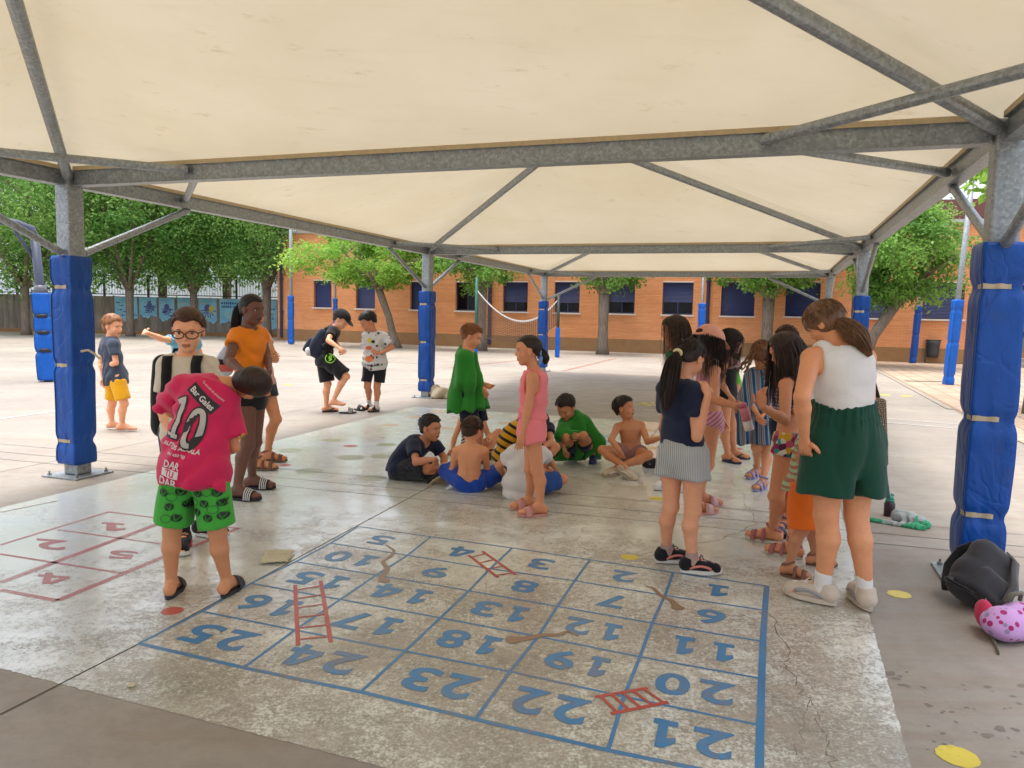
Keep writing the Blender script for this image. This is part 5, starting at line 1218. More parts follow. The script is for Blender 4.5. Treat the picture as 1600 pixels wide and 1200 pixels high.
# ---- shoes
def shoe(f, k, kind, mats, parent, name='shoe'):
    h = f.h; A = f.J[k+'a']; td = f.toe(k); fu = f.footup(k); sd = np.cross(td, fu); so = f.sole(k); L = .172 * h; sgn = 1 if k == 'r' else -1
    def P(x, y, z): return so + td * x * h + sd * y * h + fu * z * h
    def outline(n=28, gr=1.0):
        pts = []
        for i in range(n):
            a = i * 2 * math.pi / n; x = .042 + .088 * math.cos(a) * gr; y = (.030 if math.cos(a) > 0 else .025) * math.sin(a) * (1 - .10 * math.cos(2 * a)) * gr + .004 * sgn * -1 * math.cos(a); pts.append((x, y))
        return pts
    def slab(z0, z1, g0=1.0, g1=1.0, curve=.006):
        m = MB(); o0, o1 = outline(28, g0), outline(28, g1)
        rise = lambda x: curve * max(0, (x - .08) / .05) ** 2
        m.add([P(x, y, z0 + rise(x)) for x, y in o0] + [P(x, y, z1 + rise(x)) for x, y in o1], [list(range(28))[::-1], list(range(28, 56))] + [(i, (i + 1) % 28, 28 + (i + 1) % 28, 28 + i) for i in range(28)]); return m
    th = thing_part(name, parent, so)
    lift = -.010 if kind != 'sneaker' else -.006
    if kind in ('slide', 'flip', 'sandal'):
        slab(lift, .003).build('sole', mats[0], th, smooth=False)
        def band(x0, x1, mt, nm='strap', hgt=.040, wz=.0355):
            V = []; n = 14
            for x in (x0, x1):
                hg = float(np.interp(x, [0, .035, .06, .09, .11], [.068, .058, .049, .039, .033])) + (hgt - .040)
                V += [P(x, wz * math.cos(a), -.002 + hg * math.sin(a)) for a in np.linspace(0, math.pi, n)]
            V2 = [so + (v - so) * 1.0 + unit(v - P((x0 + x1) / 2, 0, 0)) * .003 for v in V]
            m = MB(); m.add(V + V2, [(i, i + 1, n + i + 1, n + i) for i in range(n - 1)] + [(2 * n + i, 3 * n + i, 3 * n + i + 1, 2 * n + i + 1) for i in range(n - 1)] + [(i, 2 * n + i, 2 * n + i + 1, i + 1) for i in range(n - 1)] + [(n + i, n + i + 1, 3 * n + i + 1, 3 * n + i) for i in range(n - 1)]); return m.build(nm, mt, th, smooth=True)
        if kind == 'slide':
            band(.046, .090, mats[1])
            for i in range(mats[3] if len(mats) > 3 else 0): band(.050 + .010 * i, .0545 + .010 * i, mats[2], 'stripe', .0425, .0365)
        elif kind == 'flip':
            for s_ in (-1, 1):
                m = MB(); m.tube([P(.03, s_ * .028, .002), P(.065, s_ * .020, .030), P(.100, -.008 * sgn, .020), P(.106, -.008 * sgn, .003)], .005 * h, 6, flat=1.5); m.build('strap', mats[1], th, smooth=True)
        else:
            band(.074, .096, mats[1]); band(.030, .046, mats[1], 'strap', .040, .034)
            m = MB(); m.tube([P(.029 * math.cos(a) - .002, .027 * math.sin(a), .066 + .012 * math.cos(a)) for a in np.linspace(0, 2 * math.pi, 16)], .006 * h, 6); m.build('ankle_strap', mats[1], th, smooth=True)
            m = MB(); m.tube([P(-.036, .0, .002), P(-.038, 0, .03), P(-.030, 0, .056)], .010 * h, 6); m.build('heel_counter', mats[1], th, smooth=True)
    else:
        s_ = slab(lift, .010, 1.02, 1.06); s_.build('sole', mats[0], th, smooth=False)
        croc = kind == 'croc'
        def fn(Q):
            a = rcone(Q, P(-.026, 0, .026), P(.045, 0, .032), .0285 * h, .030 * h); a = smin(a, rcone(Q, P(.045, 0, .026), P(.100, 0, .016), .029 * h, .026 * h), .02)
            a = smin(a, rcone(Q, P(-.020, 0, .03), P(-.010, 0, .066 if not croc else .042), .0285 * h, .0285 * h), .02)
            up = fu.astype(np.float32); q = Q - so.astype(np.float32); z = q @ up / h; x = q @ td.astype(np.float32) / h
            a = smax(a, (z - (.062 if not croc else .042) + .25 * np.clip(x - .0, 0, .05)) * h * .9 if not croc else (z - .052) * h, .006); a = smax(a, -(z - .004) * h, .004); return a
        V, F = surface_nets(fn, so - .25 * h, so + .25 * h, .008); mk('upper', V, F, mats[1], th, smooth=True)
        if kind == 'sneaker':
            m = MB()
            for i in range(4): m.tube([P(.034 + .014 * i, y, .058 - .009 * i - 8 * y * y) for y in np.linspace(-.018, .018, 6)], .003 * h, 5)
            for s2 in (-1, 1): m.tube([P(.034, 0, .062), P(.04, s2 * .016, .070), P(.05, s2 * .022, .060)], .002 * h, 5)
            m.build('laces', mats[2], th)
            m = MB(); m.tube([P(x, s2 * (.0305 - .06 * (x - .05) ** 2 / .05), .022 + .01 * math.sin(x * 40)) for s2 in (1,) for x in np.linspace(-.01, .08, 8)], .006 * h, 6); m.build('side_stripe', mats[3] if len(mats) > 3 else mats[2], th, smooth=True)
            m = MB(); m.tube([P(x, -(.0305 - .06 * (x - .05) ** 2 / .05), .022 + .01 * math.sin(x * 40)) for x in np.linspace(-.01, .08, 8)], .006 * h, 6); m.build('side_stripe', mats[3] if len(mats) > 3 else mats[2], th, smooth=True)
    return th
def thing_part(name, parent, pos):
    o = bpy.data.objects.new(name, None); COL.objects.link(o); o.parent = parent; o.location = tuple(np.asarray(pos) - world_base(parent)); o.empty_display_size = .03; return o
def sock(f, k, mt, parent, top=.20):
    K, A = f.J[k+'k'], f.J[k+'a']; h = f.h; td = f.toe(k); fu = f.footup(k)
    def fn(P):
        b = A + (K - A) * top; d = rcone(P, A - fu * .02 * h, b + (K - A) * .1, .0265 * h, .0275 * h); d = smin(d, rcone(P, A - fu * .02 * h, A - fu * .03 * h + td * .09 * h, .0245 * h, .0195 * h), .02); d = smin(d, rcone(P, A - fu * .026 * h, A - fu * .028 * h - td * .022 * h, .0245 * h, .0245 * h), .02)
        d = smax(d, (P - b.astype(np.float32)) @ unit(K - A).astype(np.float32), .004); return smax(d, -(P - f.sole(k).astype(np.float32)) @ fu.astype(np.float32), .003)
    V, F = surface_nets(fn, A - .16 * h, A + .16 * h, .008); return mk('sock', V, F, mt, parent, smooth=True)

# ---- prints that lie on cloth
def decal(name, V2, F, origin, ex, ey, bvh, mt, parent, off=.003, dirn=None):
    """flat shape V2 (metres in ex, ey) dropped onto a cloth surface along a direction"""
    n = unit(np.cross(ex, ey)) if dirn is None else unit(dirn); W = []
    for x, y in V2:
        p = origin + ex * x + ey * y; hit = bvh.ray_cast(Vector(p + n * .5), Vector(-n)); q = np.array(hit[0]) + n * off if hit[0] is not None else p; W.append(q)
    return mk(name, W, F, mt, parent)
def bvh_of(V, F): return BVHTree.FromPolygons([tuple(v) for v in V], [tuple(map(int, q)) for q in F])
def dense_disc(r, n=24, rings=4, sx=1.0, sy=1.0):
    V = [(0, 0)]; F = []
    for k in range(1, rings + 1): V += [(r * k / rings * math.cos(a) * sx, r * k / rings * math.sin(a) * sy) for a in np.arange(n) * 2 * math.pi / n]
    for j in range(n): F.append((0, 1 + j, 1 + (j + 1) % n))
    for k in range(rings - 1):
        for j in range(n): F.append((1 + k * n + j, 1 + (k + 1) * n + j, 1 + (k + 1) * n + (j + 1) % n, 1 + k * n + (j + 1) % n))
    return V, F
def dense_rect(w, h, nx=12, ny=6, x0=0, y0=0):
    V = [(x0 + w * (i / nx - .5), y0 + h * (j / ny - .5)) for j in range(ny + 1) for i in range(nx + 1)]
    return V, [(j * (nx + 1) + i, j * (nx + 1) + i + 1, (j + 1) * (nx + 1) + i + 1, (j + 1) * (nx + 1) + i) for j in range(ny) for i in range(nx)]
def dense_line(pts, w, step=.02):
    P = np.array(pts, float); Q = []
    for a, b in zip(P[:-1], P[1:]):
        k = max(2, int(np.hypot(*(b - a)) / step)); Q += [a + (b - a) * t for t in np.arange(k) / k]
    Q.append(P[-1]); Q = np.array(Q); T = np.gradient(Q, axis=0); T /= np.linalg.norm(T, axis=1)[:, None] + 1e-9; N = np.stack([-T[:, 1], T[:, 0]], 1); ww = np.full(len(Q), w) if np.isscalar(w) else np.interp(np.linspace(0, 1, len(Q)), np.linspace(0, 1, len(w)), w)
    n = len(Q); return [tuple(x) for x in np.concatenate([Q + N * ww[:, None] / 2, Q - N * ww[:, None] / 2])], [(i, n + i, n + i + 1, i + 1) for i in range(n - 1)]
def dense_text(txt, width, bold=.02):
    V, F, asp = text_mesh(txt, bold, .12); return [((x - .5) * width, (y - .5) * width / asp) for x, y in V], F
# ------------------------------------------------------------------ people
REPORT = []
def on_ray(u, v, frm, L, sign):
    """the point seen at (u, v) whose distance from frm is L, beyond it (+1) or on the near side (-1)"""
    d = unit(ray(u, v)); q = frm - CC; t0 = q @ d; perp2 = q @ q - t0 * t0; k = L * L - perp2
    return CC + d * (t0 + sign * math.sqrt(k)) if k > 0 else CC + d * t0
LIMB = {'e': ('s', .172), 'w': ('e', .150), 'k': ('h', .238), 'a': ('k', .222)}
def joints(h, Y0, px, feet=None):
    J = {}; 
    if feet:
        for k, (a, t) in feet.items(): J[k+'a'] = gnd(*a) + UP * (.056 * h + .012 * h); J[k+'t'] = gnd(*t) + UP * .012 * h
    for n in ('hd', 'nk', 'ls', 'rs', 'lh', 'rh', 'le', 're', 'lw', 'rw', 'lk', 'rk', 'la', 'ra', 'lf', 'rf', 'lt', 'rt'):
        if n not in px: continue
        u, v, dd = px[n]
        if isinstance(dd, str):
            par, L = LIMB[n[1]]; J[n] = on_ray(u, v, J[n[0] + par], L * h, 1 if dd == '+' else -1)
        else: J[n] = atY(u, v, Y0 + dd)
    for n in ('hup', 'lu', 'ru', 'lp', 'rp'):
        if n in px: J[n] = unit(V3(*px[n]))
    REPORT.append(' '.join(f"{a}{np.linalg.norm(J[a]-J[b])/h:.3f}" for a, b in (('ls', 'rs'), ('lh', 'rh'), ('ls', 'le'), ('le', 'lw'), ('rs', 're'), ('re', 'rw'), ('lh', 'lk'), ('lk', 'la'), ('rh', 'rk'), ('rk', 'ra'), ('nk', 'lh'), ('hd', 'nk')) if a in J and b in J))
    return J
def person(label, h, Y0, px, feet=None, face=(0, -1, 0), skin='b98360', headpx=None, group=None, bend=None, **kw):
    J = joints(h, Y0, px, feet)
    hh = headpx * (J['hd'][1]) / FPX if headpx else None
    f = Fig(J, h, face=V3(*face), head_h=hh, bend=V3(*bend) if bend else None, **kw)
    b = (J['la'] + J['ra']) / 2 if feet else (J['lh'] + J['rh']) / 2; f.root = thing('person', (b[0], b[1], 0), label, 'person', group)
    REPORT[-1] += f"  head {f.Hh/h:.3f} {label[:30]}"; return f
FACEX = V3(1, 0, 0)
W_ = clothmat
M_blackc = W_('black cotton', '17171b'); M_navyc = W_('navy cotton', '1b2238'); M_whitec = W_('white cotton', 'c9c6c2', .06); M_rubber = mat('black rubber', '1b1b1e', .6, .2, 30); M_white = mat('white rubber', 'cfccc6', .5, .08, 20)
M_sandal = mat('brown leather', '6b4433', .6, .2, 30); M_lace = mat('shoe lace', '2a292b', .8, .1)
def y_of(u, v): return gnd(u, v)[1]

# --- boy in dark tee and yellow shorts, far left
f = person('barefoot fair-haired boy in dark grey tee and yellow shorts by the left post', 1.45, y_of(184, 673),
    dict(hd=(176.5, 510, 0), nk=(171, 528, 0), ls=(165, 536, .13), rs=(177, 538, -.12), le=(158, 566, .12), re=(181, 567, -.16), lw=(161, 592, .06), rw=(164, 573, -.02), lh=(178, 588, .07), rh=(183, 588, -.07), lk=(175, 631, .08), rk=(194, 631, -.08)),
    dict(l=((175, 671), (196, 671)), r=((191, 674), (215, 674))), face=(.95, -.2, -.08), skin='c08a68', headpx=34, far=True)
make_body(f, 'c08a68', f.root, toes='lr', look='down'); make_hair(f, '8a5a34', f.root, thick=.09, front=-.02, seed=2, length=.16, n=420)
part('tee', f, tee(f, .021, -.20, .62, grow=.014), W_('slate grey cotton', '3a4250'), f.root); part('shorts', f, bottoms(f, .010, -.08, .84, .028), W_('yellow cotton', 'd39a18'), f.root)
# --- pointing person behind the boy with glasses
f = person('person in light blue tee pointing left, mostly hidden behind the boy with glasses', 1.52, 9.0,
    dict(hd=(289, 505, 0), nk=(289, 527, 0), rs=(273, 532, -.02), ls=(305, 533, .02), re=(254, 530, '-'), rw=(229, 520, '-'), rf=(212, 514, -.2), le=(312, 552, .1), lw=(300, 570, -.1), lh=(297, 588, 0), rh=(281, 588, 0), lk=(298, 636, -.02), rk=(281, 636, -.02)),
    dict(l=((297, 688), (297, 696)), r=((281, 688), (280, 696))), face=(-.6, -.8, 0), headpx=40, far=True)
f.curl = {'r': .12}; make_body(f, 'c49273', f.root); make_hair(f, '5b544d', f.root, seed=5)
part('tee', f, tee(f, .016, -.1, .5), W_('light blue cotton', '6fa6c0'), f.root); part('shorts', f, bottoms(f, .014, .1, .8), M_navyc, f.root)
for k in 'lr': shoe(f, k, 'sneaker', [M_white, M_blackc, M_lace], f.root)

# --- boy with glasses and rucksack
f = person('boy with black glasses in white tee wearing a black rucksack', 1.56, y_of(298, 852),
    dict(hd=(294, 517, -.02), nk=(290, 558, .02), rs=(262, 572, .0), ls=(325, 572, .02), re=(254, 640, '+'), rw=(272, 690, '-'), le=(338, 640, '+'), lw=(325, 690, '-'), rh=(276, 676, .02), lh=(312, 676, .02), rk=(282, 764, -.04), lk=(315, 758, .02)),
    dict(r=((288, 858), (284, 878)), l=((318, 838), (372, 843))), face=(.22, -.95, -.18), skin='c08d6c', headpx=65, fat=1.08)
make_body(f, 'c08d6c', f.root, look=None); make_hair(f, '4a2f20', f.root, thick=.075, front=.02, seed=8, length=.10, n=420)
f_tee = part('tee', f, tee(f, .018, -.12, .62, grow=.01), W_('cream cotton', 'c4bba9', .06), f.root); part('shorts', f, bottoms(f, .014, .1, .72), W_('charcoal cotton', '3a3b3f'), f.root)
M_red_s = mat('red shoe leather', 'a3303a', .5, .1); 
for k in 'lr': shoe(f, k, 'sneaker', [M_white, M_blackc, M_lace, M_red_s], f.root); sock(f, k, M_blackc, f.root, .16)
gm = MB(); A = np.stack([f.hf, f.hr, f.hu]); H = f.Hh; c = f.J['hd']
for sg in (-1, 1):
    e = V3(.43, .155 * sg, -.01); gm.tube([c + ((e + V3(-.05 * (abs(math.cos(t)) if math.cos(t) * sg > 0 else 0), .135 * math.cos(t), .092 * math.sin(t))) @ A) * H for t in np.linspace(0, 2 * math.pi, 20)], .0135 * H, 6)
    gm.tube([c + (V3(x, y * sg, z) @ A) * H for x, y, z in ((.39, .29, .03), (.2, .36, .03), (-.02, .375, .02))], .012 * H, 5)
gm.tube([c + (V3(.445, y, .02) @ A) * H for y in (-.03, 0, .03)], .011 * H, 5); gm.build('glasses', M_blk, f.root, smooth=True)
F_GL = f; GL_TEE = (f_tee[1], f_tee[2])
# --- boy in the pink jersey
f = person('boy in pink number 10 jersey and green shorts, bent over with his back turned', 1.42, y_of(310, 935),
    dict(hd=(391, 600, .16), nk=(337, 597, .12), ls=(288, 606, .10), rs=(350, 628, .14), le=(262, 636, '+'), re=(366, 698, '+'), lw=(285, 660, '+'), rw=(350, 706, '+'), lh=(285, 731, 0), rh=(324, 736, 0), lk=(269, 827, -.01), rk=(340, 832, .0), hup=(.95, -.12, .16)),
    dict(l=((268, 932), (286, 905)), r=((354, 930), (385, 905))), face=(.25, .82, -.50), skin='a87452', headpx=66, bend=(-.03, .0, .02))
make_body(f, 'a87452', f.root); make_hair(f, '2c1d14', f.root, thick=.03, seed=9, n=0, nape=-.34)
_, Vj, Fj = part('jersey', f, tee(f, .030, -.20, .80, grow=.03, slv_r=1.75, wrinkle=.006, crease=1.7), W_('pink jersey cloth', 'bf2050', .07, rough=.6), f.root)
M_greenc = W_('green shorts cloth', '3f9a38', .08)
_, Vs_, Fs_ = part('shorts', f, bottoms(f, .018, .05, .90, .034), M_greenc, f.root)
for k in 'lr': shoe(f, k, 'slide', [mat('dark slate rubber', '2a2c35', .6, .1), mat('slate strap', '32343e', .6, .1)], f.root, 'slide_sandal')
F_JERSEY = f
jersey = [o for o in f.root.children if o.name.startswith('jersey')][0]; jshorts = [o for o in f.root.children if o.name.startswith('shorts')][0]
bv = bvh_of(Vj, Fj); M_prt = mat('silver-white print', 'b9b4ae', .5, .1, 30); M_prw = mat('white print', 'd8cfd0', .6, .05)
ex = unit(atY(352, 716, 5) - atY(262, 690, 5)); ex[1] = 0; ex = unit(ex); ey = np.cross(V3(0, -1, 0), ex); ey = unit(ey if ey[2] > 0 else -ey)
def jat(u, v): return atY(u, v, f.J['nk'][1] - .1)
# the club's name plate runs along the shoulders, the number and sponsor down the back
def rot(ex, ey, a): return ex * math.cos(a) + ey * math.sin(a), -ex * math.sin(a) + ey * math.cos(a)
PX = 4.15 / FPX
def dpx(name, V2, F, u, v, ang, mt, off): 
    e1, e2 = V3(math.cos(ang), 0, -math.sin(ang)), V3(math.sin(ang), 0, math.cos(ang)); return decal(name, V2, F, jat(u, v), e1, e2, bv, mt, jersey, off, dirn=V3(0, -1, 0))
a_pl = math.atan2(634 - 609, 336 - 309)
V2, F2 = dense_rect(54 * PX, 17 * PX, 16, 6); dpx('name_plate', V2, F2, 322, 621, a_pl, M_blk, .004)
V2, F2 = dense_text('Bar Gales', 46 * PX); dpx('lettering', V2, F2, 322, 621, a_pl, M_prw, .006)
V2, F2 = dense_text('Tu escuela de primavera', 44 * PX, .0); dpx('lettering', V2, F2, 335, 611, a_pl + .0, M_prw, .005)
for ch, u, v, w, ang in (('1', 287, 649, 23, .26), ('0', 315, 665, 30, .26)):
    V0, F0, asp = text_mesh(ch, .10, .10); hh = 70 * PX; ww = w * PX
    if ch == '1':
        poly = [(-.5, -.5), (.5, -.5), (.5, -.3), (.22, -.3), (.22, .5), (-.05, .5), (-.5, .3), (-.5, .12), (-.12, .2), (-.12, -.3), (-.5, -.3)]
    for nm, g, mt, off in (('number_outline', 1.0, M_blk, .005), ('number', .80, M_prt, .007)):
        if ch == '1':
            L = [(-.34, .30), (.05, .42), (.05, -.40)]; V2, F2 = dense_line([(x * ww, y * hh) for x, y in L], (.30 if g == 1 else .17) * hh * .62, .012); dpx(nm, V2, F2, u, v, ang, mt, off)
            V2, F2 = dense_line([(-.42 * ww, -.40 * hh), (.5 * ww, -.40 * hh)], (.26 if g == 1 else .15) * hh * .62, .012); dpx(nm, V2, F2, u, v, ang, mt, off + .0005)
        else:
            T = np.linspace(0, 2 * math.pi, 40); V2, F2 = dense_line([(.34 * ww * np.sign(math.cos(t)) * abs(math.cos(t)) ** .8, .38 * hh * math.sin(t)) for t in T], (.30 if g == 1 else .18) * hh * .62, .012); dpx(nm, V2, F2, u, v, ang, mt, off)
V2, F2 = dense_text('. AUTOS ALCALÁ', 66 * PX, .03); dpx('lettering', V2, F2, 297, 692, .22, M_prw, .005)
V2, F2 = dense_text('647 450 969', 30 * PX, .02); dpx('lettering', V2, F2, 295, 703, .22, M_prw, .005)
V2, F2 = dense_text('DAR', 29 * PX, .02); dpx('lettering', V2, F2, 291, 717, .16, M_prw, .005)
V2, F2 = dense_rect(31 * PX, 12 * PX, 8, 4); dpx('print_box', V2, F2, 288, 729, .16, M_prw, .005)
V2, F2 = dense_text('TU', 17 * PX, .03); dpx('lettering', V2, F2, 288, 729, .16, W_('pink jersey cloth', 'bf2050', .07, rough=.6), .007)
V2, F2 = dense_text('DAR', 33 * PX, .02); dpx('lettering', V2, F2, 285, 742, .16, M_prw, .005)
V2, F2 = dense_rect(5 * PX, 8 * PX, 3, 3); dpx('sleeve_badge', V2, F2, 374, 684, .1, mat('yellow badge', 'c79a2c', .6, .1), .005)
bv2 = bvh_of(Vs_, Fs_); rs = np.random.default_rng(3)
spots = [(258, 768), (284, 768), (268, 790), (292, 788), (278, 808), (311, 770), (321, 786), (339, 770), (308, 800), (327, 808), (347, 806), (346, 786)]
for i, (u, v) in enumerate(spots):
    o_ = atY(u, v, f.J['lh'][1] - .08); a = rs.uniform(-.5, .5); e1, e2 = V3(math.cos(a), 0, math.sin(a)), V3(-math.sin(a), 0, math.cos(a)); r = 7.2 * PX
    V2, F2 = dense_disc(r, 18, 3, 1, .82); decal('ball_print', V2, F2, o_, e1, e2, bv2, M_blk, jshorts, .004, dirn=V3(0, -1, 0))
    for sgn in (-1, 1):
        V2, F2 = dense_line([(sgn * r * .7 * (1 - .9 * abs(t)) if abs(t) < .5 else sgn * r * (.7 - .9 * .5), 0) and (sgn * t * r * .75, (t * t * .7 - .55 + .75 * abs(t)) * r) for t in np.linspace(-1, 1, 9)], [.004, .012, .004], .01); decal('ball_print_mark', V2, F2, o_, e1, e2, bv2, M_greenc, jshorts, .0055, dirn=V3(0, -1, 0))
M_thin = mat('dark green line print', '24602a', .7, .05)
for u, v in ((271, 775), (263, 808), (334, 795), (302, 784), (325, 768)):
    o_ = atY(u, v, f.J['lh'][1] - .08); r = 8 * PX; V2, F2 = dense_line([(r * math.cos(t), r * .75 * math.sin(t)) for t in np.linspace(0, 6.28, 20)], .0035, .01); decal('ring_print', V2, F2, o_, V3(1, 0, 0), UP, bv2, M_thin, jshorts, .004, dirn=V3(0, -1, 0))

# --- tall girl in orange
f = person('tall girl in orange tee and black shorts with hand on hip', 1.68, y_of(385, 776),
    dict(hd=(394, 484, 0), nk=(387, 514, .03), rs=(370, 524, -.06), ls=(407, 523, .16), re=(357, 563, '-'), rw=(380, 580, '-'), le=(417, 558, .12), lw=(420, 574, -.06), rh=(383, 617, -.06), lh=(399, 617, .10), rk=(387, 694, -.08), lk=(398, 690, .10)),
    dict(r=((371, 781), (417, 784)), l=((394, 764), (432, 765))), face=(.88, -.42, -.06), skin='593b30', headpx=47, female=True)
make_body(f, '593b30', f.root, toes='lr', brow='120d0b')
pt = f.J['hd'] - f.hf * f.Hh * .42 + f.hu * f.Hh * .18; Yh = f.J['hd'][1]
make_hair(f, '15100e', f.root, thick=.02, seed=10, n=0, locks=[tail([pt, atY(372, 484, Yh + .05), atY(369, 505, Yh + .05), atY(366, 524, Yh + .06), atY(363, 545, Yh + .06)], [.02, .04, .042, .034, .015], np.random.default_rng(1), 80)])
part('tee', f, tee(f, .013, .0, .42, wrinkle=.005), W_('orange cotton', 'd97a1c', .07), f.root); part('shorts', f, bottoms(f, .006, .16, .22, .0, .001, tight=True), M_blackc, f.root)
for k in 'lr': shoe(f, k, 'slide', [M_rubber, M_rubber, M_white, 4], f.root, 'slide_sandal')
# --- girl behind her
f = person('girl in pale pink top and brown sandals standing behind the girl in orange', 1.60, y_of(415, 727),
    dict(hd=(397, 493, .05), nk=(402, 517, .05), rs=(398, 527, -.12), ls=(414, 528, .14), le=(430, 561, '-'), lw=(416, 556, '-'), re=(398, 560, -.15), rw=(412, 558, -.16), rh=(404, 600, -.08), lh=(414, 600, .08), rk=(402, 655, -.08), lk=(431, 655, .02)),
    dict(r=((402, 735), (421, 735)), l=((418, 722), (457, 722))), face=(.9, -.3, 0), skin='a9724f', headpx=38, female=True)
make_body(f, 'a9724f', f.root, toes='lr'); make_hair(f, '3a261a', f.root, seed=12)
part('top', f, tee(f, .012, .0, .30), W_('pale pink cotton', 'cfa19a'), f.root); part('shorts', f, bottoms(f, .008, .1, .4), M_navyc, f.root)
for k in 'lr': shoe(f, k, 'sandal', [mat('tan sandal sole', '6e5a48', .7, .1), M_sandal], f.root, 'sandal')
# --- boy in cap
f = person('boy in black with backwards-tilted black cap stepping out of his slide', 1.55, y_of(516, 645),
    dict(hd=(533, 500, .0), nk=(524, 512, .02), rs=(519, 517, -.12), ls=(525, 516, .14), re=(513, 532, '-'), rw=(529, 543, '-'), le=(522, 532, .2), lw=(532, 545, .06), rh=(509, 561, -.06), lh=(505, 561, .08), rk=(541, 588, -.1), ra=(521, 625, -.12), lk=(512, 600, .06), rt=(543, 636, -.12)),
    dict(l=((510, 644), (528, 643))), face=(.85, -.2, -.5), skin='b98566', headpx=29, far=True, fat=1.1, bend=(-.07, 0, .03))
make_body(f, 'b98566', f.root, toes='lr', look='down'); make_hair(f, '1d1714', f.root, seed=13, thick=.03)
part('tee', f, tee(f, .016, -.05, .55), M_blackc, f.root); _, Vb, Fb = part('shorts', f, bottoms(f, .018, .10, .90, .035), M_blackc, f.root)
bs = [o for o in f.root.children if o.name.startswith('shorts')][0]; bvb = bvh_of(Vb, Fb); M_lime = mat('lime print', '86c832', .6, .05); k = f.J['rh'][1] / FPX
V2, F2 = dense_line([(7 * k * math.cos(t), 7 * k * math.sin(t)) for t in np.linspace(0, 6.28, 24)], 1.3 * k, .02); decal('lime_emblem', V2, F2, atY(515, 560, f.J['rh'][1] - .15), V3(1, 0, 0), UP, bvb, M_lime, bs, .006, dirn=V3(0, -1, 0))
V2, F2 = dense_line([(-3 * k, 3 * k), (2 * k, 3.5 * k), (-1 * k, 0), (1.5 * k, -2 * k), (-2 * k, -4.5 * k)], [1 * k, 4 * k, 4.5 * k, 3 * k, 1 * k], .02); decal('lime_emblem', V2, F2, atY(515, 560, f.J['rh'][1] - .15), V3(1, 0, 0), UP, bvb, M_lime, bs, .006, dirn=V3(0, -1, 0))
shoe(f, 'l', 'flip', [M_rubber, M_rubber], f.root, 'flip_flop')
F_CAP = f
def cap(f, mt, brim=True, back_gap=False, flip=1.0, tilt=0.0):
    A = np.stack([f.hf, f.hr, f.hu]); H = f.Hh; c = f.J['hd']; E = np.eye(3)
    def fn(P):
        q = ((P - c.astype(np.float32)) @ A.astype(np.float32).T) / H; d = ellip(q, V3(-.05, 0, .15), (.53, .43, .45), E); d = smax(d, -(q[:, 2] - .18 - .10 * q[:, 0]), .015)
        if back_gap: d = smax(d, -ellip(q, V3(-.5 * flip, 0, .26), (.2, .16, .075), E), .015)
        if brim:
            b = ellip(q, V3(.47 * flip, 0, .20), (.33, .29, .06), E); b = np.abs(b + .0) ; x = q[:, 0] * flip; zz = q[:, 2] - (.235 - .55 * np.clip(x - .3, 0, 1) ** 1.3 - .5 * q[:, 1] ** 2); b = smax(ellip(q, V3(.45 * flip, 0, .2), (.36, .31, .3), E), np.abs(zz) - .016, .01); d = smin(d, b, .02)
        return d * H
    V, F = surface_nets(fn, c - H * .95, c + H * .95, H / 44); return mk('cap', V, F, mt, f.root, smooth=True)
cap(f, M_blackc)
# --- boy in printed white tee
f = person('boy in white printed tee and black shorts looking down, hand on belly', 1.52, y_of(580, 643),
    dict(hd=(575, 503, -.05), nk=(584, 519, 0), rs=(573, 525, -.02), ls=(600, 526, .0), le=(613, 543, -.03), lw=(594, 552, -.21), lf=(586, 550, -.24), re=(573, 547, .10), rw=(574, 566, .06), rh=(578, 567, -.02), lh=(594, 567, 0), rk=(574, 604, -.05), lk=(589, 605, -.03)),
    dict(r=((577, 639), (563, 642)), l=((588, 643), (568, 646))), face=(-.75, -.5, -.5), skin='a06c4e', headpx=30, far=True, fat=1.08)
make_body(f, 'a06c4e', f.root, look='down'); make_hair(f, '17110f', f.root, seed=14, thick=.08, length=.12, n=380)
def tee_print(t):
    v = t.n('ShaderNodeTexVoronoi', feature='F1'); t.l(t.mapped((1, 1, 1)), v.inputs['Vector']); v.inputs['Scale'].default_value = 13; k = t.ramp(t.math('ADD', v.outputs[0], t.math('MULTIPLY', t.noise(24, 4, .7), .35)), [(.44, 1.0), (.48, 0.0)]); sp = t.n('ShaderNodeSeparateColor'); t.l(v.outputs['Color'], sp.inputs[0])
    return t.mix(k, 'c4c1bd', t.mix(t.ramp(sp.outputs[0], [(.78, 0.0), (.8, 1.0)]), '3a3a40', '8b8f96'))
o, Vt, Ft = part('tee', f, tee(f, .026, -.23, .74, grow=.02, slv_r=1.6), W_('white cotton with dark print', tee_print), f.root); bvt = bvh_of(Vt, Ft); k = f.J['nk'][1] / FPX
for u, v, sx, sy, c_ in ((576, 532, 3.5, 4, 'c9b929'), (575, 544, 6, 3, 'c9603a'), (576, 561, 7, 4.5, 'd0662a'), (582, 534, 3, 2.4, '222226'), (582, 559, 2, 2, '222226')):
    V2, F2 = dense_disc(1, 16, 3, sx * k, sy * k); decal('colour_print', V2, F2, atY(u, v, f.J['nk'][1] - .2), V3(1, 0, 0), UP, bvt, mat('tee print', c_, .7, .15, 40), o, .006, dirn=V3(0, -1, 0))
V2, F2 = dense_text('NATUMPO', 20 * k, .03); decal('lettering', V2, F2, atY(583, 571, f.J['nk'][1] - .2), V3(1, 0, .02), UP, bvt, M_blk, o, .007, dirn=V3(0, -1, 0))
part('shorts', f, bottoms(f, .016, .0, .80, .03), M_blackc, f.root)
for k in 'lr': sock(f, k, M_whitec, f.root, .25); shoe(f, k, 'slide', [M_rubber, M_rubber], f.root, 'slide_sandal')

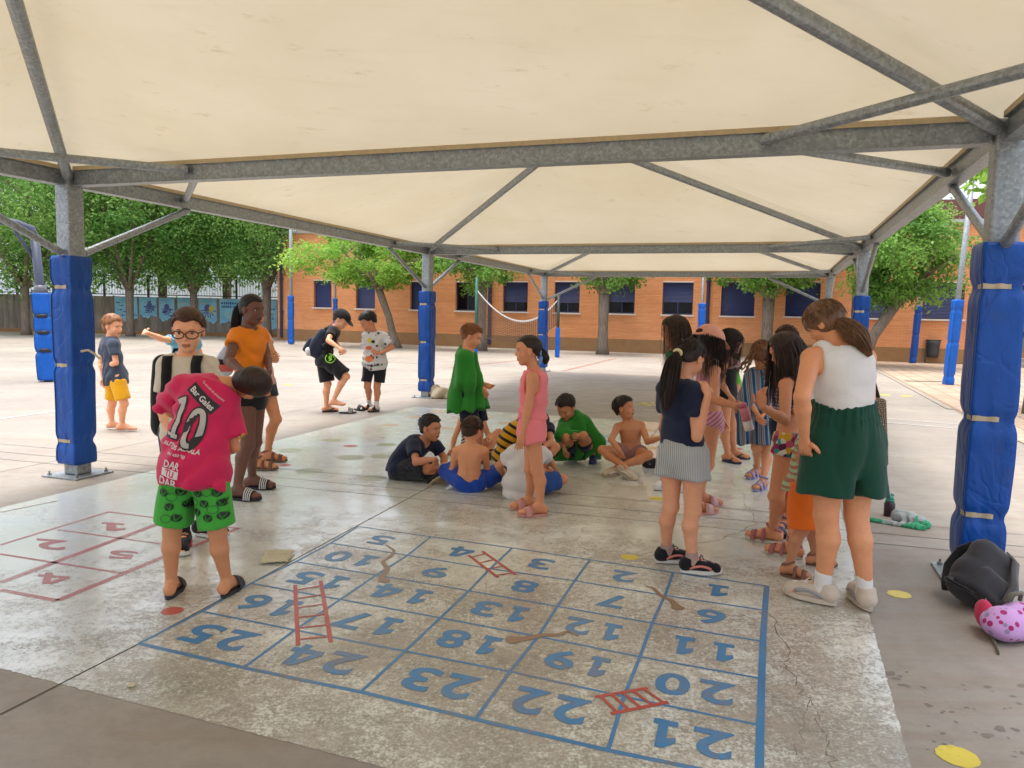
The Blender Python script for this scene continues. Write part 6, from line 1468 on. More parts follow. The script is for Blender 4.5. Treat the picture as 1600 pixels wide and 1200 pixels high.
# --- boy under green towel, standing
YB = 8.05
f = person('boy with ginger hair standing wrapped in a green towel', 1.46, YB,
    dict(hd=(737, 526, 0), nk=(729, 545, .02), rs=(727, 556, -.13), ls=(732, 556, .14), re=(731, 592, -.15), rw=(752, 604, -.04), rf=(758, 613, -.04), le=(738, 592, .13), lw=(756, 600, .05), rh=(729, 616, -.07), lh=(740, 616, .08), rk=(735, 668, -.07), lk=(750, 668, .07)),
    dict(r=((736, 724), (762, 724)), l=((750, 718), (775, 718))), face=(.93, -.2, -.3), skin='b97f60', headpx=37)
make_body(f, 'b97f60', f.root, look='down'); make_hair(f, '7a4a26', f.root, thick=.08, seed=15, length=.12, n=420)
part('shorts', f, bottoms(f, .016, .1, .82, .03), M_navyc, f.root)
for k in 'lr': shoe(f, k, 'slide', [M_rubber, M_rubber], f.root, 'slide_sandal')
GT = W_('green microfibre', '2a7a28', .08, .3); nk = f.nk
tw = thing('towel', tuple(V3(nk[0], nk[1], .6)), 'green towel draped over the shoulders of the ginger-haired boy', 'towel')
hemz = lambda P: (atY(735, 640, YB)[2] - P[:, 2]) + .10 * (P[:, 0] - nk[0]) - .02 * np.sin(9 * np.arctan2(P[:, 1] - nk[1], P[:, 0] - nk[0]))
part('cloth', f, cape(f, [(nk + V3(-.02, 0, .02), nk + V3(-.01, 0, -.05), .055, .09), (f.J['rs'], f.J['ls'], .065, .065), (f.J['rs'] - UP * .03, atY(730, 598, YB - .16), .075, .105), (f.J['ls'] - UP * .03, atY(738, 600, YB + .12), .075, .10), (nk - UP * .1, atY(730, 642, YB), .12, .225), (atY(738, 590, YB - .1), atY(750, 640, YB - .02), .07, .08)], 0, .03, 6, 2, .06, [(f.J['hd'] + V3(.01, 0, -.02), f.Hh * .58), (f.J['rw'] + V3(.06, -.03, -.03), .07)], hemz), GT, tw)
# --- girl in pink
f = person('girl in pink playsuit and pink slides standing in profile', 1.43, y_of(830, 803),
    dict(hd=(825, 548, 0), nk=(836, 580, .0), ls=(832, 590, -.12), rs=(839, 590, .13), le=(826, 634, -.15), lw=(817, 678, -.16), lf=(813, 692, -.16), re=(850, 627, .16), rw=(842, 655, .16), lh=(829, 668, -.075), rh=(833, 668, .075), lk=(840, 734, -.07), rk=(829, 732, .07)),
    dict(l=((843, 806), (804, 808)), r=((827, 794), (798, 797))), face=(-.98, -.1, -.04), skin='ad7655', headpx=47, female=True)
make_body(f, 'ad7655', f.root, toes='lr')
Yh = f.J['hd'][1]; make_hair(f, '21150f', f.root, thick=.02, seed=16, n=0, front=.03, locks=[tail([atY(841, 544, Yh), atY(848, 551, Yh), atY(853, 560, Yh), atY(852, 569, Yh)], [.018, .032, .034, .016], np.random.default_rng(2), 60)])
m = MB(); c = atY(844, 550, Yh); m.tube([c + V3(.0, .03 * math.cos(a), .034 * math.sin(a)) for a in np.linspace(0, 6.28, 14)], .012, 6); m.tube([c, c + V3(.01, -.02, -.05), c + V3(-.02, -.01, -.13)], [.014, .016, .008], 6); m.build('hair_tie', W_('pale blue cotton', '6c93c7'), f.root, smooth=True)
M_pk = W_('salmon pink jersey', 'e07a80', .07)
part('top', f, tank(f, .022, .17, .006, strap=.06), M_pk, f.root); part('shorts', f, bottoms(f, .014, .26, .34, .024, .004), M_pk, f.root)
m = MB()
for k_ in 'l':
    c = f.J['ls'] + (f.nk - f.J['ls']) * .45 + UP * .025
    for d in (-1, 1): m.ell(c + V3(.025 * d, -.01, .004), (.026, .014, .012), None, 10, 6)
m.build('bow', M_pk, f.root, smooth=True)
for k in 'lr': shoe(f, k, 'slide', [mat('pink rubber', 'c98a80', .5, .08), mat('pink rubber', 'c98a80', .5, .08)], f.root, 'slide_sandal')
# --- the seated ring
def seat_up(f): pass
f = person('boy in navy tee and dark patterned shorts sitting cross-legged on the left', 1.38, 7.2,
    dict(hd=(673, 669, -.02), nk=(661, 691, .03), rs=(646, 697, -.10), ls=(680, 696, .13), re=(650, 722, '-'), rw=(679, 717, '-'), rf=(687, 730, -.25), le=(694, 715, .12), lw=(692, 735, .02), rh=(625, 733, -.03), lh=(630, 733, .12), rk=(668, 733, '-'), lk=(678, 728, .22), ra=(692, 742, .0), la=(676, 743, -.18), rt=(672, 745, .10), lt=(690, 746, -.23), lu=(-.2, .55, .6), ru=(-.2, .4, .8)),
    None, face=(.86, -.46, -.05), skin='a06d50', headpx=41, fat=1.12, bend=(-.10, .02, .03))
make_body(f, 'a06d50', f.root); make_hair(f, '231712', f.root, thick=.035, seed=17, length=.06, n=420)
part('tee', f, tee(f, .018, -.08, .62, grow=.02), M_navyc, f.root); part('shorts', f, bottoms(f, .016, .1, .92, .02), W_('dark patterned cloth', splash(['24242a', '2e2e35', '1d1d22'], 50)), f.root)
for k in 'lr': shoe(f, k, 'sneaker', [mat('beige gum sole', '9a8566', .7, .2, 40), M_blackc, M_lace], f.root)
f = person('shirtless boy in blue swim shorts sitting with his back to us', 1.30, 6.72,
    dict(hd=(738, 673, .06), nk=(735, 696, .02), ls=(714, 704, 0), rs=(757, 705, .0), le=(707, 733, '+'), lw=(714, 755, '+'), re=(761, 734, '+'), rw=(771, 745, '+'), lh=(722, 752, .04), rh=(744, 752, .04), lk=(695, 730, '+'), rk=(784, 738, '+'), la=(722, 748, .42), ra=(756, 750, .46), lt=(750, 752, .5), rt=(730, 752, .42), lu=(0, .3, .9), ru=(0, .3, .9)),
    None, face=(.55, .78, -.25), skin='b27c5a', headpx=40, bend=(0, -.05, 0))
make_body(f, 'b27c5a', f.root); make_hair(f, '3d281b', f.root, thick=.09, front=-.05, nape=-.42, seed=18, length=.16, n=560)
part('swim_shorts', f, bottoms(f, .016, .14, .80, .03), W_('royal blue nylon', '17409a', .1, rough=.55), f.root)
f = person('child sitting with one knee raised, leaning on a hand behind the shirtless boy', 1.36, 8.6,
    dict(hd=(740, 628, .1), nk=(738, 650, .05), ls=(721, 658, .03), rs=(754, 658, .05), le=(710, 684, -.06), lw=(706, 704, -.10), lf=(700, 711, -.14), re=(765, 684, .0), rw=(764, 690, -.18), lh=(728, 706, .02), rh=(745, 706, .02), rk=(779, 676, '-'), lk=(762, 704, .05), ra=(765, 706, -.14), la=(742, 716, -.15), rt=(776, 713, -.2), lt=(764, 716, -.14), lu=(0, .2, .95)),
    None, face=(.6, .6, 0), skin='b27a58', far=True, headpx=37)
make_body(f, 'b27a58', f.root); make_hair(f, '4b3020', f.root, seed=19)
part('swimsuit', f, bottoms(f, .010, .62, .12, .0, .002, tight=True), W_('black and white striped nylon', stripes('c9c4bf', '23222a', .035, 2, .5, (.4, .3, 0))), f.root)
for k in 'lr': shoe(f, k, 'sandal', [M_rubber, M_rubber], f.root, 'sandal')
f = person('child in yellow and black striped tee bending forward in the seated ring', 1.34, 7.45,
    dict(hd=(838, 662, .0), nk=(824, 668, .0), ls=(818, 674, -.12), rs=(823, 672, .12), le=(835, 700, -.10), lw=(846, 716, -.06), re=(838, 700, .12), rw=(848, 716, .06), lh=(790, 716, -.05), rh=(794, 716, .10), lk=(838, 712, -.22), rk=(832, 712, .2), la=(828, 726, -.12), ra=(838, 726, .1), lt=(848, 728, -.12), rt=(850, 728, .1)),
    None, face=(.7, -.1, -.7), skin='b07a58', far=True, headpx=40, bend=(-.11, 0, .10), fat=1.05)
make_body(f, 'b07a58', f.root); make_hair(f, '2b1c14', f.root, seed=20)
sp_dir = unit(f.nk - f.pel); ang = math.atan2(sp_dir[0], sp_dir[2])
part('tee', f, tee(f, .022, -.10, .6, grow=.02), W_('yellow and black striped cotton', stripes('c99416', '1d1c20', .075, 2, .70, (0, -ang * .75, 0))), f.root); part('shorts', f, bottoms(f, .014, .1, .7, .02), M_navyc, f.root)
f = person('boy in white tee and blue shorts sitting with his back to us', 1.36, 6.55,
    dict(hd=(836, 672, .06), nk=(828, 700, .0), ls=(804, 708, -.03), rs=(846, 709, .06), le=(779, 727, '+'), lw=(786, 741, '+'), re=(858, 718, '+'), rw=(868, 733, '+'), lh=(806, 758, .02), rh=(828, 759, .06), lk=(820, 733, .32), rk=(879, 749, '+'), la=(852, 742, .38), ra=(848, 752, .30), lt=(862, 742, .2), rt=(826, 754, .36), lu=(.2, .2, .9), ru=(0, .2, .9)),
    None, face=(.5, .8, -.3), skin='ad7856', headpx=42, bend=(-.03, -.06, .02), fat=1.08)
make_body(f, 'ad7856', f.root); make_hair(f, '2b1c14', f.root, seed=21)
part('tee', f, tee(f, .024, -.20, .58, grow=.028, wrinkle=.005, crease=1.3), M_whitec, f.root); part('shorts', f, bottoms(f, .008, -.1, .86, .025), W_('denim blue cotton', '2d4f8c'), f.root)
for k in 'lr': shoe(f, k, 'sneaker', [mat('grey sole', '6b6358', .8, .2, 40), W_('beige canvas', '9a8d7c'), M_white], f.root)
# a separate loose trainer by his knee (its sole towards us) belongs to the crossed leg
f = person('child in navy tee half hidden behind the girl in pink', 1.34, 7.75,
    dict(hd=(838, 641, .05), nk=(840, 662, .03), ls=(857, 668, -.02), rs=(824, 668, .05), le=(861, 690, '-'), lw=(848, 700, '-'), re=(822, 692, .0), rw=(832, 702, -.2), lh=(850, 708, .05), rh=(832, 708, .05), lk=(868, 699, '-'), rk=(818, 700, '-'), la=(846, 716, -.28), ra=(836, 716, -.24), lt=(832, 718, -.28), rt=(852, 718, -.24)),
    None, face=(-.2, -.9, -.3), skin='a87555', far=True, headpx=38)
make_body(f, 'a87555', f.root, look='down'); make_hair(f, '241811', f.root, seed=22)
part('tee', f, tee(f, .016, -.08, .45), M_navyc, f.root); part('shorts', f, bottoms(f, .014, .1, .7), M_blackc, f.root)
for k in 'lr': shoe(f, k, 'sneaker', [mat('beige gum sole', '9a8566', .7, .2, 40), W_('beige canvas', '9a8d7c'), M_white], f.root)
# --- crouching boy in green towel
f = person('boy crouching under a green towel looking down, wearing blue rubber clogs', 1.36, 8.1,
    dict(hd=(884, 637, -.06), nk=(896, 652, .06), rs=(885, 661, .02), ls=(911, 660, .08), re=(876, 685, -.08), rw=(881, 700, -.2), le=(922, 684, .08), lw=(905, 682, -.2), rh=(896, 702, .08), lh=(910, 702, .10), rk=(884, 684, -.22), lk=(912, 681, -.24)),
    dict(r=((895, 716), (874, 722)), l=((927, 722), (925, 730))), face=(-.45, -.72, -.52), skin='a5714f', headpx=39, bend=(.06, .10, .02))
make_body(f, 'a5714f', f.root, look='down'); make_hair(f, '2b1e17', f.root, thick=.05, seed=23, length=.09, n=420)
part('shorts', f, bottoms(f, .012, .1, .6), M_navyc, f.root)
for k in 'lr': shoe(f, k, 'croc', [mat('blue foam', '26386b', .6, .1), mat('blue foam', '26386b', .6, .1)], f.root, 'clog')
J = f.J; tw = thing('towel', tuple(V3(J['nk'][0], J['nk'][1], 0)), 'green towel wrapped round the crouching boy', 'towel')
YC = J['nk'][1]; kn = J['lk']
part('cloth', f, cape(f, [(J['rs'], J['ls'], .075, .075), (J['nk'] - UP * .02, (J['lh'] + J['rh']) / 2 + UP * .08, .11, .19), (J['rs'], atY(876, 681, YC - .24), .07, .06), (atY(878, 682, YC - .2), atY(906, 678, YC - .26), .055, .05), (J['ls'], atY(931, 690, YC + .02), .08, .085), (atY(931, 690, YC + .02), atY(934, 718, YC + .1), .08, .05), (atY(876, 690, YC - .05), atY(874, 716, YC - .02), .045, .04), (atY(890, 690, YC - .22), atY(886, 706, YC - .22), .04, .02)], 0, .036, 5, 1, .045,
     [(J['hd'] + V3(-.02, -.03, .0), f.Hh * .60), (J['lk'] + V3(0, -.05, -.0), .085), (J['lk'] * .5 + J['la'] * .5 + V3(0, -.06, -.02), .10), (J['ra'] + V3(-.02, -.05, .06), .10)], lambda P: .03 - P[:, 2]), GT, tw)
# --- shirtless boy facing us
f = person('shirtless tanned boy sitting cross-legged facing us, reaching to the right', 1.36, 7.75,
    dict(hd=(976, 638, .0), nk=(985, 660, .03), rs=(965, 667, .02), ls=(1002, 665, .05), re=(955, 687, '-'), rw=(969, 705, '-'), rf=(973, 719, -.28), le=(1012, 690, '-'), lw=(1033, 684, '-'), rh=(978, 707, .04), lh=(994, 708, .06), rk=(941, 703, '-'), lk=(1013, 711, '-'), ra=(976, 729, -.36), la=(966, 729, -.28), rt=(995, 743, -.44), lt=(946, 732, -.3), ru=(.2, -.3, .9), lu=(-.1, -.25, .95)),
    None, face=(.78, -.52, .22), skin='a06c4a', headpx=36)
make_body(f, 'a06c4a', f.root); make_hair(f, '2a1e18', f.root, thick=.09, front=-.02, seed=24, length=.16, n=480)
part('swim_shorts', f, bottoms(f, .010, .10, .38, .015), W_('dusty rose nylon', '8d6a62'), f.root)
for k in 'lr': shoe(f, k, 'sneaker', [mat('cream sole', 'b5a892', .6, .1), W_('cream canvas', 'b3a48e'), M_white], f.root)

# --- girl in navy tee and striped shorts
f = person('girl with long dark ponytail in navy tee and grey pinstripe shorts, hand to her face', 1.44, y_of(1065, 892),
    dict(hd=(1079, 561, .02), nk=(1066, 597, .0), rs=(1084, 613, -.10), ls=(1041, 609, .10), re=(1089, 682, '-'), rw=(1106, 618, -.18), rf=(1097, 590, -.08), le=(1042, 668, .18), lw=(1066, 640, .30), rh=(1083, 710, -.05), lh=(1051, 707, .07), rk=(1082, 798, -.05), lk=(1048, 792, .06)),
    dict(l=((1040, 880), (1074, 878)), r=((1080, 896), (1124, 899))), face=(.72, .55, -.40), skin='b27e60', headpx=56, female=True)
make_body(f, 'b27e60', f.root)
Yh = f.J['hd'][1]; make_hair(f, '2b1d18', f.root, thick=.05, seed=25, n=420, length=.12, nape=-.2, front=-.03, locks=[tail([atY(1062, 553, Yh - .07), atY(1052, 566, Yh - .12), atY(1047, 592, Yh - .15), atY(1043, 618, Yh - .16), atY(1040, 642, Yh - .17)], [.025, .05, .058, .05, .018], np.random.default_rng(3), 110, .005)])
m = MB(); c = atY(1057, 553, Yh - .15); m.tube([c + V3(.026 * math.cos(a), -.012, .026 * math.sin(a)) for a in np.linspace(-.4, 2.6, 10)], [.004, .008, .010, .011, .011, .011, .010, .009, .007, .004], 6); m.build('hair_clip', mat('cream plastic', 'd0bd8c', .4, .05), f.root, smooth=True)
part('tee', f, tee(f, .018, .14, .56, grow=.012, wrinkle=.005), M_navyc, f.root)
part('shorts', f, bottoms(f, .016, .24, .42, .03), W_('grey pinstripe cotton', stripes('b3b3af', '8b8d92', .010, 0, .6)), f.root)
M_mint = mat('mint shoe panel', '6f9a80', .6, .1)
for k in 'lr': sock(f, k, W_('mauve sock', '9a7f78'), f.root, .14); shoe(f, k, 'sneaker', [M_white, M_blackc, M_lace, mat('coral shoe trim', 'c9756a', .6, .1)], f.root)
# --- girl with wet hair and dark green towel
f = person('girl with wet brown hair and dark green towel behind the ponytailed girl', 1.60, y_of(1035, 731),
    dict(hd=(1053, 518, .0), nk=(1058, 545, .02), rs=(1066, 556, .12), ls=(1048, 556, -.12), le=(1046, 592, -.14), lw=(1040, 620, -.2), re=(1068, 592, .1), rw=(1052, 620, .0), rh=(1058, 614, .07), lh=(1050, 614, -.07), rk=(1056, 669, .07), lk=(1038, 669, -.06)),
    dict(l=((1034, 731), (1010, 731)), r=((1056, 728), (1032, 728))), face=(-.9, .25, -.1), skin='a8724f', far=True, headpx=46, female=True)
make_body(f, 'a8724f', f.root); make_hair(f, '3c2a1e', f.root, 'long', seed=26, n=240, length=.75, front=-.03)
part('swimsuit', f, bottoms(f, .010, .8, .25, .0, .002, tight=True), M_navyc, f.root)
for k in 'lr': shoe(f, k, 'croc', [M_rubber, M_rubber], f.root, 'clog')
tw = thing('towel', tuple(V3(f.nk[0], f.nk[1], .7)), 'dark green towel round the shoulders of the wet-haired girl', 'towel'); nk = f.nk
part('cloth', f, cape(f, [(f.J['rs'], f.J['ls'], .06, .06), (nk - UP * .05, nk - UP * .5, .10, .20)], 0, .012, 7, 1, .06, [(f.J['hd'] + UP * .02, f.Hh * .62)], lambda P: (nk[2] - .55 - P[:, 2])), W_('dark green microfibre', '1f5a35'), tw)
# --- girl in pink cap
f = person('girl in pink cap and pink bikini holding out a pink bottle', 1.50, y_of(1096, 795),
    dict(hd=(1108, 537, .0), nk=(1106, 565, .02), rs=(1117, 579, -.12), ls=(1104, 577, .14), re=(1115, 624, '-'), rw=(1150, 635, '-'), rf=(1163, 634, -.3), le=(1112, 622, .16), lw=(1124, 650, .06), rh=(1111, 655, -.07), lh=(1106, 655, .08), rk=(1106, 725, -.06), lk=(1100, 722, .08)),
    dict(r=((1087, 803), (1105, 803)), l=((1095, 790), (1113, 790))), face=(.85, .40, -.30), skin='a06c4e', headpx=50, female=True)
f.curl = {'r': .7}; make_body(f, 'a06c4e', f.root, toes='lr'); make_hair(f, '2b1d17', f.root, 'long', seed=27, n=230, length=.75, thick=.0)
cap(f, W_('pink cap cotton', 'c98d76', .06), True, True)
part('bikini_bottom', f, bottoms(f, .010, .16, .10, .004, .002, tight=True), W_('pink checked nylon', stripes('c98f9a', '8a4f6a', .03, 2, .8, (0, .7, .4))), f.root)
part('bikini_top', f, (lambda f: lambda P: smax(smax(f.trunk(P, .009, .009)[0], (P - (f.pel + (f.nk - f.pel) * .58).astype(np.float32)) @ (-unit(f.nk - f.pel)).astype(np.float32), .005), (P - (f.pel + (f.nk - f.pel) * .80).astype(np.float32)) @ unit(f.nk - f.pel).astype(np.float32), .005))(f), W_('pink bikini nylon', 'c07f8c'), f.root)
for k in 'lr': shoe(f, k, 'slide', [mat('pink rubber', 'c98a80', .5, .08), mat('pale pink strap', 'c79a98', .5, .08)], f.root, 'slide_sandal')
w, d = f.J['rw'], unit(f.J['rf'] - f.J['rw']); b0 = atY(1161, 632, w[1] - .02); b1 = atY(1171, 672, w[1] - .02)
bt = thing('water_bottle', tuple(b1), 'pink and white water bottle held by girl in pink cap', 'bottle')
m = MB(); m.tube([b0 + (b1 - b0) * t for t in (.12, .3, .62)], [.034, .036, .037], 16); m.build('pink_body', mat('pink bottle plastic', 'c4737a', .35, .06), bt, smooth=True)
m = MB(); m.tube([b0 + (b1 - b0) * t for t in (.62, .96, 1.0)], [.037, .038, .034], 16); m.build('white_body', mat('white bottle plastic', 'c9bdb9', .35, .06), bt, smooth=True)
m = MB(); m.tube([b0 + (b1 - b0) * t for t in (-.06, -.04, .13)], [.018, .026, .030], 12); m.build('lid', mat('rose bottle lid', 'b75a6c', .4, .1), bt, smooth=True)
# --- girl in black swimsuit
f = person('girl with wet hair over her face in black swimsuit and flip-flops', 1.46, y_of(1143, 723),
    dict(hd=(1141, 537, .0), nk=(1137, 560, .03), rs=(1130, 571, -.12), ls=(1147, 571, .13), re=(1128, 600, -.18), rw=(1140, 618, -.22), le=(1152, 602, .12), lw=(1150, 622, .0), rh=(1132, 622, -.07), lh=(1141, 622, .08), rk=(1133, 671, -.06), lk=(1144, 669, .08)),
    dict(r=((1136, 722), (1160, 727)), l=((1146, 716), (1166, 718))), face=(.75, -.35, -.5), skin='a67150', far=True, headpx=42, female=True)
make_body(f, 'a67150', f.root, toes='lr', look='down'); make_hair(f, '2b1e17', f.root, 'long', seed=28, n=230, length=.55, front=-.05)
part('swimsuit', f, bottoms(f, .010, .86, .10, .004, .002, tight=True), M_blackc, f.root)
fr = MB(); rs = np.random.default_rng(6)
for i in range(46):
    a = rs.uniform(-1.9, .9); c = f.pel + (f.nk - f.pel) * rs.uniform(.74, .92) + V3(math.cos(a) * .13, math.sin(a) * .12, 0); fr.ell(c, (.022, .022, .014), None, 8, 5)
fr.build('ruffle', W_('pink and white ruffle', splash(['c98f92', 'c9b8a8', 'b5707c'], 45)), f.root, smooth=True)
for k in 'lr': shoe(f, k, 'flip', [mat('navy foam', '27324f', .7, .1), mat('navy strap', '20304f', .6, .1)], f.root, 'flip_flop')
nk = f.nk; tw = thing('towel', tuple(V3(nk[0], nk[1], .8)), 'bright lime green towel hanging behind the girl in black swimsuit', 'towel')
part('cloth', f, cape(f, [(nk + V3(.07, .10, .0), nk + V3(.16, .12, -.38), .05, .06), (nk + V3(.02, .16, .0), nk + V3(.10, .18, -.4), .05, .07)], 0, .010, 6, 1, .05), W_('lime green microfibre', '54a51d'), tw)
# --- girl wrapped in striped towel
f = person('girl with curly fair hair wrapped in a striped blue towel', 1.42, y_of(1184, 757),
    dict(hd=(1191, 556, .0), nk=(1188, 580, .03), rs=(1176, 590, -.04), ls=(1204, 590, .05), re=(1170, 625, -.1), rw=(1182, 645, -.2), le=(1210, 625, .0), lw=(1195, 645, -.16), rh=(1181, 647, .0), lh=(1198, 647, .03), rk=(1182, 698, .0), lk=(1199, 702, .0)),
    dict(r=((1182, 746), (1168, 749)), l=((1192, 764), (1178, 769))), face=(.45, .8, -.2), skin='a8724f', far=True, headpx=44, female=True)
make_body(f, 'a8724f', f.root, toes='lr'); rs = np.random.default_rng(9); lk = []
for i in range(26):
    a = rs.uniform(0, 6.28); p = f.J['hd'] + V3(math.cos(a) * .10, math.sin(a) * .10, rs.uniform(-.02, .08)); ph = rs.uniform(0, 6); q = [p + V3(math.cos(a) * .02 * t + .014 * math.sin(t * 3 + ph), math.sin(a) * .02 * t + .014 * math.cos(t * 3 + ph), -.028 * t) for t in range(8)]; mm = MB(); mm.tube(q, np.linspace(.014, .006, 8), 6); lk.append(mm)
make_hair(f, '6a4426', f.root, thick=.05, seed=29, n=380, length=.12, nape=-.36, locks=lk)
for k in 'lr': shoe(f, k, 'sandal', [mat('lavender foam', '8d86ad', .7, .1), mat('lavender strap', '9790b8', .7, .1)], f.root, 'sandal')
def beach(t):
    w = t.n('ShaderNodeTexWave', wave_type='BANDS', bands_direction='X'); t.l(t.mapped((1, .4, .35), (0, .35, .5)), w.inputs['Vector']); w.inputs['Scale'].default_value = 4.2; w.inputs['Distortion'].default_value = 2.2; w.inputs['Detail'].default_value = 3
    return t.ramp(w.outputs[1], [(.0, '27364f'), (.22, '3f5f7f'), (.4, '8f9aa0'), (.55, '4a7c86'), (.7, '2b3858'), (.85, '9c8a80'), (1.0, '5a4a52')])
nk = f.nk; YT = nk[1]; tw = thing('towel', tuple(V3(nk[0], nk[1], .4)), 'striped blue and grey beach towel wrapped round the curly-haired girl', 'towel')
part('cloth', f, cape(f, [(f.J['rs'], f.J['ls'], .065, .065), (nk - UP * .06, atY(1190, 690, YT), .13, .16), (f.J['rs'], atY(1166, 640, YT - .1), .08, .10), (atY(1168, 620, YT - .12), atY(1159, 690, YT - .08), .08, .04)], 0, .013, 8, 1, .06, [(f.J['hd'] + UP * .02, f.Hh * .60)], lambda P: (atY(1190, 692, YT)[2] - P[:, 2]) - .5 * np.clip(nk[0] - .08 - P[:, 0], 0, .2)), W_('striped beach towelling', beach), tw)
# --- girl in floral shorts
f = person('girl with long straight brown hair in floral swim shorts, hand raised to her hair', 1.50, y_of(1222, 860),
    dict(hd=(1226, 549, .0), nk=(1238, 583, .02), ls=(1228, 601, -.12), rs=(1246, 599, .13), le=(1226, 656, '-'), lw=(1191, 636, '-'), lf=(1189, 617, -.32), re=(1254, 655, .12), rw=(1234, 650, -.05), lh=(1232, 690, -.07), rh=(1240, 690, .08), lk=(1213, 776, -.03), rk=(1236, 782, .02)),
    dict(l=((1206, 848), (1154, 840)), r=((1238, 872), (1196, 863))), face=(-.88, -.1, -.35), skin='a46d4c', headpx=54, female=True)
f.curl = {'l': .6}; make_body(f, 'a46d4c', f.root, toes='lr', look='down'); make_hair(f, '38261c', f.root, 'long', seed=30, n=340, length=1.25, width=.0046)
part('swim_shorts', f, bottoms(f, .012, .16, .22, .014), W_('floral printed nylon', splash(['c9c2b4', '5d2247', '1f6a72', 'c79a2c', '7f2a5a', 'b34f6a', '2c8a7a', 'd1c9b9'], 30)), f.root)
part('bikini_top', f, tank(f, .008, .42, .001, strap=.03), W_('lilac striped nylon', stripes('b9a9b3', '59507a', .025, 2, .5)), f.root)
for k in 'lr': shoe(f, k, 'sandal', [mat('teal-edged cream sole', 'b9b39c', .6, .1), mat('pink patterned strap', '9a5a60', .7, .3, 80)], f.root, 'sandal')
# --- girl further back
f = person('brown-haired girl whose head shows above the girl in floral shorts', 1.54, 5.65,
    dict(hd=(1229, 535, .0), nk=(1232, 562, .03), rs=(1214, 575, .0), ls=(1252, 575, .0), re=(1216, 622, .05), rw=(1226, 655, -.1), le=(1256, 622, .05), lw=(1246, 655, -.1), rh=(1226, 660, .0), lh=(1244, 660, .0), rk=(1226, 745, -.02), lk=(1244, 745, -.02)),
    dict(r=((1222, 834), (1216, 842)), l=((1246, 834), (1244, 843))), face=(-.3, -.9, -.4), skin='a46d4c', far=True, headpx=46, female=True)
make_body(f, 'a46d4c', f.root, look='down'); make_hair(f, '4a2d1c', f.root, seed=31, thick=.06, n=400, length=.14)
part('top', f, tee(f, .014, .0, .3), W_('lilac striped cotton', stripes('b0a3b4', '5b5079', .025, 2, .5)), f.root); part('shorts', f, bottoms(f, .012, .1, .4), M_navyc, f.root)
for k in 'lr': shoe(f, k, 'sandal', [M_rubber, mat('violet patterned strap', '55506f', .7, .3, 80)], f.root, 'sandal')
# --- small child in orange shorts
f = person('small child in orange shorts and striped green top beside the woman', 1.13, y_of(1245, 897),
    dict(hd=(1275, 652, .05), nk=(1268, 678, .05), ls=(1262, 688, .16), rs=(1262, 690, -.08), re=(1250, 715, -.10), rw=(1258, 735, -.14), le=(1275, 718, .2), lw=(1286, 725, .12), rh=(1254, 754, -.04), lh=(1262, 754, .10), rk=(1252, 828, -.05), lk=(1275, 826, .10)),
    dict(r=((1232, 901), (1265, 908)), l=((1272, 884), (1306, 886))), face=(.9, .3, .1), skin='98674a', headpx=50)
make_body(f, '98674a', f.root, toes='lr'); make_hair(f, '1a1310', f.root, seed=32)
part('top', f, tee(f, .014, -.20, .4, grow=.03), W_('striped green cotton', stripes('9db08a', 'a06a55', .035, 2, .55, (0, .4, 0))), f.root); part('shorts', f, bottoms(f, .016, .02, .95, .03), W_('orange cotton shorts', 'd3631c', .07), f.root)
for k in 'lr': shoe(f, k, 'sandal', [mat('brown sandal sole', '6a4a38', .7, .1), mat('brown sandal strap', '7a533e', .7, .1)], f.root, 'sandal')
# --- the woman
f = person('woman in white tank top and dark green shorts leaning over a child', 1.72, y_of(1305, 947),
    dict(hd=(1289, 507, .10), nk=(1310, 543, .03), ls=(1268, 560, -.02), rs=(1352, 560, .10), le=(1253, 620, '-'), lw=(1257, 682, '+'), re=(1356, 625, .24), rw=(1320, 650, .40), lh=(1296, 694, .0), rh=(1342, 694, .03), lk=(1291, 805, -.02), rk=(1338, 805, .0)),
    dict(l=((1284, 943), (1216, 926)), r=((1350, 950), (1326, 923))), face=(-.64, .58, -.58), skin='b07a57', headpx=65, female=True, bend=(.02, -.05, 0), fat=1.16)
make_body(f, 'b07a57', f.root)
Yh = f.J['hd'][1]; make_hair(f, '6b4b32', f.root, thick=.09, seed=33, n=520, length=.16, nape=-.36, front=-.26, locks=[tail([atY(1314, 506, Yh - .10), atY(1327, 513, Yh - .15), atY(1340, 524, Yh - .16), atY(1350, 540, Yh - .17), atY(1360, 556, Yh - .18)], [.04, .055, .06, .045, .014], np.random.default_rng(5), 150, .005)])
part('tank_top', f, tank(f, .011, .40, .0035, strap=.075), M_whitec, f.root)
part('shorts', f, bottoms(f, .027, .46, .70, .055, .006, pleat=.006), W_('dark green crepe', '123c2e', .08), f.root)
M_shoe = W_('beige mesh', 'b3a595')
for k in 'lr': sock(f, k, M_whitec, f.root, .20); shoe(f, k, 'sneaker', [mat('cream foam sole', 'c2b4a2', .6, .08), M_shoe, mat('cream lace', 'cfc5b5', .8, .05), mat('silver shoe trim', '8f8f8f', .4, .1)], f.root)
F_WOMAN = f
import os
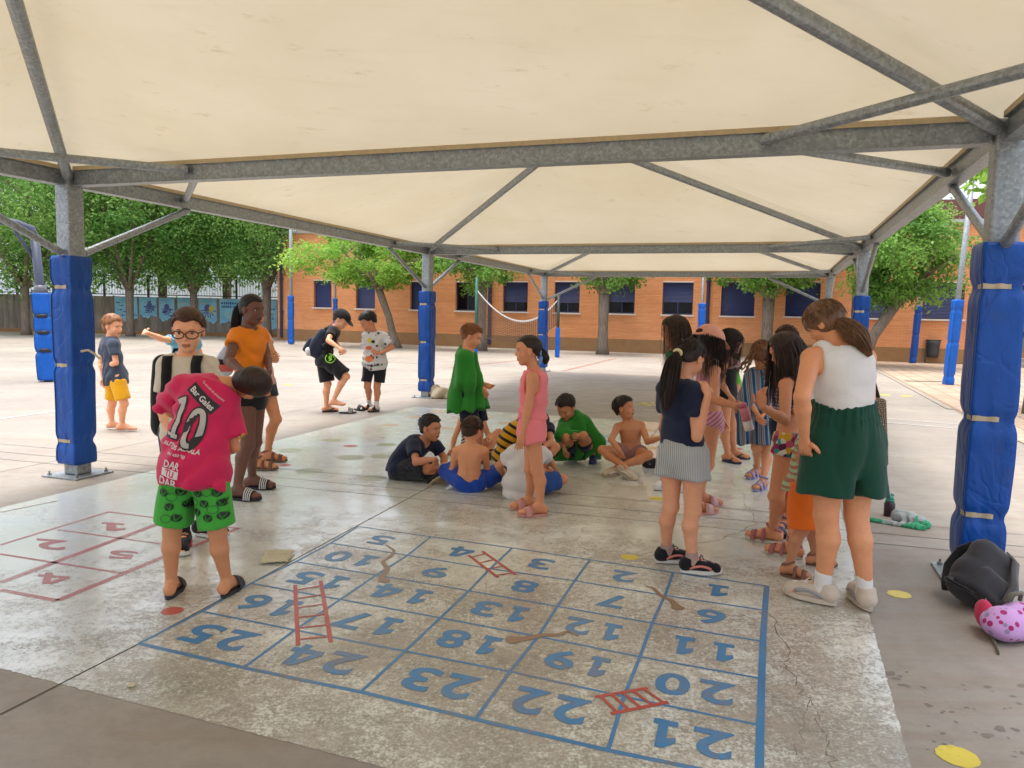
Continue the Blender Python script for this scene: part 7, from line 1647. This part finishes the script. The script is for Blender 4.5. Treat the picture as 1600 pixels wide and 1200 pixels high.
# ------------------------------------------------------------------ bags and things lying about
def blobthing(name, label, cat, base, fn, lo, hi, vox, mt, pname='cloth'):
    t = thing(name, tuple(base), label, cat); V, F = surface_nets(fn, lo, hi, vox); mk(pname, V, F, mt, t, smooth=True); return t, V, F
def frame(base, yaw, pitch=0.0):
    x = V3(math.cos(yaw), math.sin(yaw), 0); y = V3(-math.sin(yaw), math.cos(yaw), 0); return x, y, UP
def pack_field(c, X, Y, Z, w, d, h, r=.088, belly=.0):
    def fn(P):
        q = P - c.astype(np.float32); x, y, z = q @ X.astype(np.float32), q @ Y.astype(np.float32), q @ Z.astype(np.float32)
        tz = np.clip(z / h, -.2, 1.1); ww = w * (1 - .40 * np.clip(tz - .45, 0, .6) ** 1.2); dd = d * (1 - .50 * np.clip(tz - .4, 0, .6) ** 1.1) + belly * np.sin(np.clip(tz, 0, 1) * 3.1)
        rr = np.minimum(r, .93 * np.minimum(ww, dd)); a = np.stack([np.abs(x) - ww + rr, np.abs(y) - dd + rr, np.abs(z - h / 2) - h / 2 + rr], 1); o = np.linalg.norm(np.maximum(a, 0), axis=1) + np.minimum(a.max(1), 0) - rr
        return o + .006 * wob(P, 16, 3) + .007 * ridge(P, 50, (.6, .3, .7), 2.0)
    return fn
M_gbag = clothmat('dark grey bag cloth', '2e2d2f', .12, .3); M_bagblk = clothmat('black bag cloth', '161618', .1, .3)
def ribbon(m, Q, wd, w, th):
    Q = np.asarray(Q); T = np.gradient(Q, axis=0); T /= np.linalg.norm(T, axis=1)[:, None]; n = len(Q); V = []
    for p, t in zip(Q, T):
        x = unit(wd - t * (wd @ t)); y = np.cross(t, x); V += [p + x * w / 2 + y * th / 2, p - x * w / 2 + y * th / 2, p - x * w / 2 - y * th / 2, p + x * w / 2 - y * th / 2]
    m.add(V, [(4 * i + j, 4 * i + (j + 1) % 4, 4 * i + 4 + (j + 1) % 4, 4 * i + 4 + j) for i in range(n - 1) for j in range(4)] + [(3, 2, 1, 0), (4 * n - 4, 4 * n - 3, 4 * n - 2, 4 * n - 1)])
def rucksack(c, X, Y, Z, w, d, h, label, mt, strapm, pocket=True, straps=True, handle=True):
    t = thing('rucksack', tuple(c), label, 'rucksack'); R = w + d + h; V, F = surface_nets(pack_field(c, X, Y, Z, w, d, h), c - R, c + R, .011); mk('main_bag', V, F, mt, t, smooth=True)
    if pocket:
        V, F = surface_nets(pack_field(c - Y * d * .95 + Z * h * .05, X, Y, Z, w * .82, d * .5, h * .5, .04), c - R, c + R, .011); mk('front_pocket', V, F, mt, t, smooth=True)
    if handle:
        m = MB(); m.tube([c + Y * d * .6 + X * x + Z * (h + zz) for x, zz in ((-.05, -.01), (-.04, .035), (.04, .035), (.05, -.01))], .012, 8); m.build('handle', strapm, t, smooth=True)
    if straps:
        for s in (-1, 1):
            m = MB(); m.tube([c + X * s * w * .45 + Y * (d + yy) + Z * z for yy, z in ((-.01, h * .92), (.07, h * .80), (.09, h * .5), (.04, h * .2), (0, h * .06))], .028, 8, flat=.4); m.build('strap', strapm, t, smooth=True)
    return t
# grey rucksack slumped against the right-hand post
c = gnd(1512, 950); X = unit(V3(.95, .25, .18)); Zt = unit(V3(.58, .30, .72)); Y = unit(np.cross(Zt, X)); X = unit(np.cross(Y, Zt))
rucksack(c + UP * .03, X, Y, Zt, .16, .10, .37, 'dark grey rucksack slumped against the right-hand padded post', M_gbag, M_bagblk)
_rk = [o for o in COL.objects if o.name.startswith('rucksack')][0]; _c = c + UP * .03; m = MB(); ribbon(m, [_c - Y * yy + X * .06 + Zt * zz for yy, zz in ((.02, .385), (.085, .34), (.125, .25), (.165, .18), (.165, .08), (.12, .01))], X, .05, .010); m.build('front_strap', clothmat('grey webbing', '3d3b3c'), _rk, smooth=True)
m = MB(); m.tube([_c - X * .15 + Zt * .05, _c - X * .21 - Y * .02 + Zt * .01, _c - X * .20 - Y * .08 - Zt * .0, _c - X * .10 - Y * .12 + Zt * .01], .014, 8, flat=.5); m.build('side_loop', M_bagblk, _rk, smooth=True)
# pink dotted bag at the frame's edge
def dots(t):
    v = t.n('ShaderNodeTexVoronoi'); t.l(t.co(), v.inputs['Vector']); v.inputs['Scale'].default_value = 24; v.inputs['Randomness'].default_value = .8; k = t.ramp(v.outputs[0], [(.36, 1.0), (.39, 0.0)]); sp = t.n('ShaderNodeSeparateColor'); t.l(v.outputs['Color'], sp.inputs[0])
    return t.mix(k, 'b98fc0', t.mix(t.ramp(sp.outputs[0], [(.6, 0.0), (.62, 1.0)]), '9a2360', '86789a'))
c = gnd(1583, 992); X = unit(V3(.93, .36, 0)); Z = unit(V3(.1, -.25, .96)); Y = unit(np.cross(Z, X)); X = unit(np.cross(Y, Z))
pb = rucksack(c + UP * .005, X, Y, Z, .21, .10, .17, 'pink and purple dotted bag lying at the right edge', clothmat('pink dotted nylon', dots, .05), clothmat('olive webbing', '5c574a'), pocket=False, straps=False)
m = MB(); m.tube([gnd(1538, 965) + UP * .10, gnd(1540, 980) + UP * .03, gnd(1548, 995) + UP * .012, gnd(1556, 1012) + UP * .010, gnd(1560, 1024) + UP * .010], .014, 6, flat=.35); m.build('strap', clothmat('olive webbing', '5c574a'), pb, smooth=True)
e = gnd(1536, 985) + UP * .09; m = MB(); m.ell(e, (.035, .07, .075)); m.build('end_panel', clothmat('crimson nylon', 'b3304f'), pb, smooth=True)
# rucksack of the boy with glasses: bag behind, straps over the shoulders
f = F_GL; J = f.J; bk = unit(np.cross(f.sh_ax, UP)); bk = bk if bk[1] > 0 else -bk
c = (J['ls'] + J['rs']) / 2 * V3(1, 1, 0) + V3(-.10, .0, 0) + bk * .20 + UP * .70
t = rucksack(c, unit(f.sh_ax), -bk, UP, .22, .09, .58, 'black rucksack worn by the boy with glasses', M_bagblk, M_bagblk, pocket=False, straps=False)
for k in 'lr':
    s = J[k+'s']; inn = s + (f.nk - s) * .30; fr = -bk; m = MB()
    P = [inn + bk * .10 - UP * .04, inn + bk * .03 + UP * .052, inn + fr * .045 + UP * .042, inn + fr * .098 - UP * .05, inn + fr * .115 - UP * .16 + (s - inn) * .25, s + fr * .06 - UP * .30 + (s - f.nk) * .05, s + bk * .12 - UP * .40 + (s - f.nk) * .02]
    Q = np.array(P); tt = np.linspace(0, 6, 30); Q = np.stack([np.interp(tt, np.arange(7), Q[:, i]) for i in range(3)], 1); Q[1:-1] = (Q[:-2] + 2 * Q[1:-1] + Q[2:]) / 4; bvg = bvh_of(*GL_TEE) if k == 'l' else bvg
    for i_, p_ in enumerate(Q):
        hit = bvg.ray_cast(Vector(p_ + V3(0, -.5, 0)), Vector((0, 1, 0)))
        if hit[0] is not None and 6 < i_ < 24: Q[i_, 1] = min(p_[1], hit[0][1] - .012)
    ribbon(m, Q, f.sh_ax, .062, .014); m.build('strap', M_bagblk, t, smooth=True)
# rucksack of the boy in cap
f = F_CAP; J = f.J; YK = f.nk[1]; Z = unit(atY(512, 512, YK) - atY(490, 556, YK)); X = V3(0, -1, 0); Y = unit(np.cross(Z, X)); c = atY(490, 558, YK)
Y = Y if Y[0] > 0 else -Y
t = rucksack(c, np.cross(Y, Z), Y, Z, .17, .13, .50, 'navy rucksack with white patch on the back of the boy in cap', clothmat('navy bag cloth', '1c2030', .12, .3), M_bagblk, straps=False)
m = MB(); m.ell(atY(482, 549, YK - .13), (.055, .05, .07)); m.build('white_patch', clothmat('white bag panel', 'bcbab6'), t, smooth=True)
m = MB(); s = J['rs']; P = np.array([atY(508, 514, YK - .12), s + UP * .05, s + V3(.07, -.02, -.01), s + V3(.06, -.06, -.14), atY(505, 540, YK - .16)]); tt = np.linspace(0, 4, 20); m.tube(np.stack([np.interp(tt, np.arange(5), P[:, i]) for i in range(3)], 1), .028, 8); m.build('strap', M_bagblk, t, smooth=True)
# pale sports bag behind the girl in orange
c = atY(352, 592, 7.9); t = thing('sports_bag', tuple(c), 'pale grey sports bag with black and coral bands behind the girl in orange', 'bag')
kk = 7.9 / FPX
for nm, v0, v1, mt in (('upper', 541, 561, clothmat('pale grey nylon', 'a8abb0')), ('black_band', 561, 569, M_bagblk), ('coral_band', 569, 580, clothmat('coral nylon', 'b0544e')), ('lower', 580, 600, clothmat('pale grey nylon', 'a8abb0'))):
    m = MB(); P = [atY(352, v, 7.9) for v in np.linspace(v0, v1, 5)]; w = [max(2, (15 - .02 * (v - 568) ** 2) if v < 590 else 15 - .03 * (v - 568) ** 2) * kk for v in np.linspace(v0, v1, 5)]; m.tube(P, w, 16, flat=.8); m.build(nm, mt, t, smooth=True)
m = MB(); m.tube([atY(352, 543, 7.9), atY(372, 530, 7.95), atY(398, 524, 7.95)], .014, 6); m.build('strap', M_bagblk, t, smooth=True)
# tote on the woman's far arm
def tote_c(t):
    w = t.n('ShaderNodeTexVoronoi', distance='MANHATTAN'); t.l(t.mapped((1, .2, 1), (0, .8, 0)), w.inputs['Vector']); w.inputs['Scale'].default_value = 22; w.inputs['Randomness'].default_value = .1
    return t.ramp(t.math('FRACT', t.math('MULTIPLY', w.outputs[0], 3.2)), [(.45, 'a28c74'), (.5, '2a2320')])
wy = F_WOMAN.pel[1] + .32; c = atY(1362, 690, wy); t = thing('tote_bag', tuple(c - UP * .1), 'brown and black geometric tote bag on the far side of the woman', 'tote bag')
p0, p1, p2, p3 = atY(1345, 620, wy), atY(1381, 622, wy), atY(1387, 728, wy), atY(1345, 735, wy); n_ = V3(0, .045, 0); m = MB(); m.add([p0 - n_, p1 - n_, p2 - n_ * .6, p3 - n_ * .6, p0 + n_, p1 + n_, p2 + n_ * .6, p3 + n_ * .6], [(0, 3, 2, 1), (4, 5, 6, 7), (0, 1, 5, 4), (1, 2, 6, 5), (2, 3, 7, 6), (3, 0, 4, 7)]); o = m.build('bag', clothmat('geometric woven cloth', tote_c), t); bm_ = o.modifiers.new('bevel', 'BEVEL'); bm_.width = .02; bm_.segments = 3
m = MB(); m.tube([atY(1352, 621, wy), atY(1354, 590, wy - .02), atY(1362, 585, wy - .02), atY(1372, 621, wy)], .012, 6); m.build('handle', M_bagblk, t, smooth=True)
# bottle and rolled towel on the ground
b = gnd(1389, 806); bt = thing('water_bottle', tuple(b), 'dark plum water bottle with teal lid standing by the rolled towel', 'bottle'); k = b[1] / FPX
m = MB(); m.tube([b, b + UP * 2 * k, b + UP * 20 * k, b + UP * 24 * k], np.array([7.5, 8.2, 8.2, 6.0]) * k, 18); m.build('body', mat('plum bottle paint', '2e1523', .35, .08), bt, smooth=True)
m = MB(); m.tube([b + UP * 24 * k, b + UP * 27 * k], 6.6 * k, 16); m.tube([b + UP * 27 * k, b + UP * 31 * k, b + UP * 33 * k], np.array([6.0, 5.4, 3.5]) * k, 16); m.tube([b + V3(3 * k, 0, 30 * k), b + V3(5 * k, 0, 34 * k), b + V3(1 * k, 0, 35 * k)], 1.6 * k, 8); m.build('lid', mat('teal lid', '2f8a7a', .4, .08), bt, smooth=True)
def towel2(t):
    return t.mix(t.ramp(t.noise(5, 3), [(.52, 0.0), (.56, 1.0)]), '9fa5a3', '3f9a70')
a0, a1 = gnd(1398, 822), gnd(1446, 826)
def roll(P):
    d = rcone(P, gnd(1404, 818) + UP * .055, gnd(1430, 822) + UP * .05, .06, .05); d = smin(d, rcone(P, gnd(1425, 820) + UP * .045, gnd(1446, 825) + UP * .03, .05, .035), .03); d = smin(d, rcone(P, gnd(1362, 815) + UP * .006, gnd(1440, 828) + UP * .01, .022, .03), .03)
    d = d + .010 * np.sin(P[:, 0] * 55 + 14 * np.sin(P[:, 1] * 20) + P[:, 2] * 70) * .6 + .004 * wob(P, 40, 2); return smax(d, -P[:, 2] + .002, .004)
blobthing('rolled_towel', 'rolled white and green towel lying on the concrete', 'towel', gnd(1410, 822), roll, gnd(1362, 815) - V3(.2, .25, .05), gnd(1446, 826) + V3(.2, .25, .25), .009, clothmat('white and green towelling', towel2))
# beige cloth sack at the second left post
def sack(P):
    c0, c1 = gnd(683, 622), gnd(708, 622); d = rcone(P, c0 + UP * .09, c1 + UP * .03, .13, .09); d = smin(d, rcone(P, c0 + UP * .16 + V3(-.05, 0, 0), c0 + UP * .1, .05, .1), .05); d = d + .03 * (1 - 2 * np.abs(np.sin(P[:, 0] * 11 - 9 * P[:, 2] + 2 * np.sin(P[:, 1] * 9)))) + .010 * wob(P, 20, 1); return smax(d, -P[:, 2] + .002, .01)
blobthing('cloth_sack', 'crumpled cream cloth sack lying against the second left post', 'sack', gnd(692, 621), sack, gnd(683, 622) - V3(.4, .4, .05), gnd(708, 622) + V3(.35, .4, .4), .013, clothmat('cream sackcloth', 'b3a58c', .1, .5))
# rag on the painted floor
q = [gnd(*p) for p in ((404, 884), (416, 863), (460, 864), (450, 881))]; n = 14; V = []
for i in range(n):
    for j in range(n):
        p = quad_pt(q, i / (n - 1), j / (n - 1)); V.append((p[0] + .004 * math.sin(9 * j / n + i), p[1] + .006 * math.sin(7 * i / n), .010 + .010 * abs(math.sin(i * .9 + .5 * math.sin(j))) * (0.3 + .7 * math.sin(math.pi * j / (n - 1))) + .006 * math.sin(j * 1.3 + i * .4) ** 2))
t = mk('rag', V, [(i * n + j, (i + 1) * n + j, (i + 1) * n + j + 1, i * n + j + 1) for i in range(n - 1) for j in range(n - 1)], clothmat('pale cotton rag', 'b3ab8d'), base=tuple(gnd(430, 873)), smooth=True); tag(t, 'crumpled pale rag on the painted floor beside the board game', 'rag')
so = t.modifiers.new('thickness', 'SOLIDIFY'); so.thickness = .003
# loose slides by the two boys, loose white shoes
class FakeFoot:
    def __init__(s, k, heel, tip, h, up=UP, z=0.0): s.h = h; a = gnd(*heel) + UP * (.056 * h + .012 * h + z); s.J = {k+'a': a, k+'t': gnd(*tip) + UP * .012 * h, k+'k': a + UP}; s.k = k; s.up = up
    def toe(s, k): t = s.J[k+'t'] - s.J[k+'a']; t = t - s.up * (t @ s.up); return unit(t)
    def footup(s, k): return s.up
    def sole(s, k): return s.J[k+'a'] - s.up * .056 * s.h
    def ankle_h(s, k): return .056 * s.h
def loose(label, k, heel, tip, kind, mats, h=1.55, up=UP, z=0.0, cat='slide'):
    ff = FakeFoot(k, heel, tip, h, up, z); r = thing('slide_sandal' if kind == 'slide' else 'trainer', tuple(gnd(*heel)), label, cat)
    sp = shoe(ff, k, kind, mats, r)
    for ch in list(sp.children):                                    # parts straight under the loose shoe
        ch.parent = r; ch.location = tuple(np.array(ch.location) + np.array(sp.location))
    bpy.data.objects.remove(sp)
loose('black slide with white stripes lying between the two boys', 'r', (537, 646), (560, 646), 'slide', [M_rubber, M_rubber, M_white, 4])
loose('black slide tipped on its side next to the striped one', 'l', (557, 641), (572, 643), 'slide', [M_rubber, M_rubber], z=.0)
loose('white trainer left on the floor behind the ponytailed girl', 'r', (1038, 763), (1026, 766), 'sneaker', [M_white, M_whitec, M_white], 1.3, cat='shoe')
loose('second white trainer nearer the ponytailed girl', 'l', (1070, 766), (1060, 769), 'sneaker', [M_white, M_whitec, M_white], 1.3, cat='shoe')
m = MB(); m.ell(gnd(206, 1073) + UP * .008, (.02, .014, .008)); o = m.build('scrap', clothmat('pale cotton rag', 'b3ab8d'), base=tuple(gnd(206, 1073)), smooth=True); tag(o, 'tiny pale scrap of paper near the lower left paint edge', 'scrap')
if os.environ.get('REP'): print('TRIS', sum(sum(len(q.vertices) - 2 for q in o.data.polygons) for o in COL.objects if o.type == 'MESH'))
print('SCRIPT', round(time.time() - T0, 1))
if os.environ.get('REP'):
    for r in REPORT: print(r)
